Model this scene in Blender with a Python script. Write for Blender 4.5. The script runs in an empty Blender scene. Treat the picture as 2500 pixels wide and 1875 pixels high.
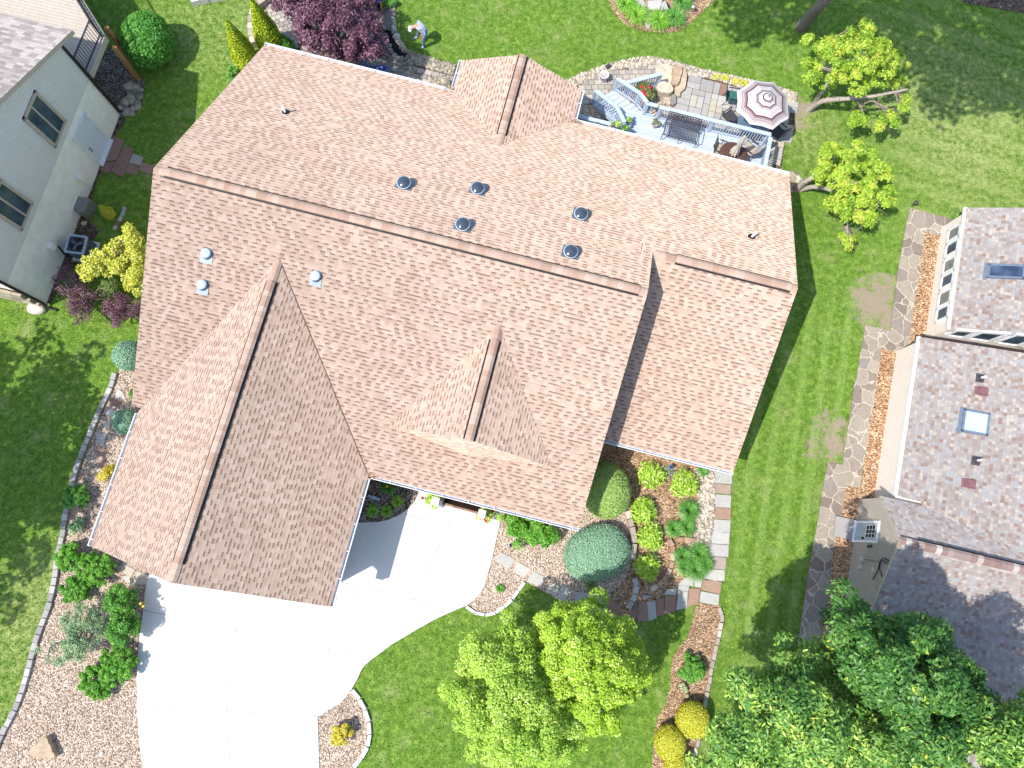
import bpy, bmesh, math, random
import numpy as np
from math import radians as rad, sin, cos, pi
from mathutils import Matrix, Vector
from mathutils.geometry import tessellate_polygon

# ---------------------------------------------------------------- camera, sky, sun, exposure
S = bpy.context.scene
COL = S.collection
CAMH = 29.982
FPX = 1764.54                     # focal length in pixels of the 2500 px wide photograph
RW = np.array([[0.9993159, 0.0, 0.0369819],
               [-0.0071876, 0.9809312, 0.1942225],
               [-0.0362767, -0.1943555, 0.9802601]])      # world -> camera
cam = bpy.data.cameras.new('camera')
camo = bpy.data.objects.new('camera', cam)
COL.objects.link(camo)
cam.sensor_width = 36.0
cam.lens = FPX / 2500 * 36.0
cam.clip_end = 2000
cam.clip_start = 0.5
camo.matrix_world = Matrix.Translation((0, 0, CAMH)) @ Matrix(RW.T.tolist()).to_4x4()
S.camera = camo
SUN_AZ, SUN_EL = 28.0, 56.0       # direction the light travels towards, and its elevation
w = bpy.data.worlds.new('World')
S.world = w
w.use_nodes = True
sky = w.node_tree.nodes.new('ShaderNodeTexSky')
sky.sky_type = 'NISHITA'
sky.sun_disc = False
sky.sun_elevation = rad(SUN_EL)
sky.sun_rotation = math.atan2(-cos(rad(SUN_AZ)), -sin(rad(SUN_AZ)))
w.node_tree.links.new(sky.outputs[0], w.node_tree.nodes['Background'].inputs[0])
w.node_tree.nodes['Background'].inputs[1].default_value = 0.15
sun = bpy.data.lights.new('sun', 'SUN')
sun.energy = 3.05
sun.angle = rad(0.5)
sun.color = (1.0, 0.955, 0.88)
suno = bpy.data.objects.new('sun', sun)
COL.objects.link(suno)
suno.rotation_euler = Vector((cos(rad(SUN_AZ)) * cos(rad(SUN_EL)), sin(rad(SUN_AZ)) * cos(rad(SUN_EL)), -sin(rad(SUN_EL)))).to_track_quat('-Z', 'Y').to_euler()
suno.location = (-30, -16, 60)
S.view_settings.view_transform = 'Standard'
S.view_settings.look = 'None'
S.view_settings.gamma = 1.0
S.view_settings.use_curve_mapping = False
S.view_settings.exposure = 1.02
S.render.engine = 'CYCLES'

R0 = random.Random(7)
NR = np.random.default_rng(11)

# ---------------------------------------------------------------- measuring helpers
def P(px, py, z=0.0):
    """point at height z seen at a pixel of the photograph"""
    d = RW.T @ np.array([px - 1250, -(py - 937.5), -FPX])
    t = (z - CAMH) / d[2]
    return Vector((d[0] * t, d[1] * t, z))
TX = (0, 625, 1250, 1875)
TY = (0, 470, 940, 1405)
def T(c, r, x, y):
    return (TX[c] + x * .28332, TY[r] + y * .28332)
def TP(c, r, pts):
    return [T(c, r, *q) for q in pts]
def G(pts, z=0.0):
    return [P(q[0], q[1], z) for q in pts]
def PW(px, py, A, B):
    """point on the vertical plane through A and B"""
    d = RW.T @ np.array([px - 1250, -(py - 937.5), -FPX])
    n = np.array([-(B[1] - A[1]), B[0] - A[0]])
    t = (n @ np.array([A[0], A[1]])) / (n @ d[:2])
    return Vector((d[0] * t, d[1] * t, CAMH + d[2] * t))
YAW = rad(-13.992)
HU = Vector((cos(YAW), sin(YAW), 0))
HV = Vector((sin(YAW), -cos(YAW), 0))
HO = Vector((-11.29, 11.912, 0))
def W(u, v, z):
    q = HO + HU * u + HV * v
    return Vector((q.x, q.y, z))
def UV(p):
    d = Vector((p[0], p[1], 0)) - HO
    return d.dot(HU), d.dot(HV)
def inpoly(x, y, poly):
    px = np.array([q[0] for q in poly]); py = np.array([q[1] for q in poly])
    ins = np.zeros(np.shape(x), bool)
    j = len(px) - 1
    for i in range(len(px)):
        c = ((py[i] > y) != (py[j] > y)) & (x < (px[j] - px[i]) * (y - py[i]) / (py[j] - py[i] + 1e-12) + px[i])
        ins ^= c
        j = i
    return ins
def distpoly(x, y, poly):
    d = np.full(np.shape(x), 1e9)
    for i in range(len(poly)):
        ax, ay = poly[i - 1][0], poly[i - 1][1]; bx, by = poly[i][0], poly[i][1]
        L = (bx - ax) ** 2 + (by - ay) ** 2 + 1e-12
        t = np.clip(((x - ax) * (bx - ax) + (y - ay) * (by - ay)) / L, 0, 1)
        d = np.minimum(d, np.hypot(x - ax - t * (bx - ax), y - ay - t * (by - ay)))
    return d
def smooth(pts, n=4, closed=False):
    p = [Vector((q[0], q[1], q[2] if len(q) > 2 else 0)) for q in pts]
    out = []
    m = len(p)
    for i in range(m if closed else m - 1):
        a = p[(i - 1) % m] if (closed or i > 0) else p[0]
        b = p[i]; c = p[(i + 1) % m]
        d = p[(i + 2) % m] if (closed or i + 2 < m) else p[-1]
        for k in range(n):
            t = k / n
            out.append(0.5 * ((2 * b) + (c - a) * t + (2 * a - 5 * b + 4 * c - d) * t * t + (3 * b - a - 3 * c + d) * t ** 3))
    if not closed:
        out.append(p[-1])
    return out

# ---------------------------------------------------------------- objects
def tag(o, label=None, cat=None, group=None, kind=None):
    if label: o['label'] = label
    if cat: o['category'] = cat
    if group: o['group'] = group
    if kind: o['kind'] = kind
    return o
def thing(name, label, cat, loc=(0, 0, 0), rz=0.0, group=None):
    o = bpy.data.objects.new(name, None)
    COL.objects.link(o)
    o.empty_display_size = 0.2
    o.location = loc
    o.rotation_euler = (0, 0, rz)
    return tag(o, label, cat, group)
def copy_tree(o, parent=None):
    c = o.copy()
    COL.objects.link(c)
    c.parent = parent
    for ch in list(o.children):
        copy_tree(ch, c)
    return c
def put(name, me, mats, parent=None, local=False):
    """link mesh; world-space vertices are moved into the parent's space unless local"""
    for m in (mats if isinstance(mats, (list, tuple)) else [mats]):
        me.materials.append(m)
    o = bpy.data.objects.new(name, me)
    COL.objects.link(o)
    if parent is not None:
        if not local:
            M = Matrix.Identity(4); q = parent; ch = []
            while q is not None:
                ch.append(q); q = q.parent
            for q in reversed(ch):
                M = M @ Matrix.Translation(q.location) @ q.rotation_euler.to_matrix().to_4x4()
            me.transform(M.inverted())
        o.parent = parent
    return o
class MB:
    def __init__(s):
        s.v = []; s.f = []; s.mi = []; s.rd = []; s.uv = {}; s.sm = []
    def add(s, vs, fs, mi=0, rd=None, sm=False):
        o = len(s.v)
        s.v += [tuple(q) for q in vs]
        r = R0.random() if rd is None else rd
        for f in fs:
            s.f.append([i + o for i in f]); s.mi.append(mi); s.rd.append(r); s.sm.append(sm)
    def quad(s, pts, mi=0, rd=None, uv=None):
        if uv is not None: s.uv[len(s.f)] = uv
        s.add(pts, [list(range(len(pts)))], mi, rd)
    def box(s, c, size, rz=0.0, mi=0, rd=None, ax=None, taper=1.0):
        """ax: optional (X, Y, Z) axes"""
        if ax is None:
            X = Vector((cos(rz), sin(rz), 0)); Y = Vector((-sin(rz), cos(rz), 0)); Z = Vector((0, 0, 1))
        else: X, Y, Z = ax
        c = Vector(c)
        vs = []
        for k in (-1, 1):
            t = taper if k > 0 else 1
            for a, b in ((-1, -1), (1, -1), (1, 1), (-1, 1)):
                vs.append(c + X * (a * size[0] / 2 * t) + Y * (b * size[1] / 2 * t) + Z * (k * size[2] / 2))
        s.add(vs, [[3, 2, 1, 0], [4, 5, 6, 7], [0, 1, 5, 4], [1, 2, 6, 5], [2, 3, 7, 6], [3, 0, 4, 7]], mi, rd)
    def bar(s, a, b, w, h=None, mi=0, rd=None, up=(0, 0, 1)):
        a = Vector(a); b = Vector(b); d = b - a
        L = d.length
        if L < 1e-5: return
        X = d / L; Y = Vector(up).cross(X)
        if Y.length < 1e-4: Y = Vector((1, 0, 0)).cross(X)
        Y.normalize(); Z = X.cross(Y)
        s.box((a + b) / 2, (L, w, h or w), mi=mi, rd=rd, ax=(X, Y, Z))
    def prism(s, pts, z0, z1, mi=0, rd=None, side=None, ztop=None):
        """pts 2-D polygon; concave is fine"""
        n = len(pts)
        area = sum(pts[i - 1][0] * pts[i][1] - pts[i][0] * pts[i - 1][1] for i in range(n))
        if area < 0: pts = pts[::-1]
        top = [(q[0], q[1], z1) for q in pts]; bot = [(q[0], q[1], z0) for q in pts]
        tri = tessellate_polygon([[Vector(q) for q in top]])
        r = R0.random() if rd is None else rd
        fs = []
        for t in tri:
            a, b, c = (Vector(top[i]) for i in t)
            fs.append(list(t) if (b - a).cross(c - a).z > 0 else list(t)[::-1])
        s.add(top, fs, mi, r)
        if z0 != z1:
            s.add(top + bot, [[i, i + n, (i + 1) % n + n, (i + 1) % n] for i in range(n)], mi if side is None else side, r)
    def tube(s, path, rad_, n=8, mi=0, rd=None, cap=True, sm=True):
        path = [Vector(q) for q in path]
        if not isinstance(rad_, (list, tuple)): rad_ = [rad_] * len(path)
        vs = []
        ref = Vector((0.31, 0.17, 0.93)).normalized()
        for i, q in enumerate(path):
            d = (path[min(i + 1, len(path) - 1)] - path[max(i - 1, 0)])
            if d.length < 1e-7: d = Vector((0, 0, 1))
            d.normalize()
            X = ref.cross(d)
            if X.length < .1: X = Vector((1, 0, 0)).cross(d)
            X.normalize(); Y = d.cross(X)
            for k in range(n):
                a = 2 * pi * k / n
                vs.append(q + (X * cos(a) + Y * sin(a)) * rad_[i])
        fs = []
        for i in range(len(path) - 1):
            for k in range(n):
                fs.append([i * n + k, i * n + (k + 1) % n, (i + 1) * n + (k + 1) % n, (i + 1) * n + k])
        r = R0.random() if rd is None else rd
        o = len(s.v)
        s.add(vs, fs, mi, r, sm)
        if cap:
            m = len(path) - 1
            s.add([vs[k] for k in range(n)][::-1], [list(range(n))], mi, r)
            s.add([vs[m * n + k] for k in range(n)], [list(range(n))], mi, r)
    def lathe(s, c, prof, n=20, mi=0, rd=None, sm=True, lean=None):
        """prof: list of (radius, z) from bottom to top"""
        c = Vector(c); vs = []
        for r_, z in prof:
            o = Vector((0, 0, z)) if lean is None else Vector(lean) * z
            for k in range(n):
                a = 2 * pi * k / n
                vs.append(c + o + Vector((cos(a) * r_, sin(a) * r_, 0)))
        fs = []
        for i in range(len(prof) - 1):
            for k in range(n):
                fs.append([i * n + k, i * n + (k + 1) % n, (i + 1) * n + (k + 1) % n, (i + 1) * n + k])
        s.add(vs, fs, mi, rd, sm)
    def rock(s, c, r3, rz=0.0, seed=0, mi=0, rd=None, flat=0.0, amp=.16, sub=2):
        V, F = ICO[sub]
        rg = np.random.default_rng(seed)
        ph = rg.uniform(0, 6.3, (6,)); k = rg.normal(0, 1.6, (6, 3))
        d = sum(np.sin(V @ k[i] * 1.3 + ph[i]) for i in range(6)) / 6
        Q = V * (1 + amp * 2 * d)[:, None]
        Q[:, 2] = np.where(Q[:, 2] > 1 - flat, 1 - flat + (Q[:, 2] - 1 + flat) * .15, Q[:, 2])
        Q = Q * np.array(r3)
        x = Q[:, 0] * cos(rz) - Q[:, 1] * sin(rz) + c[0]; y = Q[:, 0] * sin(rz) + Q[:, 1] * cos(rz) + c[1]
        s.add(np.stack([x, y, Q[:, 2] + c[2]], 1).tolist(), F, mi, rd, True)
    def mesh(s, name):
        me = bpy.data.meshes.new(name)
        me.from_pydata(s.v, [], s.f)
        me.polygons.foreach_set('material_index', s.mi)
        me.polygons.foreach_set('use_smooth', s.sm)
        at = me.attributes.new('rnd', 'FLOAT', 'FACE')
        at.data.foreach_set('value', s.rd)
        if s.uv:
            ul = me.uv_layers.new(name='UVMap')
            for i, u in s.uv.items():
                for li, q in zip(me.polygons[i].loop_indices, u):
                    ul.data[li].uv = q
        me.update()
        return me
    def build(s, name, mats, parent=None, local=False):
        return put(name, s.mesh(name), mats, parent, local)
def make_ico(sub):
    bm = bmesh.new()
    bmesh.ops.create_icosphere(bm, subdivisions=sub, radius=1)
    V = np.array([v.co[:] for v in bm.verts]); F = [[v.index for v in f.verts] for f in bm.faces]
    bm.free()
    return V, F
ICO = {1: make_ico(1), 2: make_ico(2), 3: make_ico(3)}
def fastmesh(name, V, n, rnd):
    """V: (N*n,3) vertices, n per face"""
    N = len(V) // n
    me = bpy.data.meshes.new(name)
    me.vertices.add(len(V)); me.vertices.foreach_set('co', np.asarray(V, np.float32).ravel())
    me.loops.add(len(V)); me.loops.foreach_set('vertex_index', np.arange(len(V), dtype=np.int32))
    me.polygons.add(N)
    me.polygons.foreach_set('loop_start', np.arange(0, N * n, n, dtype=np.int32))
    try: me.polygons.foreach_set('loop_total', np.full(N, n, np.int32))
    except Exception: pass
    at = me.attributes.new('rnd', 'FLOAT', 'FACE')
    at.data.foreach_set('value', np.asarray(rnd, np.float32))
    me.update(calc_edges=True)
    return me

# ---------------------------------------------------------------- materials
class NG:
    def __init__(s, name):
        s.m = bpy.data.materials.new(name)
        s.m.use_nodes = True
        s.t = s.m.node_tree
        s.b = s.t.nodes['Principled BSDF']
        s.out = s.t.nodes['Material Output']
        s.pos = s.t.nodes.new('ShaderNodeNewGeometry').outputs['Position']
    def set(s, sock, v):
        if isinstance(v, bpy.types.NodeSocket): s.t.links.new(v, sock)
        elif isinstance(v, (tuple, list)) and sock.type == 'RGBA': sock.default_value = (v[0], v[1], v[2], 1)
        else: sock.default_value = v
    def n(s, ty, *ins, **props):
        nd = s.t.nodes.new(ty)
        for k, v in props.items(): setattr(nd, k, v)
        for i, v in enumerate(ins):
            if v is not None: s.set(nd.inputs[i], v)
        return nd
    def ma(s, op, a, b=None, c=None):
        return s.n('ShaderNodeMath', a, b, c, operation=op).outputs[0]
    def vm(s, op, a, b=None):
        return s.n('ShaderNodeVectorMath', a, b, operation=op).outputs[0]
    def sep(s, v): return s.n('ShaderNodeSeparateXYZ', v).outputs
    def comb(s, x, y, z=0.0): return s.n('ShaderNodeCombineXYZ', x, y, z).outputs[0]
    def noise(s, scale, detail=3.0, rough=.55, vec=None, col=False):
        nd = s.n('ShaderNodeTexNoise')
        s.set(nd.inputs['Vector'], vec if vec is not None else s.pos)
        nd.inputs['Scale'].default_value = scale
        nd.inputs['Detail'].default_value = detail
        nd.inputs['Roughness'].default_value = rough
        return nd.outputs['Color' if col else 'Fac']
    def vor(s, scale, vec=None, feature='F1', rnd=1.0):
        nd = s.n('ShaderNodeTexVoronoi', feature=feature)
        s.set(nd.inputs['Vector'], vec if vec is not None else s.pos)
        nd.inputs['Scale'].default_value = scale
        nd.inputs['Randomness'].default_value = rnd
        return nd.outputs
    def white(s, v): return s.n('ShaderNodeTexWhiteNoise', v, noise_dimensions='3D').outputs
    def ramp(s, fac, stops, interp='LINEAR'):
        nd = s.n('ShaderNodeValToRGB', fac)
        cr = nd.color_ramp; cr.interpolation = interp
        while len(cr.elements) < len(stops): cr.elements.new(.5)
        for e, (p, c) in zip(cr.elements, stops):
            e.position = p
            e.color = (c[0], c[1], c[2], 1) if isinstance(c, (tuple, list)) else (c, c, c, 1)
        return nd.outputs[0]
    def mix(s, f, a, b, mode='MIX'):
        nd = s.n('ShaderNodeMix', data_type='RGBA', blend_type=mode)
        s.set(nd.inputs[0], f); s.set(nd.inputs[6], a); s.set(nd.inputs[7], b)
        return nd.outputs[2]
    def rnd(s): return s.n('ShaderNodeAttribute', attribute_name='rnd').outputs['Fac']
    def sstep(s, x, a, b):
        nd = s.n('ShaderNodeMapRange', x, a, b, 0.0, 1.0, interpolation_type='SMOOTHSTEP')
        return nd.outputs[0]
    def bump(s, h, strength=.5, dist=.02):
        nd = s.n('ShaderNodeBump')
        nd.inputs['Strength'].default_value = strength
        nd.inputs['Distance'].default_value = dist
        s.set(nd.inputs['Height'], h)
        s.t.links.new(nd.outputs[0], s.b.inputs['Normal'])
    def fin(s, col, rough=.7, spec=.3, metal=0.0):
        s.set(s.b.inputs['Base Color'], col)
        s.set(s.b.inputs['Roughness'], rough)
        s.b.inputs['Specular IOR Level'].default_value = spec
        s.b.inputs['Metallic'].default_value = metal
        return s.m
def hg(h): return hx(h, 1.0, 1.0)
def hx(h, k=1.0, sat=.8):
    """sRGB hex to linear, pulled a little towards grey"""
    o = []
    for i in (0, 2, 4):
        c = int(h[i:i + 2], 16) / 255
        o.append((c / 12.92 if c <= .04045 else ((c + .055) / 1.055) ** 2.4) * k)
    m = o[0] * .3 + o[1] * .55 + o[2] * .15
    return tuple(m + (q - m) * sat for q in o)
def paint(name, c, rough=.5, var=.12, scale=6.0, spec=.3, metal=0.0, bump=0.0):
    g = NG(name)
    f = g.noise(scale, 4.0, .6)
    d = tuple(q * (1 - var * 1.6) for q in c); l = tuple(min(1, q * (1 + var)) for q in c)
    col = g.ramp(f, [(.3, d), (.7, l)])
    if bump: g.bump(g.noise(scale * 8, 3.0), bump, .01)
    return g.fin(col, rough, spec, metal)
def rndmat(name, stops, rough=.8, grain=.25, gscale=25.0, spec=.2, bump=.3, interp='LINEAR'):
    """per-piece colour from the face attribute, with a grainy surface"""
    g = NG(name)
    c = g.ramp(g.rnd(), stops, interp)
    f = g.ramp(g.noise(gscale, 5.0, .65), [(.25, 1 - grain), (.75, 1 + grain * .4)])
    c = g.mix(1.0, c, f, 'MULTIPLY')
    if bump: g.bump(g.noise(gscale * .8, 4.0), bump, .01)
    return g.fin(c, rough, spec)
def leafmat(name, stops, trans=.35, rough=.45, spec=.35):
    g = NG(name)
    c = g.ramp(g.rnd(), stops)
    g.fin(c, rough, spec)
    tr = g.n('ShaderNodeBsdfTranslucent')
    c2 = g.mix(.35, c, (.42, .55, .02), 'MIX') if trans > .24 else c
    g.set(tr.inputs[0], c2)
    mx = g.n('ShaderNodeMixShader', trans)
    g.t.links.new(g.b.outputs[0], mx.inputs[1]); g.t.links.new(tr.outputs[0], mx.inputs[2])
    g.t.links.new(mx.outputs[0], g.out.inputs[0])
    return g.m
def shingles(name, stops, e=.143, wd=.17, bands=True, dark=(.08, .05, .04), recess=.42, bumpd=.03):
    g = NG(name)
    uv = g.n('ShaderNodeTexCoord').outputs['UV']
    x, y, _ = g.sep(uv)
    ry = g.ma('DIVIDE', y, e)
    row = g.ma('FLOOR', ry); fv = g.ma('FRACT', ry)
    off = g.ma('MULTIPLY', g.white(g.comb(row, 3.7, 1.0))[0], 9.0)
    xs = g.ma('ADD', g.ma('DIVIDE', x, wd), off)
    colx = g.ma('FLOOR', xs); fx = g.ma('FRACT', xs)
    # uneven tab widths: shift the joint inside each pair
    jit = g.ma('MULTIPLY_ADD', g.white(g.comb(g.ma('FLOOR', g.ma('DIVIDE', colx, 2.0)), row, 5.0))[0], .5, .25)
    r1 = g.white(g.comb(colx, row, 0.0))[0]
    col = g.ramp(r1, stops)
    big = g.noise(.55, 3.0)
    col = g.mix(1.0, col, g.ramp(big, [(.3, .95), (.7, 1.04)]), 'MULTIPLY')
    gr = g.noise(38.0, 2.0, .7)
    col = g.mix(1.0, col, g.ramp(gr, [(.25, .86), (.75, 1.1)]), 'MULTIPLY')
    if bands:
        par = g.ma('MODULO', g.ma('ABSOLUTE', colx), 2.0)
        r2 = g.white(g.comb(colx, row, 9.0))[0]
        pr = g.ma('MULTIPLY_ADD', par, .8, .04)
        rec = g.ma('LESS_THAN', r2, pr)
        band = g.ma('MULTIPLY', rec, g.sstep(fv, .55, .8))
        col = g.mix(g.ma('MULTIPLY', band, .72), col, dark)
        tab = g.ma('SUBTRACT', 1.0, rec)
        col = g.mix(g.ma('MULTIPLY', tab, g.ma('MULTIPLY', g.sstep(fv, .6, .1), .16)), col, tuple(min(1, q * 1.5) for q in stops[-1][1]))  # tab highlight painted into the colour towards the lower edge
        line = g.sstep(fv, .9, 1.0)  # shade below the butt edge of the next course, painted in
        col = g.mix(g.ma('MULTIPLY', line, .16), col, dark)
        h = g.ma('MULTIPLY_ADD', tab, .6, g.ma('MULTIPLY', g.ma('SUBTRACT', 1.0, fv), .7))
    else:
        ed = g.ma('MINIMUM', fx, g.ma('SUBTRACT', 1.0, fx))
        ln = g.ma('MAXIMUM', g.sstep(ed, .05, .0), g.sstep(fv, .9, 1.0))
        col = g.mix(g.ma('MULTIPLY', ln, .4), col, dark)
        h = g.ma('MULTIPLY_ADD', r1, .3, g.ma('SUBTRACT', 1.0, fv))
    g.bump(h, 1.0, bumpd)
    g.b.inputs['Diffuse Roughness'].default_value = 1.0
    return g.fin(col, .95, .1)
def lapsiding(name, c, pitch=.11, axis='z'):
    g = NG(name)
    z = g.sep(g.pos)[2]
    f = g.ma('FRACT', g.ma('DIVIDE', z, pitch))
    col = g.ramp(g.noise(3.0, 4.0), [(.3, tuple(q * .93 for q in c)), (.7, c)])
    col = g.mix(g.ma('MULTIPLY', g.sstep(f, .3, .0), .75), col, tuple(q * .35 for q in c))
    g.bump(g.ma('SUBTRACT', 1.0, f), 1.0, .018)
    return g.fin(col, .6, .3)

M = {}
# asphalt shingles of the three roofs
M['roof'] = shingles('shingle_tan', [(0, hx('b0907a', 1, .8)), (.15, hx('b99b85', 1, .8)), (.6, hx('bea28c', 1, .8)), (1, hx('c5ab97', 1, .8))], dark=hx('694b3a'))
M['roof_right'] = shingles('shingle_mixed', [(0, hx('8d7468')), (.12, hx('95837a')), (.2, hx('958a84')), (.55, hx('9c938f')), (.7, hx('979a9e')), (.84, hx('a59a92')), (1, hx('b0a59b'))], e=.13, wd=.135, bands=False, dark=hx('6d625e'), bumpd=.008)
M['roof_left'] = shingles('shingle_grey', [(0, hx('9a8a84')), (.5, hx('b0a29a')), (1, hx('c2b8b0'))], e=.143, wd=.3, bands=False, dark=hx('857a74'), bumpd=.006)
M['cap'] = rndmat('ridge_cap', [(0, hx('a4826a')), (.5, hx('ae8e78')), (1, hx('ba9e8a'))], .9, .2, 30)
M['cap_right'] = rndmat('ridge_cap_mauve', [(0, hx('8a6a62')), (.6, hx('98807a')), (1, hx('bfb0a4'))], .9, .2, 30)
M['black'] = paint('black_slot', (.012, .012, .014), .6, .2)
M['white'] = paint('white_paint', (.72, .73, .75), .45, .06)
M['gutter_in'] = paint('gutter_trough', (.42, .45, .5), .6, .25, 9)
M['siding_main'] = lapsiding('cream_siding', hx('c9bfae'))
M['siding_grey'] = lapsiding('grey_siding', hx('dcd7ce'), .12)
M['siding_tan'] = lapsiding('tan_siding', hx('ddd0c4'), .12)
M['stucco'] = paint('stucco', hx('eeeade'), .9, .06, 3, bump=.5)
M['trim'] = paint('tan_trim', hx('b7a592'), .6, .06)
M['downspout'] = paint('brown_metal', hx('2f2624'), .45, .2)
M['door'] = paint('white_door', hx('cfd8e2'), .4, .04)
g = NG('window_glass')
M['glass'] = g.fin(g.ramp(g.noise(1.2, 2.0), [(.35, (.06, .1, .15)), (.7, (.16, .23, .31))]), .05, 1.0)  # blue tones paint a sky reflection into the glass colour
M['blind_pale'] = paint('pale_blind', hx('a9ada4'), .6, .15)
M['blind'] = paint('blind', hx('7f8b98'), .5, .2)
# ground
g = NG('concrete')
c = g.ramp(g.noise(.7, 5.0, .6), [(.3, (.53, .52, .495)), (.7, (.6, .59, .565))])
c = g.mix(1.0, c, g.ramp(g.noise(9.0, 4.0, .7), [(.25, .95), (.6, 1.02)]), 'MULTIPLY')
c = g.mix(g.sstep(g.noise(2.3, 6.0, .75), .7, .78), c, (.42, .415, .4))
g.bump(g.noise(60.0, 3.0), .25, .004)
M['concrete'] = g.fin(c, .85, .25)
M['joint'] = paint('joint', (.2, .196, .19), .9, .2)
def gravel(name, stops, scale, gap, depth=.03):
    g = NG(name)
    wv = g.vm('ADD', g.pos, g.vm('SCALE', g.noise(scale * .6, 2.0, col=True)))
    wv.node.inputs[1].links[0].from_node.inputs['Scale'].default_value = .4 / scale
    v = g.vor(scale, wv)
    r = g.sep(v['Color'])[0]
    c = g.ramp(r, stops)
    c = g.mix(1.0, c, g.ramp(g.noise(.8, 3.0), [(.3, .86), (.7, 1.08)]), 'MULTIPLY')
    d = g.ma('MULTIPLY', v['Distance'], 1.0)
    c = g.mix(g.sstep(d, .5, .78), c, gap)
    g.bump(g.ma('SUBTRACT', 1.0, d), 1.0, depth)
    return g.fin(c, .85, .2)
M['gravel'] = gravel('pea_gravel', [(0, hg('6f5a4b')), (.2, hg('97806c')), (.45, hg('b5a08c')), (.7, hg('c9b6a2')), (.88, hg('d6ccc0')), (1, hg('9f8a78'))], 21.0, hg('6a5a4c'))
M['gravel_pink'] = gravel('pink_gravel', [(0, hg('947c6a')), (.3, hg('b5a08e')), (.6, hg('c8b6a4')), (.85, hg('d8cec2')), (1, hg('b0937a'))], 21.0, hg('6e594a'))
M['gravel_dark'] = gravel('brown_gravel', [(0, hx('4d4038')), (.4, hx('7a6a5d')), (.75, hx('9b8a7a')), (1, hx('b9ab9c'))], 17.0, hx('2e2620'))
def chips(name, stops, scale=15.0):
    g = NG(name)
    wv = g.vm('MULTIPLY', g.pos, (1.0, 1.9, 1.0))
    wv = g.vm('ADD', wv, g.vm('SCALE', g.noise(5.0, 2.0, col=True)))
    wv.node.inputs[1].links[0].from_node.inputs['Scale'].default_value = .25
    v = g.vor(scale, wv)
    c = g.ramp(g.sep(v['Color'])[1], stops)
    c = g.mix(1.0, c, g.ramp(g.noise(1.4, 4.0), [(.3, .8), (.7, 1.12)]), 'MULTIPLY')
    d = v['Distance']
    c = g.mix(g.sstep(d, .5, .85), c, tuple(q * .35 for q in stops[0][1]))
    g.bump(g.ma('ADD', g.ma('SUBTRACT', 1.0, d), g.sep(v['Color'])[2]), 1.0, .04)
    return g.fin(c, .9, .15)
M['mulch'] = chips('wood_mulch', [(0, hg('8a684e')), (.4, hg('b28e6e')), (.75, hg('caaa88')), (1, hg('e4ccae'))])
M['mulch_orange'] = chips('orange_mulch', [(0, hx('9a6a42')), (.35, hx('bf8a58')), (.7, hx('d6aa7a')), (1, hx('eed2aa'))], 13.0)
M['soil'] = chips('bed_soil', [(0, hx('4f3f33')), (.5, hx('6f5a48')), (1, hx('9a8168'))], 12.0)
M['shade_floor'] = chips('shaded_mulch', [(0, hx('5a4334')), (.35, hx('745a48')), (.6, hx('8d8784')), (1, hx('a9a8aa'))], 14.0)  # brown and grey chips, shade below the deck put into their tone
# lawn
SOIL = [(P(*T(3, 1, 960, 930)), 1.55), (P(*T(3, 2, 540, 470)), 1.25), (P(*T(3, 0, 300, 1010)), .7), (P(*T(3, 0, 320, 900)), .55)]
DRY = [(P(2330, 260), 5.5, .55), (P(2420, 500), 5.0, .3), (P(1985, 330), 2.2, .4), (P(130, 1470), 3.0, .6), (P(520, 60), 4.0, .3), (P(30, 1650), 2.5, .3)]
g = NG('lawn')
n1 = g.noise(.9, 5.0, .65); n2 = g.noise(4.0, 5.0, .75); n3 = g.noise(32.0, 3.0, .75)
c = g.ramp(n2, [(.3, hg('476523')), (.5, hg('64862f')), (.72, hg('93aa4e'))])
c = g.mix(1.0, c, g.ramp(n3, [(.25, .5), (.75, 1.5)]), 'MULTIPLY')
c = g.mix(g.ma('MULTIPLY', g.sstep(n1, .5, .75), .5), c, hx('a3a862'))
# mowing stripes along the neighbour's side
px_, py_, _ = g.sep(g.pos)
st = g.ma('SINE', g.ma('MULTIPLY', g.ma('ADD', g.ma('MULTIPLY', px_, .33), g.ma('MULTIPLY', py_, .94)), 5.2))
st = g.ma('MULTIPLY', g.sstep(st, -.2, .8), g.sstep(px_, 16.0, 20.0))
c = g.mix(g.ma('MULTIPLY', st, .2), c, hx('b2bf5f'))
st2 = g.ma('SINE', g.ma('MULTIPLY', g.ma('SUBTRACT', g.ma('MULTIPLY', px_, .97), g.ma('MULTIPLY', py_, .2)), 7.5))
st2 = g.ma('MULTIPLY', g.sstep(st2, -.2, .8), g.ma('MULTIPLY', g.sstep(px_, 9.0, 11.0), g.sstep(py_, 12.0, 8.0)))
c = g.mix(g.ma('MULTIPLY', st2, .22), c, hx('9fbf52'))
for q, r, k in DRY:
    d = g.n('ShaderNodeVectorMath', g.pos, tuple(q), operation='DISTANCE').outputs['Value']
    m_ = g.ma('MULTIPLY', g.sstep(g.ma('ADD', d, g.ma('MULTIPLY', g.noise(.9, 4.0), 3.0)), r + 1.5, r * .3 + 1.5), g.ma('MULTIPLY', g.sstep(n2, .35, .65), k))
    c = g.mix(m_, c, hx('b4b06a'))
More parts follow.
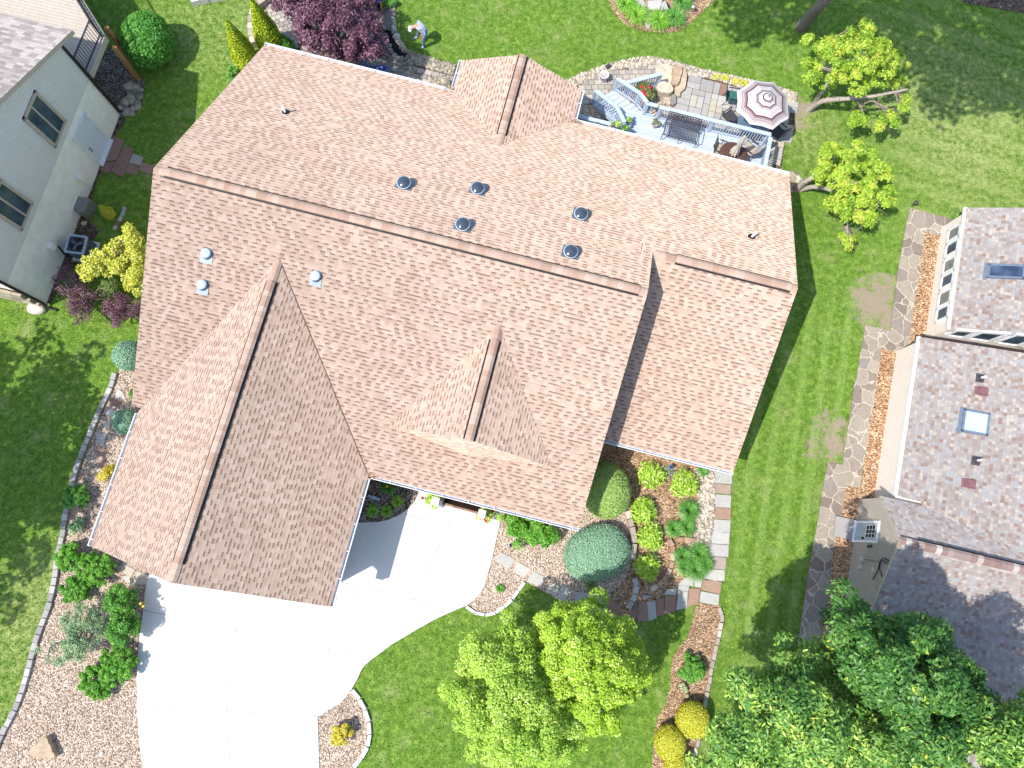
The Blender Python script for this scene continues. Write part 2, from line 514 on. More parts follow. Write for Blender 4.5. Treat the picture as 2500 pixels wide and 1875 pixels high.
for q, r in SOIL:
    d = g.n('ShaderNodeVectorMath', g.pos, tuple(q), operation='DISTANCE').outputs['Value']
    m_ = g.sstep(g.ma('ADD', d, g.ma('MULTIPLY', g.ma('SUBTRACT', g.noise(1.3, 5.0, .7), .5), 3.4)), r, r * .5)
    m_ = g.ma('MULTIPLY', m_, g.ma('SUBTRACT', 1.0, g.ma('MULTIPLY', g.sstep(g.noise(1.1, 4.0, .6), .5, .62), .75)))
    c = g.mix(m_, c, g.ramp(n3, [(.3, hx('84735a')), (.7, hx('b3a284'))]))
g.bump(g.ma('ADD', g.ma('MULTIPLY', n3, .6), n2), 1.0, .05)
M['lawn'] = g.fin(c, .9, .15)
M['blade'] = leafmat('grass_blade', [(0, hg('426120')), (.4, hg('66882f')), (.8, hg('98aa4d')), (1, hg('bcb676'))], .2, .6, .2)
# stones
M['edging'] = rndmat('edging_block', [(0, hx('8f8a88')), (.5, hx('a9a3a0')), (1, hx('bdb6b0'))], .9, .25, 18)
M['edging_tan'] = rndmat('edging_block_tan', [(0, hx('9d8b7e')), (.5, hx('b3a194')), (1, hx('c9b9ab'))], .9, .25, 18)
M['curb'] = rndmat('white_edging', [(0, hx('c1bfbc')), (1, hx('d2d0cc'))], .85, .12, 20)
M['slab'] = rndmat('flagstone', [(0, hx('8d6655')), (.22, hx('a37f6a')), (.3, hx('a6a09a')), (.6, hx('acA9a2')), (.85, hx('b8b4aa')), (1, hx('b4a288'))], .85, .2, 8)
M['patio'] = rndmat('patio_slab', [(0, hx('946c56')), (.05, hx('887064')), (.07, hx('938f8a')), (.45, hx('a29e98')), (.8, hx('b0aba2')), (1, hx('b4a890'))], .88, .18, 9)
M['paver'] = rndmat('paver', [(0, hx('8f857b')), (.5, hx('a3998c')), (1, hx('b3a898'))], .9, .15, 20)
M['river'] = rndmat('river_rock', [(0, hx('8c7c6a')), (.3, hx('a5957f')), (.65, hx('bbac94')), (1, hx('d2c8b4'))], .8, .15, 12)
M['river_grey'] = rndmat('river_rock_grey', [(0, hx('6e675c')), (.4, hx('8f8676')), (.75, hx('a89a80')), (1, hx('c6b798'))], .8, .15, 12)
M['sand'] = rndmat('sandstone', [(0, hx('a4704f')), (.4, hx('b18f6e')), (.7, hx('bfa98a')), (1, hx('cbbca2'))], .9, .42, 4)
M['greystone'] = rndmat('grey_stone', [(0, hx('6f6b64')), (1, hx('8d887e'))], .9, .25, 5)
g = NG('flagged_path')
wv = g.vm('ADD', g.pos, g.vm('SCALE', g.noise(1.6, 2.0, col=True)))
wv.node.inputs[1].links[0].from_node.inputs['Scale'].default_value = .35
ve = g.vor(1.75, wv, 'DISTANCE_TO_EDGE'); vc = g.vor(1.75, wv)
c = g.ramp(g.sep(vc['Color'])[0], [(0, hx('7d6e62')), (.4, hx('8f8274')), (.8, hx('9e927e')), (1, hx('877e76'))])
c = g.mix(1.0, c, g.ramp(g.noise(7.0, 5.0, .7), [(.25, .78), (.75, 1.15)]), 'MULTIPLY')
e_ = g.ma('ADD', ve['Distance'], g.ma('MULTIPLY', g.ma('SUBTRACT', g.noise(9.0, 2.0), .5), .03))
c = g.mix(g.sstep(e_, .035, .012), c, hx('baa994'))
g.bump(g.ma('ADD', g.sstep(e_, .01, .06), g.ma('MULTIPLY', g.noise(20.0, 4.0), .2)), .6, .02)
M['flagpath'] = g.fin(c, .85, .25)
g = NG('water')
M['water'] = g.fin((.004, .005, .008), .35, .12)
g.bump(g.noise(9.0, 3.0), .3, .02)
# plants
GREEN = {
 'lime': [(0, hg('78a022')), (0.4, hg('9cc034')), (0.8, hg('bcd64c')), (1, hg('d8e688'))],
 'limepale': [(0, hg('74a030')), (0.4, hg('9cc044')), (0.8, hg('b8d058')), (1, hg('d2e48c'))],
 'ash': [(0, hg('3c6a2a')), (0.4, hg('5f8c3a')), (0.8, hg('94b44e')), (1, hg('c8d860'))],
 'plum': [(0, hg('648e26')), (0.4, hg('92b436')), (0.8, hg('bad04c')), (1, hg('c8bc50'))],
 'purple': [(0, hg('38202e')), (.4, hg('5c3848')), (.8, hg('7f5668')), (1, hg('a07a8a'))],
 'yellow': [(0, hg('989c24')), (0.4, hg('babc40')), (0.8, hg('d4d662')), (1, hg('e6e690'))],
 'gold': [(0, hg('a2a424')), (0.5, hg('c4c236')), (1, hg('dedc66'))],
 'golden': [(0, hg('a09428')), (0.5, hg('c6b634')), (1, hg('e0d25c'))],
 'bluegreen': [(0, hg('6a9874')), (0.5, hg('8eb696')), (1, hg('b4d4b4'))],
 'dome': [(0, hg('7a9e46')), (0.5, hg('a0c064')), (1, hg('c8dc94'))],
 'dark': [(0, hg('386a1e')), (.5, hg('529030')), (1, hg('80b048'))],
 'bright': [(0, hg('44841e')), (0.5, hg('60a030')), (1, hg('94c454'))],
 'greygreen': [(0, hg('4a7046')), (0.4, hg('6a9062')), (0.8, hg('92b07e')), (1, hg('b4c27c'))],
 'hosta': [(0, hg('76a62a')), (0.4, hg('a0c63e')), (0.8, hg('c4de62')), (1, hg('e6eeb8'))],
 'grass': [(0, hg('3f7a2e')), (.5, hg('5c9a3e')), (1, hg('94be62'))],
 'daylily': [(0, hg('52901f')), (.5, hg('7cba36')), (1, hg('bce06a'))],
 'arbor': [(0, hg('6e8a18')), (.4, hg('a0b422')), (.8, hg('c6d236')), (1, hg('dee25a'))],
 'sage': [(0, hg('5c7a3a')), (.5, hg('7e9a4e')), (1, hg('a5b870'))],
}
L = {k: leafmat('leaf_' + k, v, .12 if k in ('bluegreen', 'dark', 'greygreen', 'purple', 'dome', 'grass', 'yellow', 'gold', 'golden', 'ash') else .26) for k, v in GREEN.items()}
M['bark'] = paint('bark', hx('7a7068'), .9, .35, 14, bump=.8)
M['bark_pale'] = paint('bark_pale', hx('a89a8c'), .9, .3, 14, bump=.8)
M['twig'] = paint('twig', hx('9a8478'), .9, .3, 10)
M['flower_red'] = paint('petal_red', (.55, .015, .03), .5, .2)
M['flower_yellow'] = paint('petal_yellow', (.75, .5, .03), .5, .2)
# furniture and fittings
M['deck'] = rndmat('deck_paint', [(0, hx('a9b7c8')), (1, hx('b7c4d4'))], .6, .08, 12, bump=.15)
M['rail'] = paint('rail_paint', hx('a9bad0'), .5, .05, 8)
M['metal_dark'] = paint('dark_metal', hx('43414a'), .45, .15, 10)
M['galv'] = paint('galvanised', hx('6f7f94'), .4, .12, 9, metal=.3)
M['teal'] = paint('teal_cloth', hx('1f6a60'), .7, .15)
M['brown'] = paint('brown_table', hx('5a3c30'), .5, .2, 10)
M['sling'] = paint('sling_cloth', hx('a5998b'), .8, .1)
M['canvas'] = paint('canvas', hx('bcb2a4'), .85, .08)
M['terracotta'] = paint('pale_pot', hx('c5b9ad'), .7, .1)
M['pot_white'] = paint('white_plastic', hx('d3d2dc'), .4, .04)
M['wood'] = paint('cedar_post', hx('a9743a'), .75, .25, 6)
M['deck_left'] = paint('cream_deck', hx('b5a898'), .7, .06)
M['brick'] = rndmat('porch_brick', [(0, hx('7d5747')), (.5, hx('936a58')), (1, hx('a98472'))], .9, .2, 20)
M['blue'] = paint('blue_cloth', hx('1440b0'), .7, .2, 14)
M['maroon'] = paint('maroon_metal', hx('7d5058'), .5, .1)
M['skyglass'] = paint('skylight_pale', hx('a9bcc2'), .15, .05, spec=.7)
g = NG('skylight_blue')
M['skyblue'] = g.fin(g.ramp(g.noise(1.5, 1.0), [(.4, (.03, .05, .1)), (.7, (.08, .11, .17))]), .12, .5)
g = NG('dome_dark')
M['dome'] = g.fin((.045, .06, .085), .12, .5)
g = NG('dome_pale')
M['dome_pale'] = g.fin((.42, .5, .56), .12, .7)
M['ring'] = paint('dome_ring', hx('a3b2c0'), .4, .04)
# umbrella stripes: UV.y runs from hub to hem
g = NG('striped_canvas')
y_ = g.sep(g.n('ShaderNodeTexCoord').outputs['UV'])[1]
W_, P_, Q_, D_ = hx('c0b8b6'), hx('8a6c74'), hx('5c3844'), hx('978888')
c = g.ramp(y_, [(0, W_), (.13, W_), (.14, Q_), (.18, Q_), (.185, W_), (.24, P_), (.25, W_), (.3, W_), (.31, Q_), (.345, Q_), (.35, D_), (.42, W_), (.5, P_), (.51, W_), (.56, W_), (.565, P_), (.58, W_), (.66, Q_), (.70, Q_), (.71, P_), (.77, W_), (.78, D_), (.86, W_), (.88, P_), (.9, W_), (1, D_)][:32], 'CONSTANT')
M['stripes'] = g.fin(c, .85, .15)
# ---------------------------------------------------------------- ground and paving
POLY = {}            # world polygons that carry no grass
def sheet(name, pts, z, mat, base=None, kind='structure', smooth_n=0, keep=True):
    q = G(pts)
    if smooth_n: q = smooth(q, smooth_n, True)
    q = [(a[0], a[1]) for a in q]
    mb = MB()
    mb.prism(q, base if base is not None else -.05, z)
    o = mb.build(name, [M[mat]])
    o['kind'] = kind
    if keep: POLY[name + str(len(POLY))] = q
    return o, q
mb = MB()
mb.quad([(-140, -120, 0), (140, -120, 0), (140, 160, 0), (-140, 160, 0)])
mb.build('lawn', [M['lawn']])['kind'] = 'structure'

drive_px = (TP(0, 3, [(1285, 0), (1255, 150), (1240, 300), (1212, 500), (1192, 700), (1182, 880), (1187, 1000), (1192, 1200), (1208, 1450), (1238, 1659), (1290, 2000)])
            + TP(1, 3, [(550, 2000), (546, 1659), (540, 1400), (533, 1218), (620, 1160), (730, 1095), (780, 1040), (828, 970), (880, 880), (910, 810), (940, 770), (1000, 720), (1160, 600), (1250, 545), (1400, 455), (1550, 372), (1700, 305), (1810, 258), (1880, 208), (1940, 140), (1978, 60), (1995, 0)])
            + TP(1, 2, [(2040, 1470), (2075, 1310), (2100, 1200), (2118, 1085), (2140, 930), (1450, 740), (1412, 905), (1370, 1000), (1320, 1060), (1240, 1118), (1130, 1165), (1040, 1182), (895, 1185), (700, 1170)])
            + [(700, 1300), (480, 1330)])
drive, drive_w = sheet('driveway', drive_px, .06, 'concrete')
jm = MB()
def jointline(pts):
    q = G(pts, .064)
    for a, b in zip(q, q[1:]):
        d = (b - a).normalized(); n = Vector((-d.y, d.x, 0)) * .0075
        jm.quad([a + n, a - n, b - n, b + n])
jointline(TP(1, 2, [(1285, 1113), (2080, 1312)]))
jointline(TP(1, 2, [(1720, 1085), (1655, 1215), (1450, 1659)]) + TP(1, 3, [(1165, 595)]))
jointline(TP(1, 3, [(745, 60), (1742, 296)]))
jointline(TP(1, 3, [(745, 60), (1160, 598)]))
jointline(TP(1, 3, [(700, 150), (628, 640), (535, 1216)]))
jointline(TP(0, 3, [(1243, 300), (2206, 508)]) + TP(1, 3, [(1000, 721)]))
jointline(TP(0, 3, [(1192, 1110), (2206, 1182)]) + TP(1, 3, [(534, 1218)]))
jointline(TP(0, 3, [(2085, 165), (2040, 470), (1955, 1160), (1985, 1700)]))
jm.build('joint', [M['joint']], drive)
sheet('gravel_bed', TP(0, 1, [(1015, 1555), (1060, 1440), (1230, 1300), (1330, 1659)]) + TP(0, 2, [(1330, 0), (1300, 300), (1000, 1300), (1290, 1560), (1450, 1659)])
      + TP(0, 3, [(1300, 20), (1255, 300), (1190, 880), (1210, 1450), (1290, 2000), (-400, 2000), (-120, 1600), (0, 1510), (30, 1430), (85, 1290), (155, 1150), (225, 980), (265, 850), (295, 700), (335, 560), (385, 420), (435, 300), (475, 150), (490, 0)])
      + TP(0, 2, [(500, 1560), (560, 1300), (595, 1150), (625, 1000), (655, 850), (725, 650), (795, 470), (865, 300), (935, 130), (988, 0)]), .02, 'gravel')
sheet('planting_bed', TP(1, 2, [(880, 1190), (860, 1100), (960, 760), (1452, 740), (1412, 905), (1370, 1000), (1320, 1060), (1240, 1118), (1130, 1165), (1040, 1182)]), .035, 'gravel_dark', base=-.06)
sheet('gravel_bed', TP(1, 2, [(2060, 1400), (2118, 1085), (2160, 900)]) + TP(2, 2, [(560, 1000), (760, 850), (1010, 1060), (1035, 1200), (1062, 1330), (1050, 1450), (1020, 1560), (1000, 1640)])
      + TP(2, 3, [(850, 150), (825, 330), (480, 270), (450, 240), (110, 45), (0, 222)]) + TP(1, 3, [(2100, 305), (2030, 340), (1960, 345), (1900, 325), (1808, 262), (1880, 150), (1960, 40)]), .024, 'gravel_pink')
sheet('mulch_bed', TP(2, 2, [(700, 420), (1000, 350), (1760, 640), (1745, 760), (1720, 1200), (1690, 1420), (1640, 1650)])
      + TP(2, 3, [(1620, 60), (1350, 130), (1240, 225), (1080, 235), (980, 370), (815, 345), (830, 200), (900, 30)]) + TP(2, 2, [(1030, 1560), (1062, 1430), (1070, 1330), (1040, 1200), (1005, 1060), (740, 900)]), .018, 'mulch')
sheet('river_rock_bed', TP(2, 2, [(1545, 730), (1742, 720), (1745, 1000), (1730, 1180), (1700, 1420), (1560, 1400), (1480, 1330), (1560, 1180), (1600, 1060), (1590, 930), (1620, 860)]), .03, 'gravel_pink', base=-.04, smooth_n=2)
mulch_low_px = TP(2, 3, [(1600, 235), (1795, 262), (1785, 400), (1752, 560), (1722, 760), (1690, 950), (1662, 1100), (1620, 1300), (1575, 1450), (1530, 1659), (1500, 1800), (1200, 1800), (1205, 1659), (1215, 1500), (1222, 1380), (1258, 1220), (1335, 1090), (1365, 950), (1368, 800), (1388, 700), (1450, 600), (1512, 530), (1550, 400), (1575, 300)])
sheet('mulch_bed', mulch_low_px, .022, 'mulch')
sheet('gravel_bed', TP(1, 3, [(533, 1218), (620, 1160), (730, 1095), (780, 1040), (828, 975), (880, 1040), (940, 1140), (980, 1260), (990, 1380), (970, 1470), (920, 1560), (835, 1659), (700, 1800), (548, 1800), (540, 1400)]), .028, 'gravel')
# neighbour's path and wood-chip strip
path_px = (TP(3, 1, [(1220, 135), (1450, 200), (1700, 262), (1645, 330), (1550, 392), (1350, 345), (1325, 500), (1300, 700), (1258, 950), (1230, 1150), (1215, 1280), (1195, 1397), (1090, 1375), (972, 1343), (955, 1500), (932, 1659)])
           + TP(3, 2, [(890, 250), (860, 450), (830, 620), (788, 885), (660, 868), (640, 1020), (625, 1120), (580, 1330), (550, 1500), (538, 1659)]) + TP(3, 3, [(500, 280), (450, 500), (400, 800), (350, 1100), (150, 1100), (250, 600), (290, 350), (340, 0)])
           + TP(3, 2, [(352, 1600), (390, 1370), (430, 1150), (460, 960), (490, 780), (515, 665), (640, 687), (655, 560), (690, 350), (722, 130), (738, 0)]) + TP(3, 1, [(760, 1600), (800, 1350), (835, 1145), (1052, 1192), (1075, 1000), (1112, 700), (1150, 480), (1182, 300)]))
sheet('flagstone_path', path_px, .05, 'flagpath')
sheet('wood_chip_bed', TP(3, 1, [(1345, 330), (1560, 380), (1480, 700), (1600, 1240), (1100, 1420), (1250, 1659)]) + TP(3, 2, [(1180, 0), (1100, 900), (900, 1040), (800, 1659)]) + TP(3, 3, [(800, 0), (700, 900), (330, 900), (430, 500), (530, 0)])
      + TP(3, 2, [(560, 1330), (600, 1120), (655, 860), (800, 870), (880, 300), (930, 0)]) + TP(3, 1, [(955, 1500), (968, 1340), (1195, 1400), (1225, 1150)]), .03, 'mulch_orange')
# shaded strip below the left neighbour's deck
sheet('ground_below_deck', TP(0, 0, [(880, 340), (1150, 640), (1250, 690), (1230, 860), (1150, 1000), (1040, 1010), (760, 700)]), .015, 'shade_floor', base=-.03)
sheet('bed_strip', TP(0, 0, [(1035, 985), (1090, 1040), (980, 1200), (880, 1470), (800, 1659)]) + TP(0, 1, [(790, 100), (760, 230), (860, 330), (700, 560), (540, 760), (440, 960), (390, 950), (500, 700), (650, 330)]), .012, 'soil', base=-.03)
# back yard: river rock bed, pavers, flagstone patio
rear_px = (TP(2, 0, [(380, 740), (470, 690), (600, 635), (760, 575), (900, 530), (1100, 495), (1220, 487), (1330, 510), (1500, 558), (1700, 610), (1900, 650), (2060, 690)])
           + TP(3, 0, [(60, 735), (160, 770), (255, 800), (245, 900), (222, 1080), (160, 1160), (135, 1300), (110, 1500), (230, 1500), (300, 1560), (250, 1659), (150, 1659)]) + TP(2, 0, [(2100, 1659), (300, 1200)]))
rearo, rear_w = sheet('river_rock_bed', rear_px, .016, 'gravel_pink')
rear2_px = (TP(1, 0, [(0, 60), (60, 0), (130, -60), (1190, -60), (1195, 60), (1205, 200), (1225, 330), (1280, 410), (1400, 470), (1560, 520), (1720, 550), (1760, 780), (1000, 700), (100, 450), (40, 420), (0, 300)]))
rear2o, rear2_w = sheet('garden_bed', rear2_px, .014, 'gravel_dark')
Z1 = lambda x, y: (840 + .12658 * x, 120 + .12658 * y)
Z2 = lambda x, y: (870 + .09946 * x, .09946 * y)
Z3 = lambda x, y: (1410 + .12658 * x, 130 + .12658 * y)
Z4 = lambda x, y: (1600 + .15823 * x, 160 + .15823 * y)
Z5 = lambda x, y: (460 + .11754 * x, .11754 * y)
Z6 = lambda x, y: (1440 + .1537 * x, .1537 * y)
def tiles(name, polypx, z, mat, a, b, ang, sizes=None, gap=.012, seed=1, h=.03, jit=0.0, fan=None):
    """rows of pavers, or a random ashlar layout when sizes is given"""
    rg = random.Random(seed)
    q = G(polypx)
    X = Vector((cos(ang), sin(ang), 0)); Y = Vector((-sin(ang), cos(ang), 0))
    us = [p.dot(X) for p in q]; vs = [p.dot(Y) for p in q]
    u0, u1, v0, v1 = min(us), max(us), min(vs), max(vs)
    mb = MB(); P2 = [(p.x, p.y) for p in q]
    nu, nv = int((u1 - u0) / a) + 2, int((v1 - v0) / b) + 2
    used = set()
    for j in range(nv):
        for i in range(nu):
            if (i, j) in used: continue
            wi, hj = 1, 1
            if sizes:
                for (wi, hj) in rg.sample(sizes, len(sizes)) + [(1, 1)]:
                    if all((i + di, j + dj) not in used for di in range(wi) for dj in range(hj)): break
                for di in range(wi):
                    for dj in range(hj): used.add((i + di, j + dj))
            off = 0 if sizes else (.5 * a if j % 2 else 0) + rg.uniform(-.1, .1) * a * 0
            cu = u0 + (i + wi / 2) * a + off; cv = v0 + (j + hj / 2) * b
            c = X * cu + Y * cv
            if not inpoly(np.array([c.x]), np.array([c.y]), P2)[0]: continue
            mb.box((c.x, c.y, z - h / 2 + rg.uniform(-.003, .003)), (wi * a - gap * 2, hj * b - gap * 2, h), ang + rg.uniform(-jit, jit), rd=rg.random())
    o = mb.build(name, [M[mat]])
    o['kind'] = 'structure'
    return o
pav_px = TP(2, 0, [(545, 740), (700, 670), (840, 612), (1000, 585), (1150, 566), (1265, 556), (1300, 640), (1300, 760), (1050, 760), (900, 800), (780, 890), (650, 900), (590, 850)])
sheet('paver_bed', pav_px, .03, 'gravel_dark', base=-.02, keep=False)
tiles('paver_walk', pav_px, .055, 'paver', .30, .24, YAW + .30, seed=3)
pat_px = TP(2, 0, [(1490, 652), (1600, 665), (1760, 690), (1960, 755), (2100, 740)]) + TP(3, 0, [(150, 800), (235, 900), (222, 1080), (160, 1150), (135, 1300), (115, 1450), (0, 1520)]) + TP(2, 0, [(1800, 1300), (1395, 1000), (1400, 930), (1430, 850), (1500, 760)])
sheet('patio_bed', pat_px, .028, 'soil', base=-.02, keep=False)
tiles('flagstone_patio', pat_px, .06, 'patio', .31, .31, YAW, sizes=[(2, 1), (1, 2), (2, 2), (1, 1), (2, 2), (2, 1)], gap=.012, seed=5)
pav2_px = [Z5(1600, 200), Z5(1750, 100), Z5(2100, 100), Z5(2300, 500), Z5(2300, 1100), Z5(2000, 1000), Z5(1850, 700), Z5(1650, 400)]
sheet('paver_bed', pav2_px, .028, 'gravel_dark', base=-.02, keep=False)
tiles('paver_patio', pav2_px, .05, 'paver', .24, .22, .4, seed=8)
pav3_px = [Z1(350, 260), Z1(850, 180), Z1(1100, 330), Z1(1400, 340), Z1(1800, 430), Z1(2130, 500), Z1(2040, 760), Z1(1500, 760), Z1(400, 420)]
sheet('paver_bed', pav3_px, .028, 'gravel_dark', base=-.02, keep=False)
tiles('paver_walk', pav3_px, .052, 'paver', .34, .24, YAW, seed=9)
pond_px = [Z2(790, 570), Z2(890, 590), Z2(905, 700), Z2(930, 830), Z2(970, 920), Z2(1030, 1030), Z2(1080, 1130), Z2(1140, 1220), Z2(1260, 1310), Z2(1210, 1450), Z2(1000, 1420), Z2(900, 1330), Z2(830, 1200), Z2(770, 1080), Z2(730, 960), Z2(650, 800), Z2(720, 680)]
o_, pond_w = sheet('stream_water', pond_px, .034, 'water', base=-.02, smooth_n=2)
topbed_px = [Z6(280, -250), Z6(300, 0), Z6(330, 120), Z6(420, 250), Z6(540, 370), Z6(680, 440), Z6(850, 490), Z6(1050, 515), Z6(1250, 522), Z6(1390, 500), Z6(1500, 440), Z6(1620, 340), Z6(1800, 180), Z6(1950, 30), Z6(2300, -250)]
topo, topbed_w = sheet('mulch_bed', topbed_px, .02, 'mulch')
sheet('mulch_bed', [(2300, -60), (2600, -60), (2600, 40), (2520, 36), (2400, 14), (2340, 0)], .02, 'soil', smooth_n=2)

def edging(label, pts, width, length, h, mat, z0=0.0, name='block_edging', group=None, seed=0, jig=.02):
    """a row of blocks along a line on the ground"""
    rg = random.Random(seed)
    q = smooth(pts, 4)
    mb = MB(); acc = 0.0; start = q[0]
    t = 0
    while t < len(q) - 1:
        d = (q[t + 1] - start).length
        if d >= length * .98:
            e = start + (q[t + 1] - start) * (length / d)
            dr = e - start
            c = (start + e) / 2
            mb.box((c.x + rg.uniform(-jig, jig) * .5, c.y + rg.uniform(-jig, jig) * .5, z0 + h / 2 + rg.uniform(-.008, .008)), (length * .955, width * rg.uniform(.93, 1.03), h), math.atan2(dr.y, dr.x) + rg.uniform(-.03, .03), rd=rg.random(), taper=.95)
            start = e
        else: t += 1
    o = mb.build(name, [M[mat]])
    return tag(o, label, 'edging', group)
edging('long grey block edging between the shaded left lawn and the gravel bed', G(TP(0, 1, [(1000, 1560)]) + TP(0, 2, [(965, 20), (905, 140), (835, 300), (765, 470), (695, 650), (630, 850), (600, 1000), (565, 1180), (545, 1320), (505, 1480), (485, 1659)]) + TP(0, 3, [(478, 60), (455, 180), (415, 310), (370, 430), (325, 550), (282, 700), (245, 850), (205, 980), (140, 1150), (65, 1290), (5, 1420), (-60, 1560), (-180, 1800)])), .2, .31, .14, 'edging', seed=1)
edging('pale curved block edging round the gravel bed with the golden bush', G(TP(1, 3, [(830, 985), (885, 1050), (945, 1150), (975, 1260), (985, 1380), (965, 1475), (915, 1565), (830, 1665), (740, 1770)])), .15, .45, .12, 'curb', seed=2)
edging('pale curved block edging below the pink gravel bed', G(TP(1, 3, [(1810, 266), (1870, 310), (1930, 335), (2000, 342), (2060, 325), (2110, 290), (2206, 205)]) + TP(2, 3, [(50, 130), (108, 55)])), .13, .42, .1, 'curb', seed=3)
edging('tan block edging down the right side of the long mulch strip', G(TP(2, 3, [(1778, 272), (1812, 280), (1805, 380), (1775, 520), (1745, 640), (1718, 780), (1692, 920), (1668, 1060), (1640, 1220), (1605, 1390), (1565, 1560), (1540, 1700)])), .15, .3, .12, 'edging_tan', seed=4)
edging('curved stone wall edge between the clipped blue green mound and the mulch bed', G(TP(2, 2, [(985, 1085), (1015, 1190), (1045, 1330), (1035, 1440), (1010, 1560)])), .22, .33, .3, 'edging_tan', seed=5)
edging('short dark stone row dropping to the red flagstones', G(TP(2, 3, [(1045, 20), (1070, 90), (1050, 170), (1010, 250), (965, 320)])), .2, .32, .24, 'edging', seed=6)
edging('cream stone row on the left of the large ornamental grass', G(TP(2, 2, [(1345, 1330), (1385, 1400), (1380, 1480), (1360, 1570), (1330, 1640)]) + TP(2, 3, [(1280, 60), (1215, 110), (1160, 120)])), .19, .3, .2, 'sand', seed=7)
edging('cream stone row above the large ornamental grass', G(TP(2, 2, [(1420, 1335), (1490, 1325), (1560, 1335), (1640, 1365)])), .16, .26, .16, 'sand', seed=8)
edging('grey concrete block wall curving around the rear paver patio', G([Z5(1740, -30), Z5(1640, 50), Z5(1520, 130), Z5(1400, 260), Z5(1350, 400), Z5(1335, 560), Z5(1335, 720), Z5(1345, 860), Z5(1390, 980), Z5(1460, 1100)]), .26, .36, .35, 'edging_tan', seed=9)
edging('short pair of tan wall blocks by the golden arborvitae', G([Z5(1080, 1300), Z5(1030, 1420), Z5(1000, 1480)]), .22, .3, .2, 'edging_tan', seed=10)
edging('pale block row at the top edge beyond the back lawn', G([Z5(90, 90), Z5(220, 55), Z5(400, 20), Z5(620, -20), Z5(850, -50)]), .3, .4, .3, 'curb', seed=11)
edging('row of brick edgers beside the yellow pillar shrub', G(TP(0, 1, [(1085, 130), (1072, 180), (1050, 230), (1010, 300), (975, 350)])), .13, .23, .12, 'slab', seed=12)

def slab(px, z, label, group='', seed=0, name='stepping_stone', mat='slab', rd=.6, h=.05, cat='stepping stone'):
    mb = MB()
    mb.prism([(q.x, q.y) for q in G(px)], z - h, z, rd=rd)
    return tag(mb.build(name, [M[mat]]), label, cat, group or None)
GP = 'flagstones along the side lawn'
for y0, y1, x0, x1, rd_, lb in ((735, 845, 1742, 1895, .5, 'wide grey flagstone right under the wing gutter corner'), (850, 930, 1740, 1885, .24, 'tan brown flagstone, second down from the wing gutter'), (940, 1050, 1735, 1885, .55, 'grey flagstone below the tan one beside the river rock'), (1052, 1150, 1735, 1882, .2, 'rust brown flagstone beside the darker ornamental grass'), (1155, 1262, 1718, 1880, .62, 'grey flagstone with a rusty left corner'), (1262, 1365, 1712, 1872, .7, 'pale grey flagstone above another pale grey one'), (1368, 1472, 1700, 1865, .58, 'pale grey flagstone above the mottled pink flagstone'), (1476, 1580, 1712, 1842, .26, 'mottled pink flagstone right of the large ornamental grass'), (1584, 1680, 1660, 1832, .72, 'very pale flagstone just below the mottled pink flagstone')):
    slab(TP(2, 2, [(x0, y0), (x1, y0 + 12), (x1 - 4, y1 + 10), (x0 - 2, y1)]), .05, lb, GP, rd=rd_)
slab(TP(2, 3, [(1645, 25), (1805, 55), (1790, 160), (1630, 125)]), .05, 'large mottled tan flagstone at the turn of the path', GP, rd=.22)
slab(TP(2, 3, [(1625, 135), (1785, 165), (1775, 258), (1612, 228)]), .05, 'large pale grey flagstone above the mulch strip', GP, rd=.66)
GC = 'flagstones curving behind the lime green tree'
for pts, rd_, lb in ((((1525, 110), (1620, 112), (1600, 240), (1508, 270)), .18, 'orange brown flagstone left of the pale path corner'), (((1430, 130), (1512, 140), (1505, 275), (1412, 300)), .62, 'tall pale grey flagstone between two brown ones'), (((1318, 170), (1412, 175), (1405, 305), (1308, 335)), .1, 'speckled brown flagstone, widest of the curved row'), (((1238, 200), (1310, 195), (1302, 340), (1245, 350)), .08, 'dark brown flagstone with a grey lower end'), (((1160, 225), (1232, 220), (1245, 370), (1175, 390)), .5, 'blue grey flagstone between brown ones'), (((1088, 230), (1158, 228), (1172, 392), (1080, 398)), .14, 'reddish brown flagstone left of the blue grey one'), (((1075, 225), (1090, 330), (1060, 395), (980, 350)), .05, 'darkest red brown flagstone at the left end of the curve'), (((1480, 20), (1560, 10), (1560, 90), (1430, 80)), .68, 'small pale slab below the large ornamental grass'), (((1565, 10), (1640, 15), (1625, 105), (1570, 95)), .75, 'bright pale slab touching the mottled tan flagstone'), (((1430, 82), (1525, 88), (1515, 138), (1425, 125)), .6, 'short grey slab on top of the tall pale flagstone'), (((1330, 120), (1420, 115), (1410, 168), (1310, 165)), .66, 'short pale slab above the speckled brown flagstone'), (((1125, 165), (1205, 178), (1130, 210)), .4, 'triangular grey stone lying in the mulch'), (((830, 195), (945, 265), (880, 345), (810, 320)), .1, 'brown flagstone half hidden by the lime green tree')):
    slab(TP(2, 3, pts), .055, lb, GC, rd=rd_)
GS = 'stepping stones through the pink gravel'
slab(TP(1, 2, [(2105, 1440), (2230, 1500), (2180, 1590), (2060, 1520)]), .05, 'grey stepping stone nearest the driveway edge', GS, rd=.6)
slab(TP(2, 2, [(45, 1520), (160, 1585), (105, 1659), (5, 1610)]), .05, 'brightest white stepping stone in the gravel', GS, rd=.82)
slab(TP(2, 2, [(180, 1600), (285, 1659)]) + TP(2, 3, [(240, 105), (130, 40)]), .05, 'pale greenish stepping stone below the white one', GS, rd=.74)
slab(TP(2, 3, [(320, 55), (415, 95), (380, 180), (295, 140)]), .05, 'sandy stepping stone in the middle of the lower row', GS, rd=.9)
slab(TP(2, 3, [(430, 80), (505, 110), (455, 225), (385, 185)]), .05, 'pale stepping stone dappled by tree shade', GS, rd=.78)
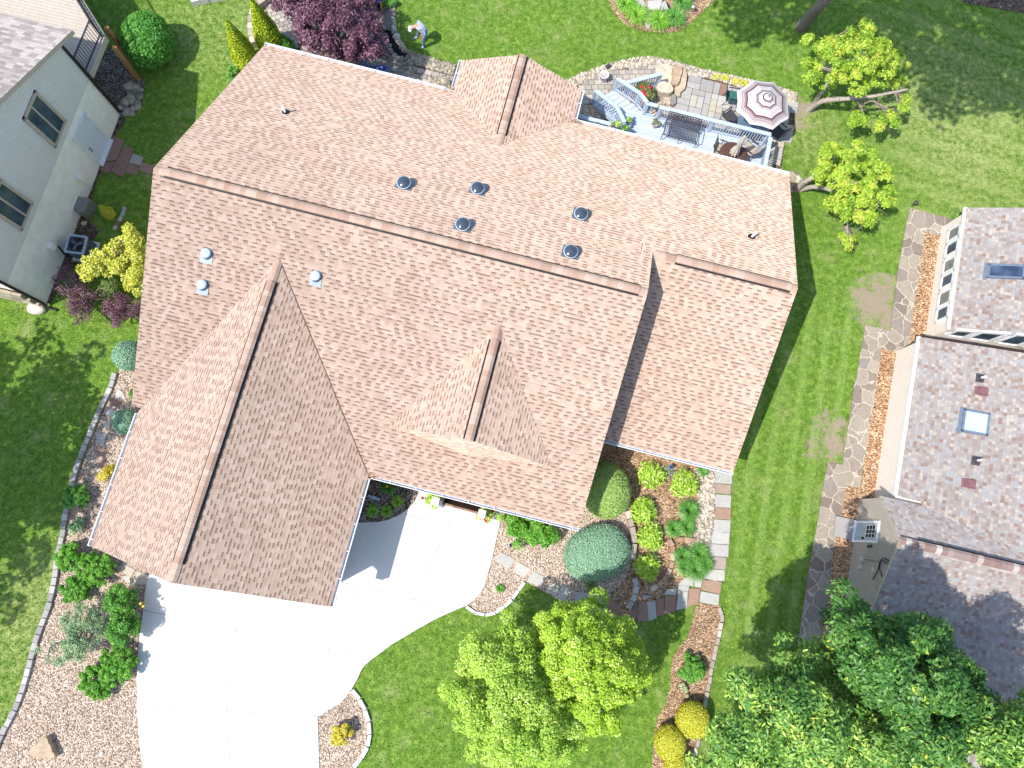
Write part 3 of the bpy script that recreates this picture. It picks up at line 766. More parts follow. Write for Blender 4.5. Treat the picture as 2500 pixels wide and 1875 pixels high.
slab(TP(2, 3, [(540, 140), (700, 155), (690, 235), (545, 220)]), .05, 'blue grey stepping stone touching the lime green tree', GS, rd=.56)
GL = 'sandstone slabs in the left gravel bed'
for pts, rd_, lb, cr in ((((960, 110), (1055, 150), (1010, 195), (945, 170)), .05, 'dark red slab above the small blue green globe', 2), (((920, 210), (1010, 225), (990, 290), (930, 270)), .8, 'pale slab touching the small blue green globe', 2), (((1020, 40), (1060, 60), (1085, 120), (1040, 125), (1000, 80)), .75, 'pale crescent slab in the upper left gravel', 2), (((890, 300), (960, 320), (940, 390), (900, 370)), .95, 'tan slab by the small globe lower left side', 2), (((850, 410), (915, 430), (900, 520), (830, 490)), .3, 'brown slab half way down the left gravel', 2), (((830, 560), (930, 545), (910, 600), (850, 620)), .12, 'red brown slab in the shaded gravel', 2), (((875, 640), (935, 650), (900, 730), (840, 700)), .15, 'rust slab above the yellow bush', 2), (((1060, 1540), (1170, 1590), (1130, 1659), (1040, 1600)), .95, 'sandstone slab under the garage gutter end', 2)):
    slab(TP(0, cr, pts), .045, lb, GL, rd=rd_)
slab(TP(0, 2, [(1190, 1605), (1285, 1640)]) + TP(0, 3, [(1270, 80), (1150, 70)]), .05, 'large cream sandstone slab beside the driveway top', GL, rd=.95)
slab(TP(0, 3, [(1055, 10), (1125, 0), (1125, 90)]), .05, 'pointed pink sandstone slab by the garage front', GL, rd=.8)
GD = 'stones outside the left house door'
slab(TP(0, 0, [(985, 1180), (1075, 1215), (1010, 1380), (900, 1400)]), .05, 'rose brown paving stone touching the white door', GD, rd=.1)
slab(TP(0, 0, [(1080, 1255), (1158, 1290), (1065, 1535), (955, 1480), (1020, 1370)]), .052, 'biggest brown paving stone outside the white door', GD, rd=.04)
slab(TP(0, 0, [(1150, 1325), (1240, 1360), (1215, 1430), (1115, 1410)]), .05, 'lightest pink brown paving stone near the door', GD, rd=.28)
slab(TP(0, 0, [(1115, 1415), (1205, 1440), (1175, 1520), (1085, 1485)]), .05, 'square brown paving stone below the pink brown one', GD, rd=.08)
slab(TP(0, 0, [(1225, 1400), (1330, 1430), (1305, 1510), (1200, 1470)]), .05, 'brown paving stone touching the big roof corner', GD, rd=.14)
slab(TP(0, 0, [(890, 1405), (1000, 1400), (945, 1480), (960, 1500), (870, 1480)]), .05, 'dim brown paving stone against the left house wall', GD, rd=.02)
slab(TP(3, 2, [(570, 1128), (765, 1170), (738, 1345), (553, 1300)]), .16, 'weathered concrete stoop slab at the grey side door', None, name='concrete_stoop', mat='edging', rd=.3, h=.16, cat='stoop')

# boulders
def boulder(px, z, r3, label, mat='sand', rz=0.0, seed=1, rd=.5, flat=.3, name='boulder', group=None):
    mb = MB(); c = P(px[0], px[1], z)
    mb.rock((c.x, c.y, z), r3, rz, seed, 0, rd, flat, .13, 3)
    return tag(mb.build(name, [M[mat]]), label, 'boulder', group)
boulder(T(0, 3, 875, 1535), .04, (.09, .09, .07), 'small white stone on the lower left gravel', 'river', 0, 2, 1.0)
boulder(T(0, 1, 722, 265), .06, (.15, .09, .1), 'small tan stone below the grey flat topped boulder', 'sand', .5, 3, .7)
boulder(T(0, 1, 318, 1000), .12, (.38, .25, .2), 'pale oval rock by the left house corner', 'river', -.2, 5, .9)
def rough_slab(pts, z0, z1, label, rd, mat='sand', name='stone_step', group=None, cat='stone', seed=1):
    rg = random.Random(seed); q = smooth(G(pts), 3, True); mb = MB()
    q = [(p_.x + rg.uniform(-.025, .025), p_.y + rg.uniform(-.025, .025)) for p_ in q]
    c = (sum(p_[0] for p_ in q) / len(q), sum(p_[1] for p_ in q) / len(q))
    mb.prism([(c[0] + (a - c[0]) * .95, c[1] + (b_ - c[1]) * .95) for a, b_ in q], z1 - .025, z1, 0, rd)
    mb.prism(q, z0, z1 - .025, 0, rd)
    return tag(mb.build(name, [M[mat]]), label, cat, group)
rough_slab([Z3(1500, 360), Z3(1560, 240), Z3(1700, 210), Z3(1790, 260), Z3(1815, 400), Z3(1790, 640), Z3(1700, 700), Z3(1560, 660), Z3(1520, 480)], .0, .09, 'broad flat pinkish sandstone at the end of the paver walk', .85, name='flat_stone', seed=3)
rough_slab([Z3(1830, 350), Z3(1900, 320), Z3(1985, 350), Z3(1970, 480), Z3(1930, 620), Z3(1880, 690), Z3(1790, 660), Z3(1810, 520)], .0, .34, 'tan stone slab step, left of the pair', .5, group='stone steps to the patio', seed=4)
rough_slab([Z3(2000, 380), Z3(2080, 380), Z3(2075, 600), Z3(2060, 720), Z3(1980, 780), Z3(1950, 880), Z3(1870, 850), Z3(1840, 760), Z3(1880, 700), Z3(1950, 620)], .0, .22, 'grey tan stone slab step touching the patio', .7, group='stone steps to the patio', seed=5)
rough_slab([Z3(1500, 700), Z3(1600, 640), Z3(1740, 690), Z3(1800, 760), Z3(1780, 850), Z3(1690, 860), Z3(1560, 850), Z3(1490, 790)], .0, .42, 'big cream boulder beside the red roses', .92, 'sand', name='boulder', cat='boulder', seed=6)
rough_slab([Z3(1800, 830), Z3(1885, 860), Z3(1880, 1020), Z3(1770, 1020)], .0, .2, 'pale slab rock between the cream boulder and deck rail', .8, 'greystone', name='flat_stone', seed=7)
rough_slab(TP(0, 3, [(290, 1500), (350, 1430), (435, 1370), (470, 1440), (500, 1500), (515, 1545), (470, 1565), (390, 1550), (320, 1540)]), .0, .3, 'orange and cream sandstone boulder in the lower left gravel', .55, name='boulder', cat='boulder', seed=9)
rough_slab(TP(0, 1, [(700, 95), (760, 88), (840, 108), (815, 165), (795, 210), (725, 215), (690, 170)]), .0, .62, 'large grey flat topped boulder against the left house wall', .8, 'greystone', name='boulder', cat='boulder', seed=10)
boulder(Z2(780, 470), .08, (.33, .62, .12), 'dark slate slab at the head of the black stream', 'greystone', .1, 13, .1, .4)
# river rocks: small ones as loose stuff, stones round the stream one by one
def rocks(name, polys, n, r0, r1, z, mat, seed, excl=()):
    rg = np.random.default_rng(seed); mb = MB(); k = 0
    xs = [q[0] for p_ in polys for q in p_]; ys = [q[1] for p_ in polys for q in p_]
    while k < n:
        x = rg.uniform(min(xs), max(xs), 4 * n); y = rg.uniform(min(ys), max(ys), 4 * n)
        ok = np.zeros(len(x), bool)
        for p_ in polys: ok |= inpoly(x, y, p_)
        for p_ in excl: ok &= ~inpoly(x, y, p_)
        for i in np.where(ok)[0]:
            r = rg.uniform(r0, r1)
            mb.rock((x[i], y[i], z + r * .25), (r * rg.uniform(.8, 1.3), r * rg.uniform(.7, 1.1), r * .7), rg.uniform(0, 6), int(rg.integers(1e6)), 0, float(rg.random()), 0, .1, 1)
            k += 1
            if k >= n: break
        if not len(np.where(ok)[0]): break
    return tag(mb.build(name, [M[mat]]), kind='stuff')
w2 = lambda px: [(q.x, q.y) for q in G(px)]
rocks('river_rocks', [w2(TP(2, 0, [(470, 692), (600, 640), (760, 580), (900, 535), (1100, 500), (1220, 492), (1330, 515), (1500, 563), (1700, 615), (1900, 655), (2060, 695)]) + TP(3, 0, [(160, 775), (250, 805), (235, 890)]) + TP(2, 0, [(2150, 800), (1960, 752), (1760, 686), (1500, 648), (1390, 640), (1360, 590), (1265, 556), (1000, 585), (840, 612), (545, 742)])),
                       w2(TP(2, 0, [(1200, 760), (1370, 830), (1360, 900), (1180, 900)]))], 3000, .03, .085, .02, 'river', 21)
rocks('river_rocks', [w2([Z1(870, 170), Z1(1000, 180), Z1(1180, 200), Z1(1250, 80), Z1(1400, 100), Z1(2150, 320), Z1(2110, 500), Z1(1800, 430), Z1(1560, 350), Z1(1300, 290), Z1(1450, 500), Z1(1300, 440), Z1(1150, 350), Z1(900, 300)]), w2([Z1(1650, 560), Z1(2050, 520), Z1(2030, 720), Z1(1900, 700), Z1(1650, 650)])], 1300, .03, .09, .03, 'river_grey', 22)
rocks('river_rocks', [w2([Z2(600, -20), Z2(930, -20), Z2(940, 500), Z2(850, 560), Z2(840, 380), Z2(780, 330), Z2(700, 480), Z2(700, 620), Z2(640, 600), Z2(600, 300)])], 300, .05, .11, .03, 'river', 23)
rocks('river_rocks', [w2(TP(2, 2, [(1560, 760), (1740, 725), (1742, 1000), (1728, 1180), (1700, 1400), (1580, 1340), (1570, 1200), (1610, 1060), (1600, 930), (1630, 860)]))], 900, .035, .09, .03, 'river', 24)
rocks('river_rocks', [w2(TP(0, 0, [(1100, 740), (1170, 730), (1230, 760), (1220, 880), (1160, 1010), (1050, 960), (1060, 900), (1110, 830)]))], 45, .12, .24, .02, 'river_grey', 25)
rocks('river_rocks', [w2(TP(3, 0, [(190, 1480), (240, 1500), (300, 1570), (290, 1630), (200, 1600)]))], 60, .06, .14, .02, 'river', 26)
edge_px = [(905, 545), (925, 620), (925, 690), (935, 750), (955, 820), (985, 890), (1010, 960), (1060, 1050), (1110, 1130), (1165, 1210), (1235, 1270), (1300, 1290), (900, 370), (890, 460), (895, 290), (790, 1150), (830, 1230), (870, 1310), (930, 1380), (1020, 1440), (1110, 1465), (1200, 1480), (730, 1080), (770, 630), (700, 690), (680, 560), (660, 450)]
lbs = 'rounded tan river stone edging the black stream'
for i, q in enumerate(edge_px):
    mb = MB(); c = P(*Z2(*q), .06)
    mb.rock((c.x, c.y, .06), (R0.uniform(.12, .22), R0.uniform(.09, .14), .11), R0.uniform(0, 6), i + 50, 0, R0.random(), 0, .1, 2)
    tag(mb.build('river_stone', [M['river_grey' if i > 14 else 'river']]), lbs, 'stone', 'stones around the stream')

# ---------------------------------------------------------------- roofs and walls
def roofplane(mb, pts, th=.14, mi=0, mside=1, eave=None):
    """pts: planar polygon seen from above; th: slab depth below"""
    pts = [Vector(q) for q in pts]
    n = Vector((0, 0, 0))
    for i in range(len(pts)): n += pts[i - 1].cross(pts[i])
    n.normalize()
    if n.z < 0: n = -n; pts = pts[::-1]
    h = Vector((-n.y, n.x, 0)).normalized(); s_ = n.cross(h)
    if s_.z < 0: s_ = -s_
    tri = tessellate_polygon([pts])
    for t in tri:
        q = [pts[i] for i in t]
        if (q[1] - q[0]).cross(q[2] - q[0]).z < 0: q = q[::-1]
        mb.quad(q, mi, 0, uv=[(a.dot(h), a.dot(s_)) for a in q])
    low = [q - Vector((0, 0, th)) for q in pts]
    m = len(pts)
    for i in range(m):
        j = (i + 1) % m
        mb.quad([pts[i], low[i], low[j], pts[j]], mside, 0)
    for t in tri:
        q = [low[i] for i in t]
        if (q[1] - q[0]).cross(q[2] - q[0]).z > 0: q = q[::-1]
        mb.quad(q, mside, 0)
def ridge(parent, a, b, pl, pr, mat, v0=None, v1=None, hw=.15, lift=.055, seg=.19, name='ridge_vent', seed=0):
    """cap shingles from a to b; pl, pr: fall per metre left and right; a raised vent from v0 to v1"""
    rg = random.Random(seed)
    a = Vector(a); b = Vector(b); d = b - a; Lh = d.length; d = d / Lh
    lf = Vector((-d.y, d.x, 0)).normalized(); rt = -lf
    mb = MB(); t = 0.0
    while t < Lh - .02:
        e = min(t + seg, Lh)
        up = lift if (v0 is not None and v0 <= t < v1) else .014
        p0 = a + d * t + Vector((0, 0, up + .006)); p1 = a + d * e + Vector((0, 0, up))
        q = []
        for p_ in (p0, p1):
            q.append([p_ + lf * hw - Vector((0, 0, hw * pl)), p_ + lf * hw * .35 - Vector((0, 0, hw * pl * .25)), p_ + rt * hw * .35 - Vector((0, 0, hw * pr * .25)), p_ + rt * hw - Vector((0, 0, hw * pr))])
        r = rg.random()
        for k in range(3): mb.quad([q[0][k], q[1][k], q[1][k + 1], q[0][k + 1]], 0, r)
        if up > .03:
            for side, k, s_ in ((lf, 0, pl), (rt, 3, pr)):
                z0 = Vector((0, 0, up + .005))
                mb.quad([q[0][k] - side * .015, q[1][k] - side * .015, q[1][k] - side * .015 - z0, q[0][k] - side * .015 - z0], 1, 0)
                # slot strip lying on the roof beside the vent
                o = [q[0][k] - Vector((0, 0, up - .012)), q[1][k] - Vector((0, 0, up - .012))]
                mb.quad([o[0], o[1], o[1] + side * .06 - Vector((0, 0, .06 * s_)), o[0] + side * .06 - Vector((0, 0, .06 * s_))], 1, 0)
        t = e
    return mb.build(name, [mat, M['black']], parent)
def gutter(parent, a, b, out, wd=.11, ht=.12, joints=1.0, dz=0.0):
    a = Vector(a) + Vector((0, 0, dz)); b = Vector(b) + Vector((0, 0, dz)); out = Vector(out).normalized()
    mb = MB(); d = (b - a); L_ = d.length; d /= L_
    Z = Vector((0, 0, 1)); m = (a + b) / 2
    mb.box(m + out * (wd - .012) - Z * (ht / 2 - .005), (L_, .024, ht), ax=(d, out, Z), mi=0)
    mb.box(m + out * (wd / 2 - .012) - Z * (ht - .01), (L_, wd - .024, .016), ax=(d, out, Z), mi=1)
    for q in (a - d * .006, b + d * .006): mb.box(q + out * wd / 2 - Z * ht / 2, (.014, wd, ht), ax=(d, out, Z), mi=0)
    t = joints * .7
    while t < L_:
        mb.box(a + d * t + out * (wd / 2 - .013) - Z * .012, (.025, wd - .024, .02), ax=(d, out, Z), mi=0)
        t += joints
    return mb.build('gutter', [M['white'], M['gutter_in']], parent)
def wallquad(mb, pts, mi=0): mb.quad(pts, mi, .5)

s_, zr, vR, vF, u1, u2, vw, vwf = .521, 6.982, -8.095, 8.03, 17.22, 22.49, -1.845, 4.556
ugl, ugr, um, vgf, sg, zg, zgl = .291, 9.161, 4.676, 12.879, .727, 6.083, 2.896
udl, udr, vdf = 8.109, 13.313, -9.578
usl, usr, vsf, ss = 9.557, 15.659, 6.184, .698
zrear = zr + s_ * vR; zfront = zr - s_ * vF; zw = zr + s_ * vw
zmain = lambda v: zr - s_ * abs(v)
house = thing('tan_roofed_house', 'large house with a tan shingle roof of several gables, in the centre', 'house', W(8, 0, 0), YAW)
rb = MB()
roofplane(rb, [W(0, vR, zrear), W(u2, vR, zrear), W(u2, vw, zw), W(u1, vw, zw), W(u1, 0, zr), W(0, 0, zr)])
roofplane(rb, [W(0, 0, zr), W(u1, 0, zr), W(u1, vF, zfront), W(.4, vF, zfront), W(.4, 7.7, zmain(7.7)), W(0, 7.7, zmain(7.7))])
roofplane(rb, [W(u1 - .3, vw, zw), W(u2, vw, zw), W(u2, vwf, zw - s_ * (vwf - vw)), W(u1 - .3, vwf, zw - s_ * (vwf - vw))])
vg = (zr - zg) / s_
roofplane(rb, [W(um, vg, zg + .012), W(ugr, vF, zfront + .012), W(ugr, vgf, zfront + .012), W(um, vgf, zg + .012)])
roofplane(rb, [W(um, vg, zg + .012), W(um, vgf, zg + .012), W(ugl, vgf, zgl + .012), W(ugl, (zr - zgl) / s_, zgl + .012)])
ud = (udl + udr) / 2; hd = (udr - udl) / 2; zd = zrear + s_ * hd
roofplane(rb, [W(udl, vR, zrear + .012), W(ud, -(zr - zd) / s_, zd + .012), W(ud, vdf, zd + .012), W(udl, vdf, zrear + .012)])
roofplane(rb, [W(udr, vR, zrear + .012), W(udr, vdf, zrear + .012), W(ud, vdf, zd + .012), W(ud, -(zr - zd) / s_, zd + .012)])
us = (usl + usr) / 2; hs = (usr - usl) / 2; zs0 = zr - s_ * vsf; zs = zs0 + ss * hs
roofplane(rb, [W(usl, vsf, zs0 + .012), W(us, vsf, zs + .012), W(us, (zr - zs) / s_, zs + .012)], .05)
roofplane(rb, [W(us, vsf, zs + .012), W(usr, vsf, zs0 + .012), W(us, (zr - zs) / s_, zs + .012)], .05)
# thin valley lines
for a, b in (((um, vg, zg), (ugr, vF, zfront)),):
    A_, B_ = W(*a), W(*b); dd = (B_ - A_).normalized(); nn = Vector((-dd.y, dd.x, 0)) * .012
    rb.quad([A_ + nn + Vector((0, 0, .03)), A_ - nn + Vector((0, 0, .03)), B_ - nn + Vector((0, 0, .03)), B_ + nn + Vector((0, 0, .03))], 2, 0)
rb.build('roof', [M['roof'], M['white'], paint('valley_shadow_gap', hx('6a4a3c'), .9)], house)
ridge(house, W(.02, 0, zr + .01), W(u1 - .02, 0, zr + .01), s_, s_, M['cap'], .35, 16.9, seed=1)
ridge(house, W(u1 + .1, vw, zw + .01), W(u2 - .02, vw, zw + .01), s_, s_, M['cap'], .6, 4.9, seed=2)
ridge(house, W(um, vg - .1, zg + .02), W(um, vgf - .02, zg + .02), sg, sg, M['cap'], .8, 10.6, seed=3)
ridge(house, W(us, (zr - zs) / s_ - .05, zs + .02), W(us, vsf, zs + .02), ss, ss, M['cap'], .45, 4.0, seed=4)
ridge(house, W(ud, -(zr - zd) / s_ + .1, zd + .02), W(ud, vdf + .02, zd + .02), s_, s_, M['cap'], .5, 4.3, seed=5)
gutter(house, W(0.0, vR, zrear), W(udl - .02, vR, zrear), -HV)
gutter(house, W(udr + .02, vR, zrear), W(u2, vR, zrear), -HV)
gutter(house, W(udl, vR - .16, zrear), W(udl, vdf, zrear), -HU)
gutter(house, W(udr, vR - .16, zrear), W(udr, vdf, zrear), HU)
gutter(house, W(ugr + .15, vF, zfront), W(u1, vF, zfront), HV)
gutter(house, W(ugr, vF + .14, zfront), W(ugr, vgf, zfront), HU)
gutter(house, W(ugl, (zr - zgl) / s_ + .1, zgl), W(ugl, vgf, zgl), -HU)
gutter(house, W(u1 + .02, vwf, zw - s_ * (vwf - vw)), W(u2, vwf, zw - s_ * (vwf - vw)), HV)
# walls
wb = MB()
def hprism(pts, z0, z1): wb.prism([tuple(W(u, v, 0))[:2] for u, v in pts], z0, z1)
i_ = .42
hprism([(i_, vR + i_), (udl + i_, vR + i_), (udl + i_, vdf + i_), (udr - i_, vdf + i_), (udr - i_, vR + i_), (u2 - i_, vR + i_), (u2 - i_, vwf - i_), (u1 - i_, vwf - i_), (u1 - i_, vF - 1.6), (ugr + .2, vF - 1.6), (ugr - i_, vF - 1.4), (ugr - i_, vgf - .5), (ugl + i_, vgf - .5), (ugl + i_, 7.4), (i_, 7.4)], 0, 2.55)
def gable(pts):
    q = [W(*a) for a in pts]
    wb.quad(q); wb.quad(q[::-1])
gable([(i_, vR + i_, 2.5), (i_, 7.3, 2.5), (i_, 7.3, zmain(7.3) - .15), (i_, 0, zr - .15), (i_, vR + i_, zmain(vR + i_) - .15)])
gable([(u1 - i_, vF - .5, 2.5), (u1 - i_, vw - .3, 2.5), (u1 - i_, vw - .3, zmain(vw) - .1), (u1 - i_, 0, zr - .15), (u1 - i_, vF - .5, zmain(vF - .5) - .15)])
gable([(u2 - i_, vR + i_, 2.5), (u2 - i_, vR + i_, zmain(vR + i_) - .15), (u2 - i_, vw, zw - .15), (u2 - i_, vwf - i_, zw - s_ * (vwf - i_ - vw) - .15), (u2 - i_, vwf - i_, 2.4)])
gable([(ugl + i_, vgf - .5, 2.5), (um, vgf - .5, zg - .15), (ugr - i_, vgf - .5, 2.5)])
gable([(udl + i_, vdf + i_, 2.5), (ud, vdf + i_, zd - .15), (udr - i_, vdf + i_, 2.5)])
q = [W(usl + .1, vsf - .02, zs0 + .01), W(us, vsf - .02, zs - .03), W(usr - .1, vsf - .02, zs0 + .01)]
rb_ = MB(); bq_ = W(us, vsf + .3, zmain(vsf + .3) + .015)
roofplane(rb_, [q[0], q[1], bq_], .02); roofplane(rb_, [q[1], q[2], bq_], .02)
rb_.build('gablet_face', [M['roof'], M['white']], house)
wb.build('wall', [M['siding_main']], house)
# boxed eave return at the garage front corner
for u_, z_ in ((ugr - .12, zfront), (ugl + .12, zgl)):
    rt = MB(); rt.box(W(u_, vgf - .22, z_ - .22), (.3, .5, .2), YAW); rt.build('eave_return', [M['white']], house)
# garage doors, porch steps and columns
for uu in (2.9, 6.5):
    gd = MB(); gd.box(W(uu, vgf - .47, 1.1), (2.7, .08, 2.2), YAW)
    for k in range(1, 4): gd.box(W(uu, vgf - .42, .55 * k), (2.7, .03, .02), YAW)
    gd.build('garage_door', [M['white']], house)
st = MB()
f0, f1 = P(1082, 1230, .2), P(1170, 1254, .2)
dx = (f1 - f0); L0 = dx.length; dx.normalize(); nv = Vector((dx.y, -dx.x, 0))
if nv.dot(HV) < 0: nv = -nv
k = int(L0 / .085)
for i in range(k):
    for j in range(3):
        st.box(f0 + dx * (L0 * (i + .5) / k) - nv * (.12 + .3 * j) + Vector((0, 0, -.085 + .16 * j)), (L0 / k * .88, .3, .17 + .0), math.atan2(dx.y, dx.x), rd=R0.random())
st.box(f0 + dx * L0 / 2 - nv * .5 + Vector((0, 0, -.1)), (L0 - .04, .9, .2), math.atan2(dx.y, dx.x), rd=.1)
st.build('brick_steps', [M['brick']], house)
for q in ((1070, 1236), (1175, 1264)):
    cb = MB(); c = P(q[0], q[1], .06)
    c = c - HV * .12
    cb.box((c.x, c.y, .2), (.3, .3, .28), YAW); cb.box((c.x, c.y, 1.35), (.2, .2, 2.1), YAW); cb.box((c.x, c.y, 2.45), (.28, .28, .12), YAW)
    cb.build('porch_column', [M['white']], house)
def onroof(px, py):
    """first hit on the main roof planes, with the falling direction"""
    lo = None
    for z in np.arange(7.2, 2.0, -.01):
        p_ = P(px, py, z); u, v = UV(p_)
        if z <= zmain(v): return p_, v
    return P(px, py, 4), 0
def tubular(px, py, r, tall, dark):
    p_, v = onroof(px, py)
    sl = math.atan(s_) * (1 if v > 0 else -1)
    dn = HV * (1 if v > 0 else -1)
    ax = (HU, (dn - Vector((0, 0, s_))).normalized(), None)
    nrm = ax[0].cross(ax[1]).normalized()
    if nrm.z < 0: nrm = -nrm
    mb = MB()
    mb.box(p_ + nrm * .02 + ax[1] * (.06 if dark else .1), (r * 2.5, r * 2.6, .02), ax=(ax[0], ax[1], nrm))
    mb.lathe(p_ - Vector((0, 0, .14)), [(r * 1.12, 0), (r * 1.04, tall * .6 + .14), (r, tall + .14), (r * 1.06, tall + .15), (r * 1.06, tall + .18), (r * .9, tall + .18)], 24)
    o = mb.build('tubular_skylight', [M['galv']], house)
    dm = MB()
    dm.lathe(p_ + Vector((0, 0, tall + .03)), [(r * .98, 0), (r * .92, .05), (r * .75, r * .3), (r * .45, r * .45), (r * .15, r * .52), (.002, r * .53)], 24)
    dm.build('dome', [M['dome' if dark else 'dome_pale']], o)
    rg2 = MB(); rg2.lathe(p_ + Vector((0, 0, tall + .03)), [(r * .98, .0), (r * 1.05, .0), (r * 1.05, .025), (r * .95, .03)], 24)
    rg2.build('ring', [M['ring']], o)
for q in ((987, 452), (1166, 465), (1130, 553), (1417, 527), (1392, 619)): tubular(q[0], q[1], .24, .16, True)
for q in ((506, 621), (496, 697), (772, 676)): tubular(q[0], q[1], .17, .1, False)
for q in ((697, 275), (1835, 579)):
    p_, v = onroof(*q)
    mb = MB()
    mb.lathe(p_ - Vector((0, 0, .1)), [(.17, 0), (.14, .12), (.07, .2)], 16)
    o = mb.build('vent_pipe', [M['black']], house)
    m2 = MB(); m2.lathe(p_, [(.045, 0), (.045, .42), (.03, .42), (.03, .3)], 12)
    m2.build('pipe', [M['white']], o)

for q in ((1103, 219), (1404, 298), (908, 1163)):
    mb = MB(); c0 = onroof(*q)[0]
    for i in range(70):
        t = R0.gauss(0, .16); s1 = R0.gauss(0, .05)
        p_ = c0 + HU * t + HV * s1; u_, v_ = UV(p_)
        z = max(zmain(v_), zrear) + .03 + R0.random() * .02
        a_ = R0.uniform(0, 6.3); mb.quad([Vector((p_.x + cos(a_ + k * pi / 2) * .03, p_.y + sin(a_ + k * pi / 2) * .018, z + .006 * (k % 2))) for k in range(4)])
    mb.build('leaf_litter', [M['mulch_orange']], house)['kind'] = 'stuff'

# ---------------------------------------------------------------- left neighbour
LA = P(*T(0, 0, 1035, 990)); LB = P(*T(0, 1, 400, 960))
LD = (LB - LA).normalized(); LN = Vector((-LD.y, LD.x, 0))          # LD runs towards the viewer, LN must face the big house
if LN.x < 0: LN = -LN
lw = lambda c, r, x, y: PW(*T(c, r, x, y), LA, LB)
left = thing('grey_sided_house', 'grey sided neighbour house with stucco base at upper left', 'house', LA)
Lw = 9.09; eav = 4.93; ptch = .43
mid = Lw / 2; pk = eav + mid * ptch
def LP(t, z, o=0.0): q = LA + LD * t + LN * o; return Vector((q.x, q.y, z))
lb_ = MB(); ls = MB()
lb_.prism([tuple(LP(0, 0))[:2], tuple(LP(Lw, 0))[:2], tuple(LP(Lw, 0, -12))[:2], tuple(LP(0, 0, -12))[:2]], 0, 2.6)
lb_.build('stucco_wall', [M['stucco']], left)
q = [LP(0, 2.6, .02), LP(Lw, 2.6, .02), LP(Lw, eav, .02), LP(mid, pk, .02), LP(0, eav, .02)]
ls.quad(q[::-1] if (q[1] - q[0]).cross(q[2] - q[0]).dot(LN) < 0 else q)
q = [LP(0, 2.6, .02), LP(0, eav, .02), LP(0, eav, -12), LP(0, 2.6, -12)]
ls.quad(q); ls.quad([LP(Lw, 2.6, .02), LP(Lw, 2.6, -12), LP(Lw, eav, -12), LP(Lw, eav, .02)])
q = [LP(0, 2.6, .02), LP(0, 2.6, 0), LP(Lw, 2.6, 0), LP(Lw, 2.6, .02)]
ls.quad(q)
ls.build('siding_wall', [M['siding_grey']], left)
lr = MB(); ov = .28; eo = .75
roofplane(lr, [LP(-eo, eav - eo * ptch + .16, ov), LP(mid, pk + .16, ov), LP(mid, pk + .16, -13), LP(-eo, eav - eo * ptch + .16, -13)], .2)
roofplane(lr, [LP(mid, pk + .16, ov), LP(Lw + eo, eav - eo * ptch + .16, ov), LP(Lw + eo, eav - eo * ptch + .16, -13), LP(mid, pk + .16, -13)], .2)
lr.build('roof', [M['roof_left'], M['trim']], left)
def window_on(parent, pts, nrm, frame='trim', fw=.12, split=True, label=None, blind=False):
    """pts: four corners on the wall; frame, glass and a mullion"""
    c = sum(pts, Vector((0, 0, 0))) / 4
    fr = MB()
    for a, b in zip(pts, pts[1:] + pts[:1]):
        ext = (b - a).normalized() * fw * .5
        fr.bar(a - ext + nrm * .03, b + ext + nrm * .03, fw, .06, up=tuple(nrm)) if False else fr.box((a + b) / 2 + nrm * .03, ((b - a).length + fw, fw, .08), ax=((b - a).normalized(), nrm.cross((b - a).normalized()), nrm))
    o = fr.build('window', [M[frame]], parent)
    gl = MB(); gl.quad([q + nrm * .022 for q in pts]); gl.quad([q + nrm * .022 for q in pts][::-1])
    gl.build('pane', [M['glass']], o)
    if split:
        ms = MB()
        a = (pts[0] + pts[1]) / 2; b = (pts[2] + pts[3]) / 2
        d = (b - a).normalized()
        ms.box((a + b) / 2 + nrm * .03, ((b - a).length, .07, .05), ax=(d, nrm.cross(d), nrm))
        ms.build('mullion', [M['glass'] if blind else M[frame]], o)
    return o
def wrect(t0, t1, z0, z1): return [LP(t0, z0, .02), LP(t1, z0, .02), LP(t1, z1, .02), LP(t0, z1, .02)]
window_on(left, wrect(2.2, 3.32, 3.02, 4.98), LN)
window_on(left, wrect(5.84, 6.95, 3.02, 4.9), LN)
dr = MB()
t0, t1 = (lw(0, 0, 715, 975) - LA).dot(LD), (lw(0, 0, 632, 1200) - LA).dot(LD)
for a, b in (((t0, 1.1), (.1, 2.2)), ((t1, 1.1), (.1, 2.2))): dr.box(LP(a[0], a[1], .03), (b[0], .1, b[1]), ax=(LD, LN, Vector((0, 0, 1))))
dr.box(LP((t0 + t1) / 2, 2.2, .03), (t1 - t0 + .1, .1, .1), ax=(LD, LN, Vector((0, 0, 1))))
dr.box(LP((t0 + t1) / 2, .06, .08), (t1 - t0 + .1, .18, .1), ax=(LD, LN, Vector((0, 0, 1))))
do = dr.build('door', [M['white']], left)
dl = MB(); dl.box(LP((t0 + t1) / 2, 1.1, .02), (t1 - t0 - .1, .05, 2.1), ax=(LD, LN, Vector((0, 0, 1))))
for k in range(3):
    for s2 in (-.22, .22):
        for e_ in (-.13, .13): dl.box(LP((t0 + t1) / 2 + s2 + e_, .45 + k * .62, .046), (.015, .008, .42), ax=(LD, LN, Vector((0, 0, 1))))
dl.build('door_leaf', [M['door']], do)
dh = MB()
for z_ in (.95, 1.12): dh.lathe(LP(t1 - .18, z_, .06), [(.001, -.035), (.035, -.02), (.035, .02), (.001, .035)], 10)
dh.build('handle', [M['black']], do)
for t_ in (0.0, Lw):
    ds = MB(); o_ = .06
    tt = t_ + (-.06 if t_ == 0 else .06)
    ds.tube([LP(tt, eav - .05, o_), LP(tt, eav - .4, o_), LP(tt, .25, o_), LP(tt - (.1 if t_ == 0 else -.1), .1, .2), LP(tt - (.3 if t_ == 0 else -.1), .06, .55)], [.06] * 5, 8)
    ds.build('downspout', [M['downspout']], left)
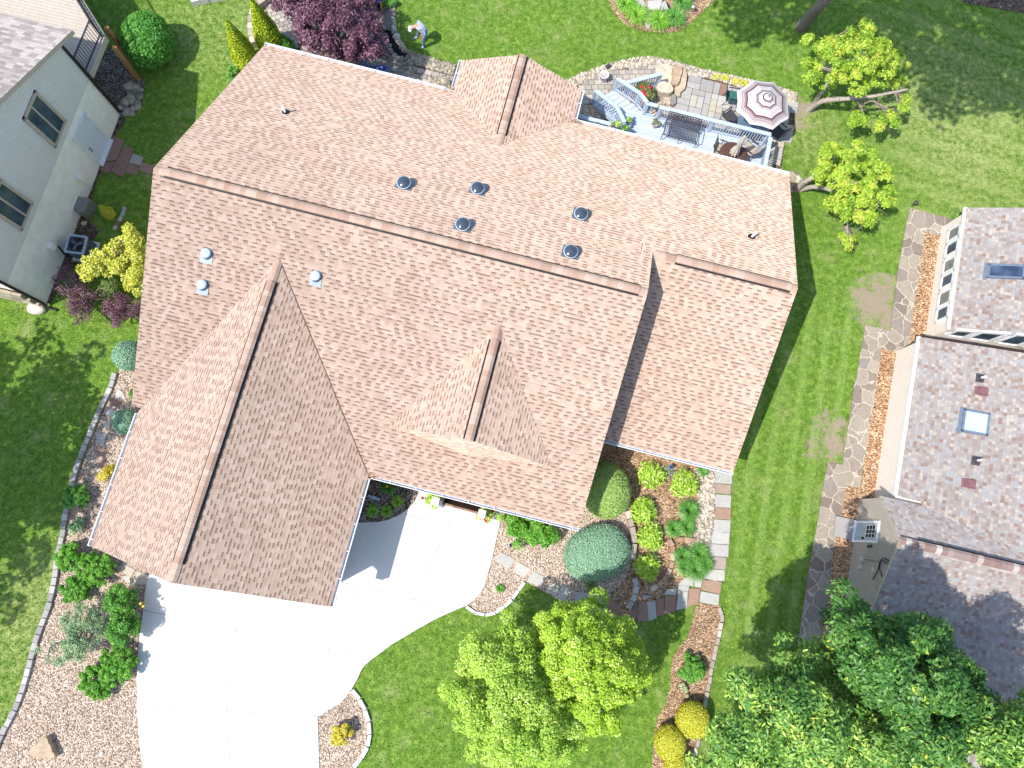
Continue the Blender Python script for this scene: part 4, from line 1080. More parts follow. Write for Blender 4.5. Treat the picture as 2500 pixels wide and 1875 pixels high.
for (c_, r_, x, y, x2, y2) in ((0, 0, 680, 1525, 790, 1640), (0, 1, 430, 460, 540, 490)):
    q = lw(c_, r_, x, y); e_ = lw(c_, r_, x2, y2)
    ub = MB(); ub.box(q + LN * .09, (.26, .16, .3), ax=(LD, LN, Vector((0, 0, 1)))); ub.tube([q + LN * .05, e_ + LN * .05], .02, 6)
    ub.build('utility_box', [M['stucco']], left)
# stone base and lawn face at the near corner of that house
stn = MB()
for i in range(26):
    for j in range(5):
        stn.box(LP(Lw + .14, .15 + j * .3, -.3 - i * .42 - (j % 2) * .2), (.12, .4, .28), ax=(LD, LN, Vector((0, 0, 1))), rd=R0.random())
stn.build('stone_veneer', [M['river']], left)
# raised deck with railing and cedar post
ldk = thing('raised_deck', 'raised cream deck with dark metal railing behind the grey sided house', 'deck', P(258, 90, 0))
dz = 2.6
along = -LN                                                        # boards run away from the big house
E0 = P(253, 87, dz); E1 = P(216, 177, dz); E2 = P(188, -18, dz)
ed = E2 - E0
nlen = (E1 - E0).length
mb = MB()
for i in range(52):
    t = i * .145 + .07                                             # distance north of the house wall
    a = E1 + (E0 - E1).normalized() * t
    if t > nlen:
        k = (t - nlen) / max(.01, ed.dot(-LD)); a = E0 + ed * k
    mb.box(a + along * 4.0 - Vector((0, 0, .02)), (8.0, .135, .04), ax=(along, LD, Vector((0, 0, 1))))
mb.build('deck_board', [M['deck_left']], ldk)
E3 = E0 + ed * 1.5
fb = MB(); rl = MB()
for a, b in ((E1, E0), (E0, E3)):
    d = (b - a).normalized(); o = Vector((-d.y, d.x, 0)); o = o if o.dot(LN) > 0 else -o
    fb.box((a + b) / 2 + o * .03 - Vector((0, 0, .17)), ((b - a).length + .05, .05, .32), ax=(d, o, Vector((0, 0, 1))))
    ra = a - o * .08; rb2 = b - o * .08
    for z_ in (.1, .95): rl.bar(ra + Vector((0, 0, z_)), rb2 + Vector((0, 0, z_)), .05)
    n_ = int((b - a).length / .13)
    for k in range(n_ + 1):
        q = ra + (rb2 - ra) * (k / n_); rl.bar(q + Vector((0, 0, .1)), q + Vector((0, 0, .95)), .022)
        if k % 15 == 0: rl.bar(q, q + Vector((0, 0, 1.02)), .06)
fb.build('fascia_board', [M['deck_left']], ldk)
rl.build('railing', [M['metal_dark']], ldk)
for q in ((340, 196), (322, 150)):
    b_ = P(q[0], q[1], 0); ps = MB(); ps.box((b_.x, b_.y, 1.13), (.17, .17, 2.26), 1.33)
    ps.build('post', [M['wood']], ldk)
# ---------------------------------------------------------------- right neighbour
RD = Vector((cos(rad(75.5)), sin(rad(75.5)), 0)); RE = Vector((cos(rad(-14.5)), sin(rad(-14.5)), 0)); UP = Vector((0, 0, 1))
right = thing('tan_sided_house', 'tan sided neighbour house with mottled grey roofs along the right edge', 'house', (22, 3, 0))
ua = P(*T(3, 1, 1575, 1187), 1.75); ub = P(*T(3, 1, 1722, 130), 1.75)
uL = (ub - ua).dot(RD); up_ = .58
rr = MB()
uf = ua + RD * uL
roofplane(rr, [ua, uf, uf + RE * 7 + UP * 7 * up_, ua + RE * 7 + UP * 7 * up_], .16)
la = P(*T(3, 2, 1118, 955), 1.7); lb2 = P(*T(3, 1, 1320, 1245), 1.7)
lL = (lb2 - la).dot(RD); lp = .29
lt = la + RD * lL
# lower block: runs on south behind the gable
lsn = la - RD * 9
roofplane(rr, [la, lt, lt + RE * 9 + UP * 9 * lp, la + RE * 9 + UP * 9 * lp], .16)
roofplane(rr, [la + RE * .9 + UP * .9 * lp, la + RE * 9 + UP * 9 * lp, lsn + RE * 9 + UP * 9 * lp, lsn + RE * .9 + UP * .9 * lp], .16)
gA = P(*T(3, 2, 775, 1035)); gB = P(*T(3, 2, 692, 1650))
gd_ = (gB - gA).normalized()
gw = lambda x, y: PW(*T(3, 2, x, y), gA, gB)
gl_, gp, gr_ = gw(985, 960), gw(1155, 1350), PW(*T(3, 3, 955, 290), gA, gB)
gn = Vector((-gd_.y, gd_.x, 0)); gn = gn if gn.x < 0 else -gn
tl, tp = (gl_ - gA).dot(gd_), (gp - gA).dot(gd_)
gs = (gp.z - gl_.z) / (tp - tl)
tr_ = tp + (tp - tl) * 2.3
def GP_(t, z, o=0.0): q = gA + gd_ * t + gn * o; return Vector((q.x, q.y, z))
zl, zp = gp.z - gs * (tp - tl), gp.z
ovg = .12
roofplane(rr, [GP_(tl, zl + .1, ovg), GP_(tp, zp + .1, ovg), GP_(tp, zp + .1, -9), GP_(tl, zl + .1, -9)], .14)
gs2 = .5
roofplane(rr, [GP_(tp, zp + .1, ovg), GP_(tr_, zp + .1 - gs2 * (tr_ - tp), ovg), GP_(tr_, zp + .1 - gs2 * (tr_ - tp), -9), GP_(tp, zp + .1, -9)], .14)
rr.build('roof', [M['roof_right'], M['trim']], right)
ridge(right, GP_(tp, zp + .12, ovg), GP_(tp, zp + .12, -8.9), gs2, gs, M['cap_right'], .45, 9, hw=.17, lift=.05, seg=.22, seed=8)
gutter(right, ua + RD * .05, uf, -RE, .14)
gutter(right, la + RD * .02, lt, -RE, .14)
rw = MB()
def rwall(o, a, b, z0=0.0, zt=None, depth=6):
    """block of wall: west face from o+RD*a to o+RD*b"""
    q = [o + RD * a, o + RD * b, o + RD * b + RE * depth, o + RD * a + RE * depth]
    rw.prism([(p_.x, p_.y) for p_ in q], z0, zt)
uw = P(2256, 820); uw = uw + RE * 0
uo = (P(2275, 710) - ua).dot(RE); lo_ = (P(2155, 1073) - la).dot(RE)
rwall(ua + RE * uo, .06, uL - .2, 0, 1.7)
rwall(la + RE * lo_, -.2, lL - .2, 0, 1.66)
# rising end walls under the single slopes
for o, b, p_ in ((ua + RE * uo + RD * .06, 1.66, up_), (ua + RE * uo + RD * (uL - .2), 1.66, up_), (la + RE * lo_ + RD * (lL - .2), 1.6, lp)):
    q = [Vector((o.x, o.y, b)), Vector((o.x, o.y, b)) + RE * 6, Vector((o.x, o.y, b + max(0, uo) * p_ - .08)) + RE * 6 + UP * 6 * p_, Vector((o.x, o.y, b + max(0, uo) * p_ - .16))]
    rw.quad(q); rw.quad(q[::-1])
q = [GP_(tl + .05, 0), GP_(tr_ - .3, 0), GP_(tr_ - .3, zp - gs2 * (tr_ - tp - .3)), GP_(tp, zp - .03), GP_(tl + .05, zl - .03)]
rw.quad(q); rw.quad(q[::-1])
q2 = [GP_(tl + .05, 0), GP_(tl + .05, 0, -6), GP_(tl + .05, zl - .03, -6), GP_(tl + .05, zl - .03)]
rw.quad(q2); rw.quad(q2[::-1])
rw.build('wall', [M['siding_tan']], right)
fl = MB(); fl.bar(lt + UP * .03 + RD * .03, lt + UP * .03 + RD * .03 + RE * 8 + UP * 8 * lp, .07, .06); fl.build('flashing', [M['downspout']], right)
# window band of the upper block
wo = ua + RE * (uo - .005)
nW = -RE
for k, (f0_, f1_) in enumerate(((.03, .155), (.175, .315), (.36, .485), (.51, .64), (.685, .81), (.84, .965))):
    t0, t1 = .5 + (uL - 1.0) * f0_, .5 + (uL - 1.0) * f1_
    pts = [wo + RD * t0 + UP * (-.8), wo + RD * t1 + UP * (-.8), wo + RD * t1 + UP * (-.1), wo + RD * t0 + UP * (-.1)]
    pts = [Vector((p_.x, p_.y, z_)) for p_, z_ in zip(pts, (.72, .72, 1.54, 1.54))]
    o_ = window_on(right, pts, nW, 'white', .1, False)
    if k % 2:
        bl2 = MB(); bl2.quad([p_ + nW * .024 for p_ in pts]); bl2.quad([p_ + nW * .024 for p_ in pts][::-1]); bl2.build('blind', [M['blind_pale']], o_)
sb_ = ua + RE * uo + RD * .055
for t0, t1 in ((.25, .85), (1.0, 1.75), (2.0, 2.75), (2.9, 3.6)):
    pts = [Vector((0, 0, 0))] * 4
    zz = 1.74 + .1
    pts = [sb_ + RE * t0, sb_ + RE * t1, sb_ + RE * t1, sb_ + RE * t0]
    zb = [1.74 + lp * (t0 + 1.6) - .2, 1.74 + lp * (t1 + 1.6) - .2]
    zt_ = [1.74 + up_ * (t0 + .42) - .2, 1.74 + up_ * (t1 + .42) - .2]
    pts = [Vector((p_.x, p_.y, z_)) for p_, z_ in zip(pts, (1.05 + t0 * .3, 1.05 + t1 * .3, zt_[1], zt_[0]))]
    window_on(right, pts, -RD, 'white', .09, False)
# side door
da, db_ = (gw(960, 1180) - gA).dot(gd_), (gw(945, 1352) - gA).dot(gd_)
dr = MB()
for t_ in (da, db_): dr.box(GP_(t_, .98, .02), (.09, .07, 1.78), ax=(gd_, gn, UP))
dr.box(GP_((da + db_) / 2, 1.86, .02), (db_ - da + .09, .07, .09), ax=(gd_, gn, UP))
dr.box(GP_((da + db_) / 2, .13, .06), (db_ - da + .12, .16, .08), ax=(gd_, gn, UP))
do = dr.build('door', [M['white']], right)
dl = MB(); dl.box(GP_((da + db_) / 2, .98, .015), (db_ - da - .09, .05, 1.68), ax=(gd_, gn, UP))
dl.build('door_leaf', [paint('grey_door', hx('a9b5bf'), .5)], do)
wn = MB(); wn.box(GP_((da + db_) / 2, 1.38, .045), (.5, .012, .68), ax=(gd_, gn, UP)); o_ = wn.build('door_window', [M['black']], do)
hd_ = MB(); hd_.box(GP_(db_ - .12, .85, .07), (.08, .06, .08), ax=(gd_, gn, UP)); hd_.build('handle', [M['black']], do)
gr = MB()
for f_ in (-.25, -.083, .083, .25): gr.box(GP_((da + db_) / 2 + f_, 1.38, .056), (.022, .014, .7), ax=(gd_, gn, UP))
for z_ in (1.04, 1.27, 1.49, 1.72): gr.box(GP_((da + db_) / 2, z_, .057), (.52, .014, .022), ax=(gd_, gn, UP))
gr.build('muntin', [M['white']], do)
lm = MB(); q = gw(890, 1392); lm.tube([q + gn * .05 - UP * .12, q + gn * .07 + UP * .12], [.07, .05], 10); lm.build('wall_lamp', [M['metal_dark']], right)
mt = MB(); q = gw(830, 1500); mt.box(q + gn * .07, (.2, .12, .22), ax=(gd_, gn, UP)); q2 = gw(810, 1570); mt.box(q2 + gn * .06, (.18, .1, .28), ax=(gd_, gn, UP))
e1 = gw(1070, 1530); e2 = gw(840, 1490)
mt.tube([e2 + gn * .06, e1 + gn * .06 - UP * .05], .025, 6); mt.tube([e2 + gn * .05 - gd_ * -.06, e1 + gn * .05 + gd_ * .06 - UP * .05], .02, 6)
mt.build('electric_meter', [M['edging']], right)
cw = MB()
for pts in ([(1060, 1520), (1000, 1500), (980, 1580), (990, 1620), (1000, 1659)], [(1050, 1535), (990, 1520), (965, 1600), (920, 1680)]):
    cw.tube(smooth([gw(*q) + gn * .08 for q in pts], 4), .018, 6)
cw.build('service_cable', [M['black']], right)
def onplane(px, py, o, p_, ax):
    for z in np.arange(6.5, 1.4, -.01):
        a = P(px, py, z)
        if a.z <= o.z + (a - o).dot(ax) * p_: return a
    return P(px, py, 2)
def skyl(q, o, p_, sz, glass, lab):
    c = onplane(*q, o, p_, RE)
    d = (RE + UP * p_).normalized(); n_ = d.cross(RD); n_ = n_ if n_.z > 0 else -n_
    mb = MB()
    for a, b, s1, s2 in ((0, sz[1] / 2, sz[0] + .08, .08), (0, -sz[1] / 2, sz[0] + .08, .08), (sz[0] / 2, 0, .08, sz[1] + .08), (-sz[0] / 2, 0, .08, sz[1] + .08)):
        mb.box(c + d * a + RD * b + n_ * .06, (s1, s2, .12), ax=(d, RD, n_))
    mb.box(c - d * (sz[0] / 2 + .1) + n_ * .02, (.14, sz[1] + .22, .02), ax=(d, RD, n_))
    fr = mb.build('skylight', [M['galv']], right)
    g2 = MB(); g2.box(c + n_ * .08, (sz[0] - .02, sz[1] - .02, .03), ax=(d, RD, n_))
    g2.build('pane', [M[glass]], fr)
skyl(T(3, 1, 2050, 685), ua, up_, (1.2, .55), 'skyblue', '')
skyl(T(3, 2, 1785, 325), la, lp, (.85, .85), 'skyglass', '')
for q in (T(3, 1, 1825, 1600), T(3, 2, 1790, 652)):
    c = onplane(*q, la, lp, RE); d = (RE + UP * lp).normalized(); n_ = d.cross(RD); n_ = n_ if n_.z > 0 else -n_
    mb = MB(); mb.box(c + n_ * .02, (.3, .36, .02), ax=(d, RD, n_)); mb.lathe(c, [(.13, .0), (.1, .09), (.06, .16)], 14)
    o_ = mb.build('vent_pipe', [M['metal_dark']], right)
    m2 = MB(); m2.lathe(c, [(.045, 0), (.045, .42), (.03, .42)], 10); m2.build('pipe', [M['white']], o_)
for q in (T(3, 2, 1850, 55), T(3, 2, 1740, 852)):
    c = onplane(*q, la, lp, RE); d = (RE + UP * lp).normalized(); n_ = d.cross(RD); n_ = n_ if n_.z > 0 else -n_
    mb = MB()
    mb.box(c + n_ * .02 - d * .05, (.5, .34, .02), ax=(d, RD, n_))
    for k in range(6):
        a0 = -.16 + k * .06; h0 = .12 * (1 - ((k - 2.5) / 3.6) ** 2)
        mb.box(c + d * a0 + n_ * (h0 / 2 + .03), (.062, .3, h0), ax=(d, RD, n_))
    mb.build('roof_vent', [M['maroon']], right)

# ---------------------------------------------------------------- plants
def sphere_dirs(rg, n, up=.0):
    d = rg.normal(size=(n, 3)); d /= np.linalg.norm(d, axis=1)[:, None]
    d[:, 2] = np.where(d[:, 2] < -up, -d[:, 2], d[:, 2]) if up < 1 else d[:, 2]
    return d
def leaves(rg, C, N, ln, wd, fold=.25):
    """diamond leaves at C facing N"""
    n = len(C)
    N = N / (np.linalg.norm(N, axis=1)[:, None] + 1e-9)
    t = rg.normal(size=(n, 3)); t -= (t * N).sum(1)[:, None] * N
    t /= np.linalg.norm(t, axis=1)[:, None] + 1e-9
    b = np.cross(N, t)
    ln = (ln * rg.uniform(.7, 1.25, n))[:, None]; wd = (wd * rg.uniform(.75, 1.2, n))[:, None]
    A = C - t * ln * .5; D = C + t * ln * .5 - N * ln * fold * .3
    B = C + b * wd * .5 + N * wd * fold * .4 - t * ln * .08; E = C - b * wd * .5 + N * wd * fold * .4 - t * ln * .08
    return np.stack([A, B, D, E], 1).reshape(-1, 3)
def clumpleaves(rg, clumps, n, ln, wd, upb=.5, inner=.55, flat=.75):
    cl = np.array(clumps, float)
    p_ = cl[:, 3] ** 2; p_ /= p_.sum()
    k = rg.choice(len(cl), n, p=p_)
    d = sphere_dirs(rg, n, .45)
    r = rg.uniform(inner, 1.0, n) ** .6
    C = cl[k, :3] + d * (r * cl[k, 3])[:, None] * np.array([1, 1, flat])
    N = d * .7 + rg.normal(size=(n, 3)) * .45 + np.array([0, 0, upb])
    cr = rg.normal(0, .13, len(cl))                  # each shoot has its own tint
    rnd = np.clip(rg.beta(2.2, 2.2, n) + cr[k], 0, 1)
    return leaves(rg, C, N, ln, wd), rnd
def foliage(name, rg, clumps, n, ln, wd, mat, parent=None, **kw):
    V, r = clumpleaves(rg, clumps, n, ln, wd, **kw)
    return put(name, fastmesh(name, V, 4, r), [mat], parent)
def outline_crown(rg, px, zedge, ztop, zbot, k, r0, r1, dmax=None):
    """clumps filling an outline seen in the photograph, domed to ztop"""
    px = np.array(px, float); out = []
    x0, y0 = px.min(0); x1, y1 = px.max(0)
    md = None
    X = rg.uniform(x0, x1, 4000); Y = rg.uniform(y0, y1, 4000)
    ok = inpoly(X, Y, px); X = X[ok]; Y = Y[ok]
    D = distpoly(X, Y, px); md = dmax or D.max()
    i = 0
    while len(out) < k and i < len(X):
        t = min(1.0, D[i] / md)
        h = math.sqrt(max(0, 1 - (1 - t) ** 2))
        zt = zedge + (ztop - zedge) * h; zb = zedge + (zbot - zedge) * h
        z = zt - rg.random() ** 2.2 * (zt - zb)
        r = rg.uniform(r0, r1)
        if D[i] > r * 26: out.append((*P(X[i], Y[i], z)[:2], z, r))
        i += 1
    return out
def trunk_to(parent, base, clumps, r, mat, seed=0, limbs=9, split=.45, name='trunk'):
    rg = random.Random(seed); mb = MB()
    cs = [Vector(c[:3]) for c in clumps]
    ctr = sum(cs, Vector((0, 0, 0))) / len(cs)
    base = Vector(base)
    fork = base + (ctr - base) * split
    bend = Vector((rg.uniform(-.15, .15), rg.uniform(-.15, .15), 0))
    mb.tube(smooth([base - Vector((0, 0, .1)), base + (fork - base) * .5 + bend, fork], 4), [r * (1.25 - .05 * i) for i in range(9)], 9)
    for c in rg.sample(cs, min(limbs, len(cs))):
        m_ = fork + (c - fork) * .5 + Vector((rg.uniform(-.3, .3), rg.uniform(-.3, .3), rg.uniform(-.1, .3)))
        pth = smooth([fork, m_, c], 4)
        mb.tube(pth, [r * .62 * (1 - i / len(pth)) + .015 for i in range(len(pth))], 6)
    return mb.build(name, [mat], parent)
def tree(name, label, base, clumps, n, ln, wd, leaf, bark, r, seed, group=None, limbs=9, cat='tree', split=.45, **kw):
    rg = np.random.default_rng(seed)
    o = thing(name, label, cat, base, 0, group)
    trunk_to(o, base, clumps, r, bark, seed, limbs, split)
    foliage('crown', rg, clumps, n, ln, wd, leaf, o, **kw)
    return o
def S_(pts, k=1.0): return [(a * k, b * k) for a, b in pts]
rg = np.random.default_rng(3)
# the two lime green trees on the front lawn (outlines in photograph pixels)
r_out = TP(2, 3, [(220, 300), (330, 290), (390, 240), (480, 260), (600, 250), (660, 210), (760, 140), (830, 210), (830, 300), (910, 350), (1030, 400), (1040, 480), (1120, 560), (1150, 680), (1140, 800), (1180, 880), (1110, 1000), (1050, 1100), (930, 1150), (1000, 1290), (900, 1380), (780, 1290), (690, 1420), (560, 1300), (400, 1150), (250, 900), (130, 620), (150, 520), (230, 460)])
l_out = TP(1, 3, [(2110, 330), (2180, 320)]) + TP(2, 3, [(90, 330), (230, 480), (290, 580), (340, 780), (470, 1060), (600, 1300), (690, 1430), (640, 1480), (500, 1550), (400, 1640), (300, 1720), (0, 1730)]) + TP(1, 3, [(2100, 1720), (1990, 1600), (1850, 1560), (1770, 1400), (1700, 1270), (1650, 1200), (1680, 1060), (1590, 990), (1650, 930), (1790, 900), (1760, 800), (1730, 640), (1740, 570), (1870, 480), (1960, 480), (2050, 470), (2130, 420)])
lime = outline_crown(rg, r_out, 2.6, 6.0, 1.4, 260, .15, .42)
limep = outline_crown(rg, l_out, 2.6, 5.6, 1.4, 280, .15, .42)
tree('lime_tree', 'bright lime green round tree beside the flagstones on the front lawn', P(1415, 1590), lime, 52000, .088, .062, L['lime'], M['bark'], .13, 31, inner=.5)
tree('lime_tree', 'paler green tree on the driveway side of the front lawn', P(1255, 1640), limep, 50000, .086, .06, L['limepale'], M['bark'], .13, 32, inner=.5)
# large ash trees at the lower right
a_out = TP(2, 3, [(1805, 840), (1960, 850), (2080, 800), (2206, 790)]) + TP(3, 3, [(80, 460), (130, 450), (250, 520), (300, 620), (560, 580), (640, 900), (900, 1100), (1050, 1250), (1210, 1400), (1200, 1500), (1100, 1659), (1000, 1800), (0, 1800)]) + TP(2, 3, [(1700, 1800), (1500, 1659), (1560, 1540), (1720, 1620), (1700, 1300), (1650, 1260), (1780, 1190), (1860, 1230), (1900, 1120), (1810, 960)])
b_out = TP(3, 3, [(440, 340), (520, 290), (590, 330), (580, 90), (640, 50), (680, 130), (760, 200), (860, 280), (950, 330), (1080, 430), (1150, 350), (1260, 370), (1380, 330), (1470, 400), (1530, 480), (1560, 620), (1680, 720), (1860, 850), (1800, 1000), (1900, 1010), (2030, 1150), (1950, 1250), (1700, 1300), (1800, 1500), (1700, 1800), (1100, 1800), (1150, 1450), (950, 1150), (650, 900), (560, 600), (460, 450)])
c_out = TP(3, 3, [(1690, 1330), (1800, 1250), (2020, 1180), (2100, 1080), (2300, 1050), (2600, 1100), (2600, 1900), (2000, 1900), (1850, 1550)])
ash1 = outline_crown(rg, a_out, 4.6, 10.4, 2.4, 300, .2, .55)
ash2 = outline_crown(rg, b_out, 6.2, 10.8, 4.0, 270, .2, .5)
ash3 = outline_crown(rg, c_out, 6.0, 10.8, 4.0, 130, .22, .55)
tree('ash_tree', 'tall sunlit ash tree leaning over the lawn at the bottom right', P(1830, 1690), ash1, 44000, .17, .066, L['ash'], M['bark'], .24, 33, inner=.35, limbs=22)
tree('ash_tree', 'shaded ash tree overlapping the corner of the tan sided house', P(2000, 1650), ash2, 38000, .165, .066, leafmat('leaf_ash_dark', [(0, hg('2f5a24')), (.5, hg('467630')), (.9, hg('6e9a44')), (1, hg('b4c44c'))], .15), M['bark'], .2, 34, inner=.45)  # darker leaf copy: shade from the taller tree put into the colour
tree('ash_tree', 'bright ash tree cut off by the lower right picture corner', P(2080, 1640), ash3, 19000, .17, .066, L['ash'], M['bark'], .22, 35, inner=.45)
# two fruit trees on the right lawn
p_out = TP(3, 0, [(215, 380), (290, 270), (560, 300), (590, 200), (700, 210), (770, 240), (790, 95), (830, 150), (920, 190), (1000, 260), (1050, 370), (1060, 430), (1150, 460), (1260, 600), (1240, 700), (1180, 760), (1000, 760), (880, 850), (640, 840), (450, 770), (310, 700), (340, 600), (140, 530), (190, 490), (420, 500), (240, 430)])
p2_out = TP(3, 0, [(440, 1280), (470, 1180), (560, 1200), (640, 1260), (830, 1180), (940, 1190), (960, 1300), (1060, 1350), (1090, 1480), (1080, 1659)]) + TP(3, 1, [(1140, 40), (1090, 180), (980, 200), (900, 290), (830, 330), (720, 260), (560, 240), (480, 100)]) + TP(3, 0, [(410, 1659), (400, 1480)])
plum1 = outline_crown(rg, p_out, 1.9, 3.7, 1.4, 120, .14, .34)
plum1 += [(*P(*T(3, 0, x, y), 1.9)[:2], 1.9, .3) for x, y in ((1180, 860), (1170, 930), (1060, 1000), (1090, 1050), (980, 1050), (820, 1040), (760, 1000), (740, 1050), (960, 1090))]
plum2 = outline_crown(rg, p2_out, 1.8, 3.4, 1.3, 120, .14, .34)
plum2 += [(*P(*T(3, 1, x, y), 1.6)[:2], 1.6, .22) for x, y in ((660, 420), (690, 460), (720, 400), (640, 380))]
def fruit(label, base, forks, clumps, n, seed, bare):
    o = thing('fruit_tree', label, 'tree', base, 0, 'fruit trees on the right lawn')
    mb = MB()
    base = Vector(base)
    for pts, r in forks:
        q = smooth([P(*a[:2], a[2]) for a in pts], 5)
        mb.tube(q, [r * (1 - .75 * i / len(q)) for i in range(len(q))], 8)
    mb.build('trunk', [M['bark_pale']], o)
    tw = MB(); rr_ = random.Random(seed)
    for a in bare:
        q = smooth([P(*b[:2], b[2]) for b in a], 4)
        tw.tube(q, [.035 * (1 - .8 * i / len(q)) + .006 for i in range(len(q))], 5)
        for k in range(14):
            s0 = q[rr_.randrange(len(q))]; d = Vector((rr_.uniform(-.5, .5), rr_.uniform(-.5, .3), rr_.uniform(-.2, .3)))
            tw.tube([s0, s0 + d * .5 + Vector((0, 0, .05)), s0 + d], [.012, .009, .005], 4)
    for c in random.Random(seed).sample(clumps, 40):
        e_ = Vector(c[:3]); s0 = Vector(clumps[rr_.randrange(len(clumps))][:3])
        if (e_ - s0).length < 1.6: tw.tube([s0, (s0 + e_) / 2 + Vector((0, 0, .06)), e_], [.025, .018, .01], 5)
    tw.build('branch', [M['twig']], o)
    foliage('crown', np.random.default_rng(seed), clumps, int(n * 1.35), .135, .075, L['plum'], o, inner=.2, upb=.7)
z_ = lambda x, y, z: (*T(3, 0, x, y), z)
y_1 = lambda x, y, z: (*T(3, 1, x, y), z)
fruit('bigger fruit tree with a bare forked limb, beside the striped umbrella', P(*T(3, 0, 345, 950)), [([z_(345, 950, -.05), z_(470, 870, .9), z_(680, 850, 1.6), z_(900, 830, 2.0), z_(1200, 770, 2.3)], .16), ([z_(370, 940, -.05), z_(430, 840, 1.0), z_(490, 760, 1.7), z_(560, 600, 2.4)], .13), ([z_(560, 600, 2.2), z_(750, 500, 2.6), z_(960, 490, 2.8)], .08), ([z_(560, 600, 2.2), z_(420, 570, 2.2), z_(270, 545, 2.0)], .05)], plum1, 11000, 41, [[z_(760, 860, 1.7), z_(800, 920, 1.8), z_(830, 990, 1.8), z_(920, 1090, 1.7)], [z_(800, 900, 1.8), z_(900, 870, 2.0), z_(960, 920, 1.9), z_(1040, 980, 1.8)], [z_(1090, 790, 2.2), z_(1110, 850, 2.1), z_(1120, 890, 2.0)], [z_(930, 880, 1.9), z_(1020, 930, 1.9), z_(1090, 950, 1.8)]])
fruit('smaller fruit tree with two low limbs near the house gutter corner', P(*T(3, 0, 245, 1640)), [([z_(240, 1640, -.05), z_(330, 1560, .8), z_(480, 1500, 1.4), z_(700, 1560, 2.0), z_(780, 1590, 2.2)], .15), ([z_(270, 1640, -.05), z_(400, 1610, .7), z_(560, 1650, 1.3), y_1(670, 120, 1.6), y_1(680, 250, 1.7), y_1(680, 420, 1.5)], .12), ([y_1(680, 180, 1.7), y_1(740, 210, 1.8), y_1(860, 270, 1.9)], .06)], plum2, 10000, 42, [[z_(690, 1570, 2.1), z_(700, 1640, 2.0), y_1(660, 60, 1.9)], [z_(900, 1600, 2.1), y_1(920, 60, 2.0), y_1(940, 130, 1.9)], [y_1(680, 280, 1.7), y_1(650, 350, 1.6), y_1(620, 410, 1.5)], [y_1(690, 330, 1.6), y_1(730, 430, 1.5)]])
# purple tree in the back garden
pu_out = TP(1, 0, [(130, 110), (190, -60), (400, -120), (800, -130), (1000, -40), (1060, 80), (1080, 160), (1130, 320), (1100, 420), (1110, 500), (1040, 540), (950, 545), (900, 500), (800, 520), (690, 520), (560, 470), (430, 450), (380, 380), (330, 290), (270, 240), (280, 150), (210, 120)])
purp = outline_crown(rg, pu_out, 1.8, 3.6, 1.2, 150, .18, .42)
tree('purple_leaf_tree', 'dark purple leaved tree in the back garden beside the black stream', P(820, 150), purp, 26000, .1, .075, L['purple'], M['bark'], .1, 43, inner=.4, limbs=14)
# tall trees beyond the top edge: only a trunk and their shade reach the picture
T1 = P(*T(3, 0, 285, 235))
cl = [(rg.uniform(10.3, 17.5), rg.uniform(14.0, 20.5), rg.uniform(14.6, 18), rg.uniform(.6, 1.2)) for _ in range(100)] + [(rg.uniform(2, 10.3), rg.uniform(17.8, 21.5), rg.uniform(14.6, 17.5), rg.uniform(.6, 1.1)) for _ in range(60)]
o_ = thing('tall_shade_tree', 'tall tree at the top edge with a bare grey trunk, its crown out of view', 'tree', T1)
tb = MB(); q = smooth([T1, P(*T(3, 0, 400, 100), 1.6), P(*T(3, 0, 520, -40), 3.2), Vector((T1.x + .6, T1.y - .5, 9)), Vector((11.0, 18.6, 15.0))], 4)
tb.tube(q, [.3 * (1 - .5 * i / len(q)) for i in range(len(q))], 10); tb.build('trunk', [M['bark']], o_)
foliage('crown', np.random.default_rng(51), cl, 13000, .3, .22, L['ash'], o_)
def shade_tree(label, base, off, spread, zr_, k, n, seed, r=.8):
    rg = np.random.default_rng(seed); b = Vector((base[0], base[1], 0))
    cl = [(b.x + off[0] + rg.normal(0, spread[0]), b.y + off[1] + rg.normal(0, spread[1]), rg.uniform(*zr_), rg.uniform(r * .6, r * 1.2)) for _ in range(k)]
    return tree('tall_shade_tree', label, b, cl, n, .3, .22, L['ash'], M['bark'], .28, seed)
shade_tree('leafy tree just past the top right corner, shading the lawn', (25.5, 28.0), (-5.5, -9.2), (2.4, 1.3), (14.6, 18), 100, 9000, 52)
shade_tree('leafy tree outside the left edge, dappling the left lawn', (-25.5, 2.0), (2.6, -.9), (1.3, 2.2), (6.5, 9.5), 80, 5200, 53, .8)
shade_tree('leafy tree beyond the left edge, nearer the grey sided house', (-27.5, -1.5), (3.0, .8), (1.2, 1.8), (7, 10), 60, 4800, 54, .75)

def shrub(label, px, z, r3, leaf, n, ln, wd, seed, k=14, rc=.45, group=None, name='shrub', cat='shrub', core=False, **kw):
    """loose shrub: clumps over an ellipsoid standing on the ground"""
    rg = np.random.default_rng(seed); c = P(px[0], px[1], z)
    cl = []
    for i in range(k):
        d = sphere_dirs(rg, 1, .2)[0]; q = rg.uniform(.35, .8)
        m_ = min(r3); cl.append((c.x + d[0] * r3[0] * q, c.y + d[1] * r3[1] * q, z + d[2] * r3[2] * q, m_ * rc * rg.uniform(.7, 1.25)))
    o = thing(name, label, cat, (c.x, c.y, 0), 0, group)
    mb = MB(); rr_ = random.Random(seed)
    for a in cl[:10]: mb.tube([Vector((c.x, c.y, -.02)), Vector(((c.x + a[0]) / 2, (c.y + a[1]) / 2, a[2] * .6)), Vector(a[:3])], [.03, .022, .01], 5)
    mb.build('stem', [M['twig']], o)
    foliage('foliage', rg, cl, n, ln, wd, leaf, o, **kw)
    return o
